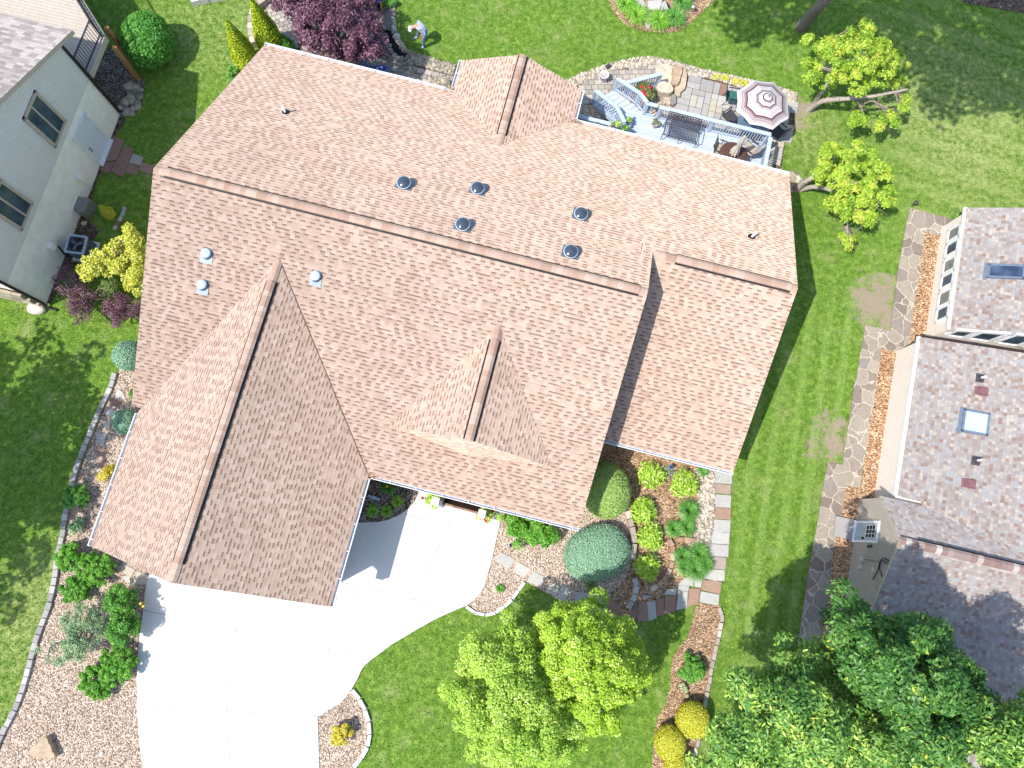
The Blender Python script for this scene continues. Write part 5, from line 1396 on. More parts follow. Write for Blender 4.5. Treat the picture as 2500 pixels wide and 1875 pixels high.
def clipped(label, px, z, r3, rz, leaf, n, ln, wd, seed, group=None, name='clipped_shrub', flatp=1.0):
    """sheared mound: dense small leaves over a closed body"""
    rg = np.random.default_rng(seed); c = P(px[0], px[1], z)
    d = sphere_dirs(rg, n, .5)
    ph = rg.uniform(0, 6.3, 5); kk = rg.normal(0, 2.2, (5, 3))
    def wob(q): return 1 + .035 * sum(np.sin(q @ kk[i] + ph[i]) for i in range(5)) / 2
    e_ = np.array(r3)
    Q = d * wob(d)[:, None] * rg.uniform(.93, 1.03, n)[:, None] * e_
    N = d / e_; N /= np.linalg.norm(N, axis=1)[:, None]
    N = N + rg.normal(size=(n, 3)) * .55
    R_ = np.array([[cos(rz), -sin(rz), 0], [sin(rz), cos(rz), 0], [0, 0, 1]])
    C = Q @ R_.T + np.array([c.x, c.y, z]); N = N @ R_.T
    V = leaves(rg, C, N, ln, wd)
    o = thing(name, label, 'shrub', (c.x, c.y, 0), 0, group)
    put('foliage', fastmesh('foliage', V, 4, np.clip(rg.beta(2, 2, n), 0, 1)), [leaf], o)
    U, F = ICO[3]
    B = (U * wob(U)[:, None] * .93 * e_) @ R_.T + np.array([c.x, c.y, z])
    mb = MB(); mb.add(B.tolist(), F, 0, .15, True); mb.build('inner_growth', [leaf], o)
    return o
def tuft(label, px, r, h, leaf, n, seed, group=None, wd=.022, name='ornamental_grass', cat='grass plant', z0=0.0, parent=None):
    """arching blades from a crown"""
    rg = np.random.default_rng(seed); c = P(px[0], px[1], z0)
    a = rg.uniform(0, 2 * pi, n); rr_ = r * rg.uniform(.35, 1.08, n); hh = h * rg.uniform(.6, 1.1, n)
    V = []
    ca, sa = np.cos(a), np.sin(a); b0 = rg.uniform(0, r * .2, n)
    pw = np.stack([-sa, ca, np.zeros(n)], 1)
    prev = None; quads = []
    for t0, t1 in ((0, .35), (.35, .7), (.7, 1.0)):
        pts = []
        for t in (t0, t1):
            rad_ = b0 + (rr_ - b0) * t ** 1.15; z = hh * (1.9 * t - 1.35 * t * t) + .02
            wv = wd * (1 - .75 * t)
            q = np.stack([ca * rad_ + c.x, sa * rad_ + c.y, z + z0], 1)
            pts += [q - pw * wv, q + pw * wv]
        quads.append(np.stack([pts[0], pts[1], pts[3], pts[2]], 1))
    Q = np.stack(quads, 1).reshape(-1, 3)
    rnd = np.repeat(np.clip(rg.beta(2, 2, n), 0, 1), 3)
    o = put(name, fastmesh(name, Q, 4, rnd), [leaf], parent)
    return tag(o, label, cat, group) if label else o
def cone_shrub(label, px, r, h, leaf, n, seed, ln=.09, wd=.06, name='arborvitae'):
    rg = np.random.default_rng(seed); c = P(px[0], px[1], 0)
    t = 1 - np.sqrt(rg.random(n)); a = rg.uniform(0, 2 * pi, n)
    prof = lambda t: r * np.minimum(1.0, (1.03 - t) ** .8 * (.72 + 1.2 * np.minimum(t, .28)))
    rr_ = prof(t) * rg.uniform(.84, 1.05, n) * (1 + .06 * np.sin(5 * a + 9 * t))
    C = np.stack([np.cos(a) * rr_ + c.x, np.sin(a) * rr_ + c.y, t * h], 1)
    N = np.stack([np.cos(a), np.sin(a), np.full(n, .55)], 1) + rg.normal(size=(n, 3)) * .5
    o = thing(name, label, 'shrub', (c.x, c.y, 0))
    put('foliage', fastmesh('foliage', leaves(rg, C, N, ln, wd), 4, np.clip(rg.beta(2, 2, n), 0, 1)), [leaf], o)
    mb = MB(); ts = np.linspace(0, 1, 12)
    mb.lathe((c.x, c.y, 0), [(float(prof(np.array(q))) * .86 + .002, float(q) * h * .98) for q in ts], 16, rd=.1); mb.build('inner_growth', [leaf], o)
    return o
def hosta(label, px, r, h, leaf, n, seed, group=None, name='leafy_shrub', ln=.25, wd=.06):
    """mound of long pointed leaves"""
    rg = np.random.default_rng(seed); c = P(px[0], px[1], h * .5)
    d = sphere_dirs(rg, n, .15); q = rg.uniform(.5, 1.05, n)[:, None] * (1 + .1 * np.sin(3 * np.arctan2(d[:, 1], d[:, 0]) + seed))[:, None]
    C = d * q * np.array([r, r, h * .6]) + np.array([c.x, c.y, h * .45])
    N = d * .6 + rg.normal(size=(n, 3)) * .5 + np.array([0, 0, .5])
    o = put(name, fastmesh(name, leaves(rg, C, N, ln, wd), 4, np.clip(rg.beta(2, 2, n), 0, 1)), [leaf])
    return tag(o, label, 'shrub', group)
# left gravel bed
clipped('larger blue green globe conifer against the house roof edge', T(0, 1, 1105, 1405), .5, (.62, .62, .6), 0, L['bluegreen'], 6500, .07, .03, 61)
clipped('smaller blue green globe conifer at the garage gutter', T(0, 2, 1085, 320), .42, (.52, .52, .5), 0, L['bluegreen'], 5000, .07, .03, 62)
shrub('yellow bush half under the garage gutter', T(0, 2, 960, 775), .35, (.42, .45, .4), L['golden'], 2200, .08, .045, 63)
shrub('dark green round shrub overlapping the grey block edging', T(0, 2, 660, 965), .3, (.62, .62, .5), L['dark'], 4200, .1, .045, 64, k=60, rc=.26)
shrub('small loose green shrub between the dark round shrub and the bright bushes', T(0, 2, 665, 1225), .25, (.42, .42, .3), L['greygreen'], 1300, .06, .04, 65)
shrub('small green plant between pale stones at the top of the gravel bed', T(0, 2, 1175, 80), .2, (.28, .3, .25), L['dark'], 800, .06, .04, 66)
Z7 = lambda x, y: (50 + .4623 * x, 1280 + .4623 * y)
GB = 'bright green shrubs in the left gravel bed'
for q, r, h, sd, lb in (((262, 175), .62, .6, 67, 'bright green shrub nearest the block edging, below the garage gutter'), ((405, 240), .75, .7, 68, 'large bright green shrub just below the garage roof corner'), ((300, 345), .66, .55, 69, 'bright green rounded shrub lowest of the upper three'), ((415, 825), .75, .6, 70, 'lowest bright green shrub above the open gravel'), ((520, 735), .78, .7, 71, 'bright green shrub against the driveway edge')):
    shrub(lb, Z7(*q), h * .55, (r * 1.2, r * 1.1, h * .7), L['bright'], 6500, .1, .045, sd, k=90, rc=.24, group=GB)
shrub('tall dark green shrub beside the driveway top corner', Z7(535, 400), .75, (.72, .75, .75), L['dark'], 5200, .1, .045, 72, k=80, rc=.24)
shrub('dark green shrub in the middle of the driveway hedge row', Z7(545, 545), .8, (.72, .8, .8), L['dark'], 5600, .1, .045, 73, k=80, rc=.24)
gz = np.random.default_rng(74)
gg = outline_crown(gz, [Z7(*q) for q in ((200, 440), (330, 410), (440, 420), (460, 520), (430, 640), (330, 720), (250, 790), (180, 740), (90, 730), (70, 660), (130, 600), (200, 540))], .7, 1.5, .5, 70, .12, .28)
tree('grey_green_shrub', 'open grey green shrub with thin branches spreading over the gravel', P(*Z7(300, 640)), gg, 5200, .07, .04, L['greygreen'], M['bark'], .05, 74, limbs=14, cat='shrub', inner=.2)
for i, (x, y) in enumerate(((601, 366), (634, 418), (648, 433))):
    c = P(*Z7(x, y), .75); mb = MB(); mb.rock((c.x, c.y, .75), (.06, .06, .04), 0, i, 0, .5, 0, .1, 1)
    mb.tube([Vector((c.x - .1, c.y, 0)), Vector((c.x, c.y, .74))], .008, 5)
    tag(mb.build('yellow_flower', [M['flower_yellow']]), 'yellow blossom on a thin stalk at the driveway edge', 'flower', 'yellow blossoms by the driveway')
# strip between the houses
yo = np.random.default_rng(75)
yl = outline_crown(yo, TP(0, 1, [(790, 320), (880, 290), (910, 380), (1000, 400), (1060, 330), (1100, 250), (1170, 300), (1230, 330), (1260, 260), (1290, 300), (1290, 500), (1270, 700), (1200, 900), (1100, 850), (1040, 720), (930, 720), (850, 790), (720, 750), (650, 640), (700, 560), (780, 500), (880, 440), (850, 380)]), 1.6, 2.9, 1.0, 110, .12, .32)
tree('yellow_leaf_tree', 'bright yellow leaved small tree beside the air conditioner', P(270, 640), yl, 10500, .1, .06, L['yellow'], M['twig'], .06, 75, limbs=16, inner=.3)
pl = outline_crown(np.random.default_rng(76), TP(0, 1, [(500, 640), (640, 640), (700, 700), (850, 850), (830, 980), (800, 1080), (740, 1150), (620, 1160), (560, 1020), (560, 950), (480, 850), (440, 720)]), .9, 1.6, .6, 60, .12, .3)
tree('purple_shrub', 'bare twigged purple shrub at the left house corner', P(205, 735), pl, 4200, .06, .04, L['purple'], M['twig'], .05, 76, limbs=30, cat='shrub', inner=.2, split=.15)
pl = outline_crown(np.random.default_rng(77), TP(0, 1, [(900, 900), (1000, 850), (1150, 880), (1240, 980), (1230, 1080), (1100, 1090), (1010, 1200), (960, 1190), (960, 1080), (880, 1050)]), .9, 1.6, .6, 45, .12, .28)
tree('purple_shrub', 'purple shrub touching the big house roof edge', P(315, 770), pl, 3400, .06, .04, L['purple'], M['twig'], .05, 77, limbs=24, cat='shrub', inner=.2, split=.15)
sagb = outline_crown(np.random.default_rng(78), TP(0, 1, [(850, 740), (1000, 740), (1060, 850), (960, 900), (880, 990), (840, 900)]), .6, 1.0, .4, 24, .12, .26)
tree('twiggy_shrub', 'thin olive shrub between the yellow tree and purple shrubs', P(265, 720), sagb, 1200, .06, .03, L['sage'], M['twig'], .04, 78, limbs=22, cat='shrub', inner=.1, split=.12)
cone_shrub('small yellow pillar shrub near the grey flat topped boulder', T(0, 1, 955, 195), .3, 1.0, L['gold'], 2600, 79, .05, .035, name='pillar_shrub')
# entrance bed
for i, (x, y, r) in enumerate(((1005, 1085, .3), (1125, 1085, .28), (1222, 1005, .3))):
    tuft(('spiky green tuft lower left in the shaded entrance bed', 'spiky green tuft lower right in the shaded entrance bed', 'spiky green tuft nearest the porch in the entrance bed')[i], T(1, 2, x, y), r, .28, L['daylily'], 130, 81 + i, 'tufts in the entrance bed')
shrub('dark leafy plant with a yellow bloom in the entrance corner', T(1, 2, 1130, 890), .2, (.36, .3, .25), L['dark'], 1100, .09, .05, 84)
c = P(*T(1, 2, 1128, 872), .5); mb = MB(); mb.rock((c.x, c.y, .5), (.06, .06, .07), 0, 3, 0, .5, 0, .1, 1); mb.tube([Vector((c.x, c.y, .1)), Vector((c.x, c.y, .5))], .008, 5)
tag(mb.build('yellow_flower', [M['flower_yellow']]), 'single yellow bloom in the shaded entrance corner', 'flower')
mb = MB(); a, b = P(*T(1, 2, 965, 955), .12), P(*T(1, 2, 1070, 988), .1)
mb.bar(a, b, .09, .05); mb.bar(a + (b - a) * .3 + UP * .05, a + (b - a) * .7 + UP * .07, .14, .03)
tag(mb.build('garden_ornament', [paint('driftwood_blue', hx('a9bccb'), .6)]), 'narrow pale blue ornament lying in the entrance bed', 'ornament')
def pot(label, px, z, r, h, mat, leaf, seed, flowers=(), n=420, hl=.35, group=None, ln=.09, wd=.06, red=True, fr=1.0):
    c = P(px[0], px[1], z + h + hl * .3); c.z = z
    o = thing('potted_plant', label, 'potted plant', c, 0, group)
    mb = MB(); mb.lathe(c, [(r * .7, 0), (r * .95, h * .9), (r * 1.08, h * .92), (r * 1.08, h), (r * .9, h), (r * .85, h * .85), (.002, h * .84)], 16)
    mb.build('pot', [M[mat]], o)
    rg = np.random.default_rng(seed)
    cl = [(c.x + rg.normal(0, r * .6 * fr), c.y + rg.normal(0, r * .6 * fr), z + h + hl * rg.uniform(.2, .7), r * fr * rg.uniform(.45, .75)) for _ in range(9 + int(8 * (fr - 1)))]
    foliage('leaves', rg, cl, n, ln, wd, leaf, o, inner=.3)
    for i, (dx_, dy_, dz_) in enumerate(flowers):
        fm = MB()
        q = Vector((c.x + dx_, c.y + dy_, z + h + dz_))
        for k in range(7):
            a = k * 2.4; fm.rock(q + Vector((cos(a) * .035, sin(a) * .035, .01 * (k % 3))), (.035, .035, .03), 0, k, 0, .5, 0, .1, 1)
        fm.tube([Vector((c.x, c.y, z + h)), q], .007, 5)
        fm.build('flower', [M['flower_red' if red else 'flower_yellow']], o)
    return o
pot('potted red geranium left of the brick porch steps', T(1, 2, 1508, 975), .06, .17, .3, 'pot_white', L['hosta'], 91, ((.0, .22, .25), (.1, -.22, .3), (-.33, 0, .2), (.16, -.16, .25)), group='red geraniums at the porch', n=700, fr=1.5)
pot('potted red geranium right of the brick porch steps', T(1, 2, 1998, 1105), .06, .17, .3, 'pot_white', L['hosta'], 92, ((.2, .08, .25), (-.12, -.24, .3), (.1, -.12, .22), (-.08, -.3, .28)), group='red geraniums at the porch', n=700, fr=1.5)
# front right beds
rgb = np.random.default_rng(93)
hc = [(*P(*T(1, 2, 2140, 1150), .45)[:2], .45, .3)]
cl = []
for t in np.linspace(0, 1, 26):
    x0, y0 = T(1, 2, 2190, 1190); x1, y1 = T(2, 2, 320, 1310)
    for k in range(2): cl.append((*P(x0 + (x1 - x0) * t + rgb.normal(0, 9), y0 + (y1 - y0) * t + rgb.normal(0, 16), .35)[:2], .3 + rgb.uniform(0, .35), rgb.uniform(.18, .3)))
hd = thing('box_hedge', 'bright green low hedge under the front gutter', 'hedge', P(1290, 1297))
foliage('foliage', rgb, cl, 7000, .1, .055, L['bright'], hd, inner=.4)
mb = MB()
for c in cl[::3]: mb.tube([Vector((c[0], c[1], -.02)), Vector(c[:3])], [.02, .008], 5)
mb.build('stem', [M['twig']], hd)
clipped('tall clipped green dome half shaded by the front gable', T(2, 2, 815, 905), .75, (.98, 1.15, .95), .1, L['dome'], 16000, .065, .03, 94)
clipped('wide clipped blue green mound below the front gable corner', T(2, 2, 735, 1445), .45, (1.35, 1.08, .62), rad(24), L['bluegreen'], 17000, .06, .03, 95)
GH = 'lime green leafy mounds in the mulch bed'
for q, lb, sd, r in (((1200, 775), 'lime green leafy mound nearest the shaded wall corner', 96, .55), ((1488, 850), 'lime green leafy mound beside the dark twiggy plant', 97, .57), ((1130, 1085), 'lime green leafy mound touching the clipped green dome shadow', 98, .54), ((1195, 1312), 'lime green leafy mound beside the clipped blue green mound', 99, .54), ((1165, 1565), 'lime green leafy mound lowest in the mulch bed', 100, .52)):
    hosta(lb, T(2, 2, *q), r * 1.03, .6, L['hosta'], 620, sd, GH)
tuft('small green grass under the wing gutter end', T(2, 2, 1635, 750), .27, .3, L['grass'], 170, 101)
tuft('upright green grass clump beside the river rock', T(2, 2, 1510, 1085), .5, .55, L['grass'], 900, 102, wd=.0095)
tuft('green grass clump below the upright one', T(2, 2, 1495, 1230), .42, .45, L['grass'], 700, 103, wd=.0095)
tuft('green grass clump leaning towards the lime green mounds', T(2, 2, 1385, 1240), .4, .42, L['grass'], 680, 104, wd=.0095)
for i, (x, y, r) in enumerate(((1460, 1480, .42), (1600, 1450, .48), (1570, 1590, .5), (1480, 1570, .38), (1650, 1540, .36))):
    tuft('one of the merged clumps of the wide ornamental grass by the pale flagstones', T(2, 2, x, y), r * 1.1, .5, L['grass'], 620, 105 + i, 'wide ornamental grass', wd=.0095)
tuft('small yellow green tuft below the clipped blue green mound', T(2, 3, 680, 85), .26, .2, L['sage'], 160, 111)
dk = shrub('dark twiggy plant with bare stems under the wing gutter', T(2, 2, 1355, 740), .25, (.4, .4, .3), L['bluegreen'], 160, .06, .03, 112, k=22)
mb = MB(); c = P(*T(2, 2, 1372, 708), .3); mb.lathe(c - UP * .3, [(.03, 0), (.03, .25), (.09, .28), (.1, .34), (.05, .36)], 10)
tag(mb.build('garden_ornament', [M['blue']]), 'small blue ornament among the dark twiggy plant', 'ornament')
shrub('dark green round shrub in the long mulch strip', T(2, 3, 1550, 800), .3, (.62, .64, .5), L['dark'], 4200, .11, .045, 113, k=60, rc=.26)
clipped('golden yellow globe touching the tan block edging, largest of three', T(2, 3, 1562, 1245), .5, (.66, .7, .56), 0, L['gold'], 8000, .06, .035, 114)
clipped('golden yellow globe in the middle of the mulch strip, paler side up', T(2, 3, 1368, 1440), .48, (.6, .64, .54), 0, L['gold'], 7500, .06, .035, 115)
clipped('golden yellow globe cut off by the bottom picture edge', T(2, 3, 1430, 1660), .46, (.55, .55, .5), 0, L['gold'], 6000, .06, .035, 116)
shrub('small pale variegated plant above the golden globes', T(2, 3, 1490, 985), .15, (.26, .32, .16), leafmat('leaf_variegated', [(0, hx('7f9a5a')), (1, hx('d6dcae'))]), 600, .08, .04, 117)
shrub('golden yellow bush in the gravel beside the driveway', T(1, 3, 740, 1365), .35, (.5, .55, .36), L['golden'], 3000, .08, .05, 118, k=24, rc=.36)
tuft('tiny green plant in the pink gravel', T(1, 3, 2100, 110), .2, .2, L['dark'], 120, 119)
# back garden
cone_shrub('golden arborvitae nearer the lawn at the back left corner', T(0, 0, 2150, 560), .62, 3.0, L['arbor'], 6500, 121)
cone_shrub('golden green arborvitae inside the curved block wall', T(1, 0, 150, 420), .68, 3.2, L['arbor'], 7500, 122)
cone_shrub('short dark green conifer behind the rear gutter', T(1, 0, 275, 430), .42, 1.1, L['dark'], 3000, 123, .07, .04, name='dwarf_conifer')
clipped('dense green shrub with a long shadow beside the raised deck', T(0, 0, 1275, 345), 1.0, (1.05, 1.2, 1.0), 0, leafmat('leaf_viburnum', [(0, hg('3a7a2a')), (.5, hg('58a03a')), (1, hg('98cc6c'))]), 9000, .13, .08, 124)
shrub('small dark leafy plant at the left roof edge', T(0, 0, 2010, 640), .25, (.3, .5, .3), L['dark'], 1000, .08, .05, 125)
shrub('small green plant at the top of the stream bed', Z2(720, 90), .2, (.6, .45, .25), L['dark'], 1500, .09, .055, 126)
GT = 'daylilies round the top bed'
for q, r, lb, lf in (((560, 110), .62, 'daylily clump left of the stone slabs at the top', 'daylily'), ((745, 290), .66, 'daylily clump below the left stone slabs', 'daylily'), ((1080, 370), .68, 'brightest daylily clump in the centre of the top bed', 'daylily'), ((1340, 330), .62, 'shaded daylily clump at the right of the top bed', 'grass'), ((1450, 90), .58, 'shaded daylily clump behind the stone slabs', 'grass')):
    tuft(lb, Z6(*q), r, .55, L[lf], 420, int(q[0]), GT, wd=.017)
for pts, rd_, lb in ((((650, -40), (770, -40), (900, 160), (700, 125)), .5, 'dark grey stone slab left in the top bed'), (((915, 60), (1120, 75), (1090, 225), (900, 190)), .8, 'tan stone slab in the middle of the top bed'), (((1125, 80), (1200, 70), (1290, 210), (1105, 205)), .45, 'grey stone slab right of the tan one in the top bed'), (((1190, 75), (1290, 90), (1375, 190), (1240, 215)), .1, 'pointed mauve stone slab at the right of the top bed'), (((980, -60), (1160, -60), (1130, 70), (960, 55)), .85, 'tan stone block at the top picture edge'), (((890, 200), (960, 220), (950, 470), (870, 430)), .6, 'pale stone slab between two daylily clumps')):
    mb = MB(); mb.prism([(q.x, q.y) for q in G([Z6(*p_) for p_ in pts])], .0, .22 if rd_ != .6 else .04, rd=rd_)
    tag(mb.build('stone_slab', [M['slab']]), lb, 'stone slab', 'stone slabs in the top bed')
GY = 'small chartreuse plants in the river rock'
for i, (x, y) in enumerate(((930, 190), (1065, 205), (1230, 265), (1365, 290))):
    tuft(('faint chartreuse plant farthest from the umbrella', 'brightest chartreuse plant in the river rock', 'chartreuse plant third in the river rock row', 'chartreuse plant nearest the striped umbrella')[i], Z4(x, y), .22, .18, L['gold'], (50, 110, 100, 100)[i], 131 + i, GY)
rs = np.random.default_rng(135)
rc_ = outline_crown(rs, [Z3(*q) for q in ((1080, 620), (1200, 560), (1420, 580), (1500, 700), (1510, 820), (1400, 930), (1350, 960), (1250, 800), (1130, 700))], .3, .75, .25, 40, .1, .2)
ro = tree('rose_bush', 'rose bush with red blooms beside the deck stairs', P(*Z3(1300, 760)), rc_, 2600, .08, .055, leafmat('leaf_rose', [(0, hx('3f5a26')), (.5, hx('67803a')), (.85, hx('9aa050')), (1, hx('b58a48'))]), M['twig'], .03, 135, limbs=12, cat='rose bush', inner=.2)
for i, (x, y) in enumerate(((1395, 660), (1310, 670), (1265, 730), (1255, 780), (1350, 900), (1370, 940), (1240, 640), (1330, 790))):
    c = P(*Z3(x, y), .75); fm = MB()
    for k in range(8):
        a = k * 2.4; fm.rock(c + Vector((cos(a) * .045, sin(a) * .045, .01 * (k % 3))), (.045, .045, .035), 0, k, 0, .5, 0, .1, 1)
    fm.build('rose', [M['flower_red']], ro)
# ---------------------------------------------------------------- rear deck
DZ = 1.0
deck = thing('rear_deck', 'pale blue painted deck with railings and stairs behind the tan roofed house', 'deck', W(18, -9, 0), YAW)
vR0, uR0 = -10.38, 21.78
vH = vR + .5
def boards(mb, u0, u1, v0, v1, z):
    n_ = int((v1 - v0) / .15)
    for i in range(n_):
        v = v0 + (v1 - v0) * (i + .5) / n_
        mb.box(W((u0 + u1) / 2, v, z - .02), (u1 - u0, (v1 - v0) / n_ - .012, .04), YAW)
mb = MB()
boards(mb, 15.35, uR0, vR0 + .02, vH, DZ)
boards(mb, 13.3, 15.34, -9.0, vH, DZ)
mb.build('deck_board', [M['deck']], deck)
fb = MB()
fb.bar(W(16.6, vR0 - .01, DZ - .16), W(uR0 + .02, vR0 - .01, DZ - .16), .04, .3)
fb.bar(W(uR0 + .03, vR0, DZ - .16), W(uR0 + .03, vH, DZ - .16), .04, .3)
fb.bar(W(13.3, -9.03, DZ - .16), W(15.3, -9.03, DZ - .16), .04, .3)
for u in (17, 19.4, 21.7):
    for v in (-10.25, -8.4): fb.bar(W(u, v, 0), W(u, v, DZ - .05), .12)
fb.build('frame_board', [M['rail']], deck)
RH = .84
def rail(a, b, za0, zb0, posts=(), cap=.17, bal=.12, name='railing', hh=None, gap=.09):
    """railing over the line a-b (u,v); za0, zb0: walking level at the ends"""
    hh = hh or RH
    A, B = W(a[0], a[1], za0), W(b[0], b[1], zb0)
    mb = MB(); d = B - A; n_ = max(2, int(d.length / bal))
    mb.bar(A + UP * hh, B + UP * hh, cap, .045)
    mb.bar(A + UP * (hh - .06), B + UP * (hh - .06), .05, .07)
    mb.bar(A + UP * gap, B + UP * gap, .05, .07)
    for i in range(1, n_):
        q = A + d * (i / n_); mb.bar(q + UP * gap, q + UP * (hh - .05), .035)
    o = mb.build(name, [M['rail']], deck)
    for t in posts:
        pm = MB(); q = A + d * t; pm.bar(q - UP * .05, q + UP * (hh - .02), .13); pm.build('post', [M['rail']], o)
    return o
rail((16.72, vR0 + .08), (uR0 - .08, vR0 + .08), DZ, DZ, (.02, .49, .985))
rail((uR0 - .08, vR0 + .2), (uR0 - .08, vH), DZ, DZ, ())
rail((13.35, -8.95), (15.2, -8.95), DZ, DZ, (.99,))
rail((16.18, -10.33), (16.65, -10.33), DZ, DZ, (), bal=.2)
# stairs run down to the upper left
tR, bR = (16.1, -10.45), (14.72, -11.72)
tL, bL = (15.3, -9.62), (13.88, -10.88)
rail(bR, (15.78, -10.72), .2, DZ, (.0, 1.0))
rail((15.78, -10.72), (16.2, -10.35), DZ, DZ, (1.0,))
rail(bL, (14.95, -9.92), .2, .82, (.0,))
rail((14.95, -9.92), (15.42, -9.2), .82, DZ, ())
rail((15.1, -11.68), (16.56, -12.55), .0, .0, (1.0,), hh=.95)
sm_ = MB(); n_ = 6
for i in range(n_):
    f0_, f1_ = i / n_, (i + 1) / n_
    z = DZ - (i + .6) * (DZ - .1) / n_
    def L2(a, b, f): return a[0] + (b[0] - a[0]) * f, a[1] + (b[1] - a[1]) * f
    for g0, g1 in ((f0_, f0_ + .075), (f0_ + .085, f1_ + .012)):
        q = [L2(tR, bR, g0), L2(tL, bL, g0), L2(tL, bL, g1), L2(tR, bR, g1)]
        sm_.prism([tuple(W(a[0], a[1], 0))[:2] for a in q], z - .035, z, rd=R0.random())
    q = [L2(tR, bR, f1_), L2(tL, bL, f1_), L2(tL, bL, f1_ + .012), L2(tR, bR, f1_ + .012)]
    sm_.prism([tuple(W(a[0], a[1], 0))[:2] for a in q], max(0, z - .16), z - .036, rd=.5)
q = [(16.2, -10.4), (15.36, -9.5), tL, tR]
sm_.prism([tuple(W(a[0], a[1], 0))[:2] for a in q], DZ - .04, DZ - .002, rd=.4)
sm_.build('stair_tread', [M['deck']], deck)
sg_ = MB()
for a, b in ((tR, bR), (tL, bL)): sg_.bar(W(a[0], a[1], DZ - .22), W(b[0], b[1], .0), .05, .26)
sg_.build('stair_stringer', [M['rail']], deck)

# furniture on the deck
def metal_bench():
    """love seat glider: local x along the seat, y towards the back"""
    o = thing('slatted_bench', 'dark metal slatted bench on the blue deck against the rail', 'bench')
    wdt, dp, sh, bh = 1.5, .62, .46, .98
    s = MB()
    for i in range(22):
        x = -wdt / 2 + .06 + (wdt - .12) * i / 21
        s.bar((x, -dp / 2, sh + .02), (x, dp / 2 - .05, sh - .03), .028, .012)
    for y in (-dp / 2, dp / 2 - .06): s.bar((-wdt / 2, y, sh), (wdt / 2, y, sh), .03)
    s.build('seat', [M['metal_dark']], o, True)
    b = MB()
    for i in range(16):
        x = -wdt / 2 + .05 + (wdt - .1) * i / 15
        b.bar((x, dp / 2 - .02, sh), (x, dp / 2 + .18, bh), .02, .012)
    for f_ in (0, .22, .34, .46, .58, .7, .82, 1.0):
        z = sh + .03 + (bh - sh - .03) * f_; y = dp / 2 - .02 + .2 * f_
        b.bar((-wdt / 2, y, z), (wdt / 2, y, z), .026)
    b.box((-.12, dp / 2 + .15, bh - .1), (.12, .02, .1))
    b.build('backrest', [M['metal_dark']], o, True)
    for sx in (-1, 1):
        a = MB(); x = sx * wdt / 2
        a.tube(smooth([(x, dp / 2 + .06, sh + .2), (x, 0, sh + .24), (x, -dp / 2 - .02, sh + .2), (x, -dp / 2 + .02, sh)], 4), .02, 6)
        a.build('armrest', [M['metal_dark']], o, True)
        for y0, y1 in ((-dp / 2, -dp / 2 - .12), (dp / 2, dp / 2 + .14)):
            l = MB(); l.tube([(x, y0, sh), (x, y1, .01)], .018, 6); l.build('leg', [M['metal_dark']], o, True)
    l = MB(); l.tube([(0, -dp / 2, sh), (.02, -dp / 2 - .14, .02)], .016, 6); l.build('brace', [M['metal_dark']], o, True)
    return o
bn = metal_bench()
a, b = P(*Z4(75, 1090), DZ), P(*Z4(600, 1225), DZ)
dv = (b - a); ang = math.atan2(dv.y, dv.x)
seat_c = (P(*Z4(150, 870), DZ + .46) + P(*Z4(680, 985), DZ + .46) + P(*Z4(105, 1060), DZ + .46) + P(*Z4(640, 1190), DZ + .46)) / 4
bn.location = (seat_c.x, seat_c.y, DZ + .002); bn.rotation_euler = (0, 0, ang)
def roundtable(label, c, r, h, mat, z0, glass=False):
    o = thing('round_table', label, 'table', (c.x, c.y, z0))
    t = MB(); t.lathe((0, 0, 0), [(.002, h - .03), (r * .97, h - .03), (r, h - .02), (r, h - .005), (r * .97, h), (.002, h)], 32); t.build('tabletop', [M[mat]], o, True)
    for k in range(4):
        a = k * pi / 2 + .5; l = MB(); l.tube([(cos(a) * r * .25, sin(a) * r * .25, h - .03), (cos(a) * r * .7, sin(a) * r * .7, .01)], .022, 6); l.build('leg', [M['metal_dark']], o, True)
    return o
tc = P(*Z4(1195, 1375), DZ + .7)
roundtable('round brown table with a folded umbrella on the deck', tc, .6, .7, 'brown', DZ)
def sling_chair(label, frame, cloth, group=None, high=.95):
    """local: faces -y"""
    o = thing('patio_chair', label, 'chair', group=group)
    wd_ = .54
    s = MB()
    for i in range(7):
        y0 = -.28 + i * .075; z0 = .43 - .035 * i / 6
        s.box((0, y0 + .0375, z0 - .01 * sin(pi * i / 6)), (wd_ - .04, .076, .012))
    s.build('seat', [M[cloth]], o, True)
    b = MB(); bt = smooth([(0, .22, .4), (0, .3, .62), (0, .42, high)], 4)
    for p0, p1 in zip(bt, bt[1:]):
        d = (p1 - p0); b.box((p0 + p1) / 2, (wd_ - .03, d.length + .004, .012), ax=(Vector((1, 0, 0)), d.normalized(), Vector((1, 0, 0)).cross(d.normalized())))
    b.build('backrest', [M[cloth]], o, True)
    for sx in (-1, 1):
        x = sx * wd_ / 2
        f = MB(); f.tube(smooth([(x, -.3, .43), (x, .2, .39), (x, .3, .62), (x, .44, high + .02)], 4), .017, 6); f.build('side_frame', [M[frame]], o, True)
        a = MB(); a.box((x * 1.05, -.03, .64), (.05, .5, .025)); a.tube([(x, -.24, .64), (x, -.28, .43)], .015, 6); a.build('armrest', [M[frame]], o, True)
        for y0, y1 in ((-.28, -.34), (.2, .34)):
            l = MB(); l.tube([(x, y0, .42), (x, y1, .01)], .016, 6); l.build('leg', [M[frame]], o, True)
    return o
ch = sling_chair('tan sling chair left of the brown table, seen from behind its back', 'brown', 'sling', 'sling chairs on the deck')
q = P(*Z4(1040, 1290), DZ + .45); ch.location = (q.x - .05, q.y, DZ + .002); ch.rotation_euler = (0, 0, YAW + rad(82))
ch2 = copy_tree(ch)
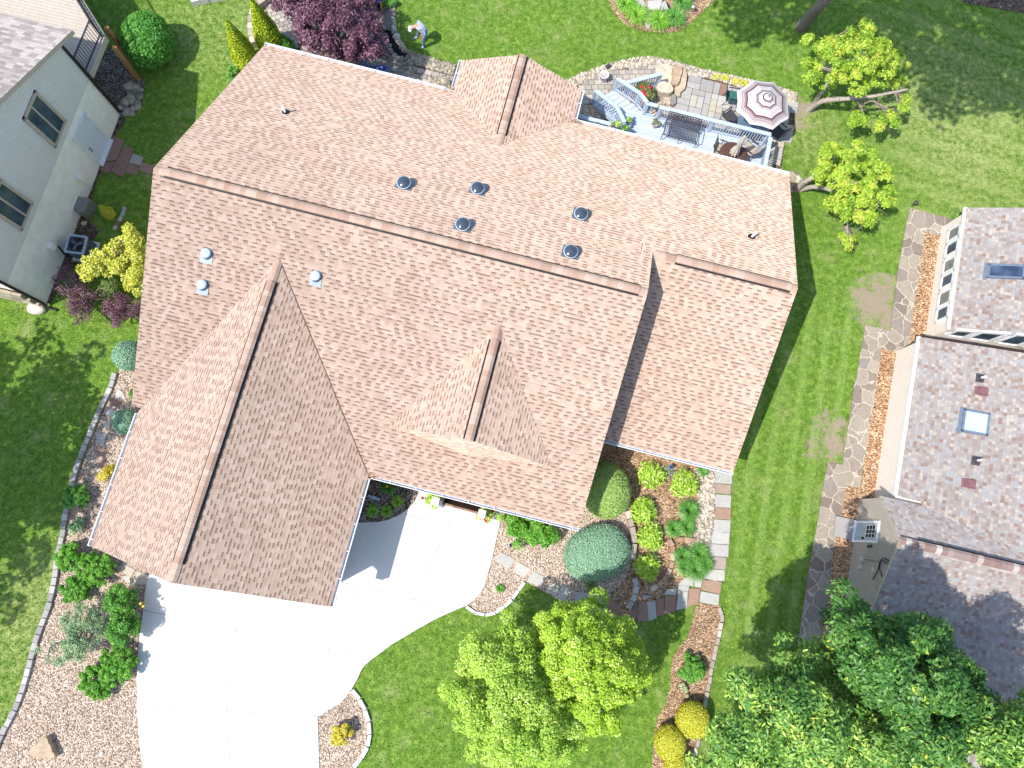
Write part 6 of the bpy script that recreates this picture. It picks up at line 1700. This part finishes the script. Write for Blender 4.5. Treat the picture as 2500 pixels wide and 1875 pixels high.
ch2['label'] = 'tan sling chair between the folded umbrella and the right deck rail'
q = P(*Z4(1450, 1280), DZ + .45); ch2.location = (q.x + .03, q.y, DZ + .002); ch2.rotation_euler = (0, 0, YAW + rad(-112))
# folded umbrella through the brown table
fu = thing('folded_umbrella', 'folded cream umbrella standing through the brown table', 'umbrella', (tc.x, tc.y, DZ))
pm = MB(); pm.tube([(0, 0, .02), (0, 0, 2.3)], .022, 8); pm.lathe((0, 0, 2.28), [(.02, 0), (.03, .03), (.002, .09)], 8); pm.build('pole', [M['metal_dark']], fu, True)
cm = MB(); nn_ = 32; vs = []; fs = []
for j, (z, r) in enumerate(((.86, .17), (.9, .165), (1.2, .13), (1.4, .075), (1.55, .1), (1.9, .085), (2.2, .05), (2.3, .02))):
    for k in range(nn_):
        a = 2 * pi * k / nn_; rr_ = r * (1 + (.22 if k % 4 < 2 else -.18)); vs.append((cos(a) * rr_, sin(a) * rr_, z))
for j in range(7):
    for k in range(nn_): fs.append([j * nn_ + k, j * nn_ + (k + 1) % nn_, (j + 1) * nn_ + (k + 1) % nn_, (j + 1) * nn_ + k])
cm.add(vs, fs, 0, .5, True); cm.build('canopy', [M['canvas']], fu, True)
# striped patio umbrella, open
hub = P(*Z4(1738, 492), 2.75)
rim = [P(*Z4(*q), 2.2) for q in ((1500, 222), (1830, 260), (2052, 485), (2058, 815), (1810, 990), (1455, 905), (1250, 700), (1258, 402))]
um = thing('patio_umbrella', 'open octagonal umbrella with mauve and cream stripes over the patio', 'umbrella', (hub.x, hub.y, 0))
cm = MB(); N8 = 8; seg_ = 10
for i in range(N8):
    a, b = rim[i], rim[(i + 1) % N8]
    for j in range(seg_):
        t0, t1 = j / seg_, (j + 1) / seg_
        def pt(e_, t):
            q = hub + (e_ - hub) * t; q.z = hub.z + (e_.z - hub.z) * t ** 1.25; return q
        sagm = [(a + b) / 2 * 1.0]
        m_ = (a + b) / 2; m_ = hub + (m_ - hub) * .965; m_.z -= .0
        cm.quad([pt(a, t0), pt(a, t1), pt(m_, t1), pt(m_, t0)], 0, .5, [(0, t0), (0, t1), (.5, t1), (.5, t0)])
        cm.quad([pt(m_, t0), pt(m_, t1), pt(b, t1), pt(b, t0)], 0, .5, [(.5, t0), (.5, t1), (1, t1), (1, t0)])
cm.build('canopy', [M['stripes']], um)
vt = MB()
for i in range(N8):
    a, b = rim[i], rim[(i + 1) % N8]
    qa = hub + (a - hub) * .2; qb = hub + (b - hub) * .2; qa.z = qb.z = hub.z - .02
    vt.quad([hub + UP * .09, qa, qb], 0, .5, [(0, 0), (0, .2), (1, .2)])
vt.build('vent_cap', [M['stripes']], um)
pm = MB(); pm.tube([(hub.x, hub.y, .02), (hub.x, hub.y, hub.z + .1)], .024, 8); pm.lathe((hub.x, hub.y, hub.z + .1), [(.025, 0), (.035, .03), (.002, .1)], 8); pm.build('pole', [M['galv']], um)
for a in rim:
    r_ = MB(); r_.bar(hub - UP * .04, hub + (a - hub) * .97 - UP * .035, .015); r_.build('rib', [M['galv']], um)
bs = MB(); bs.lathe((hub.x, hub.y, 0.06), [(.26, 0), (.26, .06), (.06, .1), (.04, .3)], 20); bs.build('base', [M['metal_dark']], um)
roundtable('glass patio table under the striped umbrella', Vector((hub.x, hub.y, 0)) , .62, .72, 'glass', .062)
def wire_chair(label, px, rz, frame, cloth, group=None):
    o = sling_chair(label, frame, cloth, group)
    q = P(*px, .45); o.location = (q.x, q.y, .062); o.rotation_euler = (0, 0, rz); return o
wire_chair('teal backed patio chair left of the striped umbrella', Z4(1180, 480), YAW + rad(95), 'metal_dark', 'teal')
wire_chair('dark grey patio chair between the deck rail and umbrella', Z4(1150, 800), YAW + rad(140), 'metal_dark', 'metal_dark')
wire_chair('dark patio chair under the right edge of the striped umbrella', Z4(1880, 1020), YAW + rad(-120), 'metal_dark', 'metal_dark')
# pots on deck and patio
pot('speckled leafy plant in a pale pot by the dark slatted bench', Z3(1520, 1330), DZ, .13, .3, 'terracotta', leafmat('leaf_coleus', [(0, hx('5a6a30')), (.6, hx('8c8e4e')), (1, hx('b59a70'))]), 141, n=300, hl=.25, ln=.06, wd=.03)
GPO = 'flower pots at the top of the deck stairs'
pot('small round pot leftmost of the deck pot group', Z3(675, 1350), DZ + .86, .09, .16, 'terracotta', L['greygreen'], 142, n=120, hl=.08, group=GPO, ln=.05, wd=.03)
pot('pale pot with yellow green leaves, second in the deck pot group', Z3(795, 1370), DZ + .86, .1, .16, 'terracotta', L['hosta'], 143, n=160, hl=.16, group=GPO, ln=.09, wd=.05)
pot('pot with yellow green leaves at the end of the curved stair rail', Z3(975, 1275), DZ + .3, .11, .18, 'terracotta', L['hosta'], 144, n=180, hl=.2, group=GPO, ln=.09, wd=.05)
pot('white pot with darker leaves closest to the house in the deck pot group', Z3(925, 1430), DZ + .45, .11, .18, 'pot_white', L['bright'], 145, n=220, hl=.26, group=GPO, ln=.1, wd=.05)
ps = MB(); c_ = P(*Z3(950, 1360), DZ); ps.box((c_.x, c_.y, DZ + .15), (.3, .5, .28), YAW); ps.box((c_.x, c_.y, DZ + .3), (.36, .56, .03), YAW)
tag(ps.build('plant_stand', [M['rail']]), 'pale blue plant stand under the deck pots', 'plant stand')
# covered grill
gq = W(14.3, -8.5, DZ)
gb = thing('grill', 'dark grey covered grill against the small deck rail', 'grill', gq, YAW)
m_ = MB(); m_.box((0, 0, .45), (.55, .5, .86)); m_.build('body', [M['metal_dark']], gb, True)
m_ = MB(); m_.lathe((0, 0, .88), [(.33, 0), (.31, .12), (.2, .24), (.002, .28)], 12); m_.build('lid', [paint('grill_cover', hx('6b6f7e'), .6)], gb, True)
m_ = MB(); m_.box((.42, 0, .8), (.28, .4, .04)); m_.build('side_shelf', [paint('grill_cover_side', hx('5d6170'), .6)], gb, True)
# white bucket with flowers
bq = P(*Z3(490, 520), .06)
bk = thing('white_bucket', 'white bucket of pebbles standing on the paver walk', 'bucket', bq)
m_ = MB(); m_.lathe((0, 0, 0), [(.15, 0), (.2, .42), (.215, .42), (.215, .45), (.185, .45), (.17, .36), (.002, .36)], 24); m_.build('bucket', [M['pot_white']], bk, True)
m_ = MB()
for i in range(46):
    a, r_ = R0.uniform(0, 6.3), .15 * math.sqrt(R0.random()); m_.rock((cos(a) * r_, sin(a) * r_, .38), (.028, .024, .02), a, i, 0, R0.random(), 0, .1, 1)
m_.build('pebbles', [M['river']], bk, True)
lq = P(*Z3(585, 275), .1); m_ = MB(); m_.box((lq.x, lq.y, .2), (.2, .14, .12), .6); m_.bar((lq.x, lq.y, 0), (lq.x, lq.y, .2), .03)
tag(m_.build('spotlight', [M['metal_dark']]), 'small dark garden spotlight in the river rock behind the white bucket', 'spotlight')
lq = P(*T(3, 1, 1238, 118)); m_ = MB(); m_.lathe(lq, [(.025, 0), (.025, .32), (.09, .34), (.11, .37), (.08, .42), (.002, .44)], 14)
tag(m_.build('path_light', [M['metal_dark']]), 'small dark path light at the corner of the neighbour flagstone path', 'path light')
for q, lb in ((T(1, 2, 2195, 1380), 'small round garden spotlight in the gravel beside the hedge'), (T(1, 3, 800, 1270), 'small white garden light behind the golden yellow bush')):
    lq = P(*q); m_ = MB(); m_.lathe(lq, [(.03, 0), (.03, .1), (.08, .13), (.08, .2), (.05, .22)], 12)
    tag(m_.build('spotlight', [M['galv']]), lb, 'spotlight')
sq = P(*Z6(1610, 200)); m_ = MB(); m_.lathe(sq, [(.02, 0), (.02, .38), (.1, .4), (.002, .46)], 10)
tag(m_.build('path_light', [M['pot_white']]), 'small pale path light in the dark mulch at the top', 'path light')

# bench and blue cloth below the rear gutter
gbn = thing('grey_bench', 'grey slatted bench half hidden by the rear gutter', 'bench', P(*Z1(640, 420), 0), YAW)
bl_ = UV(P(*Z1(860, 430), .7)); br_ = UV(P(*Z1(340, 300), .7))
ux0, ux1 = br_[0], bl_[0]
c0 = gbn.location
def gl(u, v, z): return W(u, v, z)
vb = (bl_[1] + br_[1]) / 2 + .1
for u, nm in ((ux0 + .05, 'armrest'), (ux1 - .05, 'armrest')):
    m_ = MB(); m_.box(gl(u, vb, .68), (.26, .85, .05), YAW)
    for k in range(6): m_.box(gl(u + .06, vb - .34 + k * .13, .34), (.04, .08, .64), YAW)
    m_.build(nm, [M['galv']], gbn)
m_ = MB()
for k in range(5): m_.box(gl((ux0 + ux1) / 2, vb - .32 + k * .15, .42), (ux1 - ux0 - .2, .13, .035), YAW)
m_.build('seat', [M['galv']], gbn)
m_ = MB()
for k in range(int((ux1 - ux0) / .14)): m_.bar(gl(ux0 + .12 + k * .14, vb + .38, .42), gl(ux0 + .12 + k * .14, vb + .56, 1.05), .09, .03)
m_.build('backrest', [M['galv']], gbn)
bc = P(*Z1(725, 400), .6)
bb = thing('blue_bag', 'bright blue cloth bag with tan handles on the grey bench', 'bag', (bc.x, bc.y, .44), YAW)
m_ = MB(); m_.rock((0, 0, .16), (.36, .2, .17), .12, 77, 0, .5, .1, .12, 3); m_.build('bag_body', [M['blue']], bb, True)
m_ = MB(); m_.rock((.0, .02, .325), (.07, .06, .02), 0, 5, 0, .5); m_.rock((-.14, -.05, .3), (.05, .04, .02), 0, 6, 0, .5); m_.build('print', [M['pot_white']], bb, True)
for k in (0, 1):
    m_ = MB(); m_.tube(smooth([(-.02, .12 + .04 * k, .26), (.02, .24 + .03 * k, .36), (.12, .26 + .03 * k, .36), (.17, .14 + .04 * k, .26)], 4), .018, 6); m_.build('handle', [paint('tan_strap', hx('b5826a'), .7)], bb, True)
# spillway at the head of the stream
sp = thing('stream_spillway', 'dark spillway with a violet rim at the top of the garden stream', 'fountain', P(*Z2(510, 150), 0))
a, b = P(*Z2(520, 290), .25), P(*Z2(500, 60), .55)
d = (b - a).normalized(); sd_ = Vector((-d.y, d.x, 0)).normalized()
m_ = MB()
m_.bar(a, b, .34, .06); m_.build('trough', [M['water']], sp)
for s2 in (-1, 1):
    m_ = MB(); m_.bar(a + sd_ * .2 * s2 + UP * .03, b + sd_ * .2 * s2 + UP * .03, .08, .2); m_.build('trough_wall', [M['wood']], sp)
m_ = MB(); m_.box(b + d * .12 + UP * .12, (.42, .3, .2), math.atan2(sd_.y, sd_.x)); m_.build('spill_box', [paint('violet_rim', (.12, .05, .6), .3)], sp)
m_ = MB(); m_.box(b + d * .12 + UP * .23, (.3, .2, .03), math.atan2(sd_.y, sd_.x)); m_.build('lid', [M['pot_white']], sp)
m_ = MB(); m_.bar(Vector((a.x, a.y, 0)), a, .3, .3); m_.build('footing', [M['greystone']], sp)

# air conditioner by the left house
ac_t = [P(*T(0, 1, *q), .85) for q in ((600, 355), (755, 375), (705, 545), (555, 505))]
cc = sum(ac_t, Vector((0, 0, 0))) / 4
ax_ = (ac_t[1] - ac_t[0]); aang = math.atan2(ax_.y, ax_.x)
ac = thing('air_conditioner', 'grey blue air conditioner with a top fan beside the left house wall', 'air conditioner', (cc.x, cc.y, 0), aang)
hw_ = .4
def rsq(h, r=.09, n=5):
    o = []
    for cx, cy, a0 in ((1, 1, 0), (-1, 1, 90), (-1, -1, 180), (1, -1, 270)):
        for k in range(n + 1):
            a = rad(a0 + 90 * k / n); o.append((cx * (h - r) + cos(a) * r, cy * (h - r) + sin(a) * r))
    return o
m_ = MB(); m_.prism(rsq(hw_ - .02), .06, .8); m_.build('body', [paint('ac_grille_dark', hx('4d5258'), .6)], ac, True)
m_ = MB()
for s2 in range(4):
    X = Vector((cos(s2 * pi / 2), sin(s2 * pi / 2), 0)); Y = Vector((-X.y, X.x, 0))
    for k in range(9): m_.box(X * (hw_ - .01) + UP * (.13 + k * .08), (.02, .62, .02), ax=(X, Y, UP))
    for k in (-.3, -.1, .1, .3): m_.box(X * (hw_ - .008) + Y * k + UP * .44, (.02, .02, .74), ax=(X, Y, UP))
m_.build('louvre', [M['galv']], ac, True)
m_ = MB(); oo, ii = rsq(hw_ + .01), rsq(hw_ - .07, .06)
n_ = len(oo)
for i in range(n_):
    j = (i + 1) % n_
    m_.quad([(*oo[i], .86), (*oo[j], .86), (*ii[j], .86), (*ii[i], .86)]); m_.quad([(*oo[i], .78), (*oo[j], .78), (*oo[j], .86), (*oo[i], .86)]); m_.quad([(*ii[i], .86), (*ii[j], .86), (*ii[j], .8), (*ii[i], .8)])
m_.build('top_rim', [paint('ac_case', hx('a3b2c4'), .45)], ac, True)
m_ = MB(); m_.lathe((0, 0, .805), [(.002, 0), (.27, 0), (.29, .02)], 24); m_.build('fan_well', [M['black']], ac, True)
fn = MB(); fn.lathe((0, 0, .81), [(.09, 0), (.09, .03), (.002, .035)], 16)
for k in range(3):
    a = k * 2.1 + .4; fn.box((cos(a) * .16, sin(a) * .16, .825), (.2, .13, .008), a)
fn.build('fan', [M['galv']], ac, True)
gm = MB()
for k in range(1, 6): gm.tube([(cos(2 * pi * i / 28) * .05 * k, sin(2 * pi * i / 28) * .05 * k, .862) for i in range(29)], .004, 4, cap=False)
for k in range(8): gm.tube([(0, 0, .862), (cos(k * pi / 4) * .33, sin(k * pi / 4) * .33, .862)], .004, 4)
gm.build('fan_guard', [M['metal_dark']], ac, True)
pd = MB(); pd.box((0, 0, .03), (.95, .95, .06)); pd.build('pad', [M['curb']], ac, True)
m_ = MB(); e_ = lw(0, 1, 480, 455); m_.tube(smooth([(cc.x - .35, cc.y - .25, .3), (cc.x - .6, cc.y - .35, .35), e_ + LN * .1], 4), .04, 8); m_.build('refrigerant_pipe', [M['black']], ac)

# ---------------------------------------------------------------- person bending over the grass
def person():
    base = P(*Z2(1600, 1080), 0)
    skin = paint('skin', hx('b98a72'), .6, .05); shirt = paint('shirt', hx('9fa9c4'), .8, .05); jean = paint('jeans', hx('4d77a6'), .85, .15, 20); shoe = paint('shoes', hx('b9c2d4'), .7, .05)
    o = thing('person', 'person in pale grey shirt, blue jeans and light cap bending over the lawn', 'person', base)
    rp = P(*Z2(1660, 1165), 0); lp_ = P(*Z2(1500, 930), 0)
    pel = P(*Z2(1690, 760), .92)
    chest = P(*Z2(1560, 640), 1.12); neck = P(*Z2(1440, 645), 1.14); head = P(*Z2(1345, 690), 1.08)
    pelR = pel + Vector((.02, -.12, 0)); pelL = pel + Vector((-.02, .12, -.02))
    V = []; E = []; RR = []; Zn = []
    def vtx(p_, r, zone, par=None):
        V.append(tuple(Vector(p_) - Vector(base))); RR.append(r); Zn.append(zone)
        if par is not None: E.append((par, len(V) - 1))
        return len(V) - 1
    p0 = vtx(pel, .165, 'shirt')
    w1 = vtx(pel + (chest - pel) * .45 + Vector((0, 0, .06)), .165, 'shirt', p0)
    c1 = vtx(chest, .175, 'shirt', w1)
    n1 = vtx(neck, .075, 'skin', c1)
    h1 = vtx(neck + (head - neck) * .6, .09, 'skin', n1); h2 = vtx(head, .1, 'skin', h1); h3 = vtx(head + (head - neck) * .5 - UP * .04, .07, 'skin', h2)
    for hp, ft in ((pelR, rp), (pelL, lp_)):
        hp_ = vtx(hp - UP * .05, .115, 'jean', p0)
        kn = (hp + Vector((ft.x, ft.y, 0))) / 2 + Vector((-.06, 0, .05)); kn.z = .5
        k1 = vtx((hp + kn) / 2, .1, 'jean', hp_); k2 = vtx(kn, .08, 'jean', k1)
        an = Vector((ft.x, ft.y, .1)); k3 = vtx((kn + an) / 2, .075, 'jean', k2); k4 = vtx(an, .062, 'jean', k3)
        f1_ = vtx((ft.x - .02, ft.y, .055), .052, 'shoe', k4); vtx((ft.x - .17, ft.y - .09, .045), .045, 'shoe', f1_)
    hands = []
    for sgn, el, wr in ((-1, P(*Z2(1640, 830), .92), P(*Z2(1605, 900), .72)), (1, chest + Vector((-.12, .2, -.3)), chest + Vector((-.1, .02, -.52)))):
        sh = chest + Vector((-.05, .19 * sgn, .02))
        s1 = vtx(sh, .085, 'shirt', c1); m1 = vtx((sh + el) / 2, .065, 'shirt', s1); e1_ = vtx(el, .055, 'shirt', m1); w_ = vtx(el + (wr - el) * .5, .045, 'shirt', e1_); w2_ = vtx(wr, .03, 'shirt' if sgn > 0 else 'skin', w_)
        d = (wr - el).normalized(); sd2 = d.cross(UP); sd2 = sd2.normalized() if sd2.length > .1 else Vector((1, 0, 0))
        pm_ = vtx(wr + d * .07, .04, 'skin', w2_)
        for k, (off, ln_) in enumerate(((-.034, .07), (-.012, .085), (.012, .08), (.034, .065))):
            a = vtx(wr + d * .11 + sd2 * off, .011, 'skin', pm_); b = vtx(wr + d * (.11 + ln_ * .5) + sd2 * off - UP * .01, .0095, 'skin', a); vtx(wr + d * (.11 + ln_) + sd2 * off * .9 - UP * .03, .008, 'skin', b)
        a = vtx(wr + d * .05 + sd2 * .05, .012, 'skin', pm_); vtx(wr + d * .1 + sd2 * .07, .009, 'skin', a)
    me = bpy.data.meshes.new('body_skeleton'); me.from_pydata(V, E, []); me.update()
    tmp = bpy.data.objects.new('body_skeleton', me); COL.objects.link(tmp)
    sk = tmp.modifiers.new('skin', 'SKIN'); sk.use_smooth_shade = True
    for i, sv in enumerate(me.skin_vertices[0].data): sv.radius = (RR[i], RR[i]); sv.use_root = (i == 0)
    sb2 = tmp.modifiers.new('sub', 'SUBSURF'); sb2.levels = sb2.render_levels = 2
    bpy.context.view_layer.update()
    ev = tmp.evaluated_get(bpy.context.evaluated_depsgraph_get())
    bm_ = bpy.data.meshes.new_from_object(ev)
    bpy.data.objects.remove(tmp)
    bm_.materials.clear()
    zi = {'shirt': 0, 'jean': 1, 'skin': 2, 'shoe': 3}
    VA = np.array(V)
    for m2 in (shirt, jean, skin, shoe): bm_.materials.append(m2)
    segs = [(VA[a], VA[b], Zn[b]) for a, b in E]
    for pl_ in bm_.polygons:
        c = np.array(pl_.center); best = 9; zone = 'shirt'
        for a, b, zn in segs:
            t = np.clip((c - a) @ (b - a) / ((b - a) @ (b - a) + 1e-9), 0, 1); d_ = np.linalg.norm(c - a - t * (b - a))
            if d_ < best: best = d_; zone = zn
        pl_.material_index = zi[zone]; pl_.use_smooth = True
    bo = bpy.data.objects.new('body', bm_); COL.objects.link(bo); bo.parent = o
    hd2 = head - Vector(base)
    cp = MB(); cp.rock(hd2 + (head - neck).normalized() * .035 + UP * .045, (.115, .105, .085), 0, 3, 0, .5, 0, .04, 3)
    cp.build('cap', [paint('cap_cloth', hx('cfc6ba'), .8, .2, 22)], o, True)
    bd = (head - neck).normalized(); sdv = Vector((-bd.y, bd.x, 0)).normalized()
    br = MB(); br.box(hd2 + bd * .09 - sdv * -.07 + UP * .0, (.12, .15, .015), math.atan2(bd.y, bd.x) + .6); br.build('cap_brim', [paint('cap_brim_cloth', hx('d3cbc2'), .8)], o, True)
    fc = MB()
    f0 = hd2 + bd * .09 - UP * .06
    for s3 in (-1, 1): fc.rock(f0 + sdv * .035 * s3, (.014, .014, .012), 0, 1, 0, .5, 0, .02, 1)
    fc.rock(f0 + bd * .02 - UP * .03, (.016, .014, .02), 0, 2, 0, .5, 0, .02, 1)
    fc.build('face_features', [skin], o, True)
person()

# ---------------------------------------------------------------- grass blades as one sheet of stuff
gr_ = np.random.default_rng(201)
nB = 330000
x = gr_.uniform(-27, 31, nB); y = gr_.uniform(-12, 27, nB)
keep = np.ones(nB, bool)
for k_, q in POLY.items(): keep &= ~inpoly(x, y, q)
for q in ([tuple(W(a, b, 0))[:2] for a, b in ((-.05, vR), (u2, vR), (u2, 4.4), (u1, 4.4), (u1, 7.9), (ugr, 7.9), (ugr, vgf - .3), (ugl, vgf - .3), (ugl, 7.5), (-.05, 7.5))],
          [tuple(LP(t, 0, o))[:2] for t, o in ((0, 0), (Lw, 0), (Lw, -12), (0, -12))],
          [tuple(a)[:2] for a in (ua, uf, uf + RE * 9, gB + RE * 9 - RD * 4, gB - RD * 4)]):
    keep &= ~inpoly(x, y, q)
for (c_, r_) in SOIL:
    dd_ = np.hypot(x - c_.x, y - c_.y); keep &= ~((dd_ < r_ * .85) & (gr_.random(nB) < .85))
x = x[keep]; y = y[keep]; n = len(x)
a = gr_.uniform(0, 2 * pi, n); ln = gr_.uniform(.05, .1, n); tl_ = gr_.uniform(.2, .9, n)
wv = gr_.uniform(.012, .022, n)
base_ = np.stack([x, y, np.zeros(n)], 1)
sd_ = np.stack([-np.sin(a) * wv, np.cos(a) * wv, np.zeros(n)], 1)
tip = base_ + np.stack([np.cos(a) * ln * tl_, np.sin(a) * ln * tl_, ln * .75], 1)
V = np.stack([base_ - sd_, base_ + sd_, tip], 1).reshape(-1, 3)
sn = np.sin(x * 2.1 + 3 * np.sin(y * .9)) * np.sin(y * 2.4 + 2 * np.sin(x * .7)) * .16 + np.sin(x * 6.3 + y * 2) * np.sin(y * 5.7 - x * 1.3) * .1
rnd = np.clip(gr_.beta(2, 2.4, n) * .75 + .1 + sn, 0, 1)
gro = put('grass', fastmesh('grass', V, 3, rnd), [M['blade']])
gro['kind'] = 'stuff'
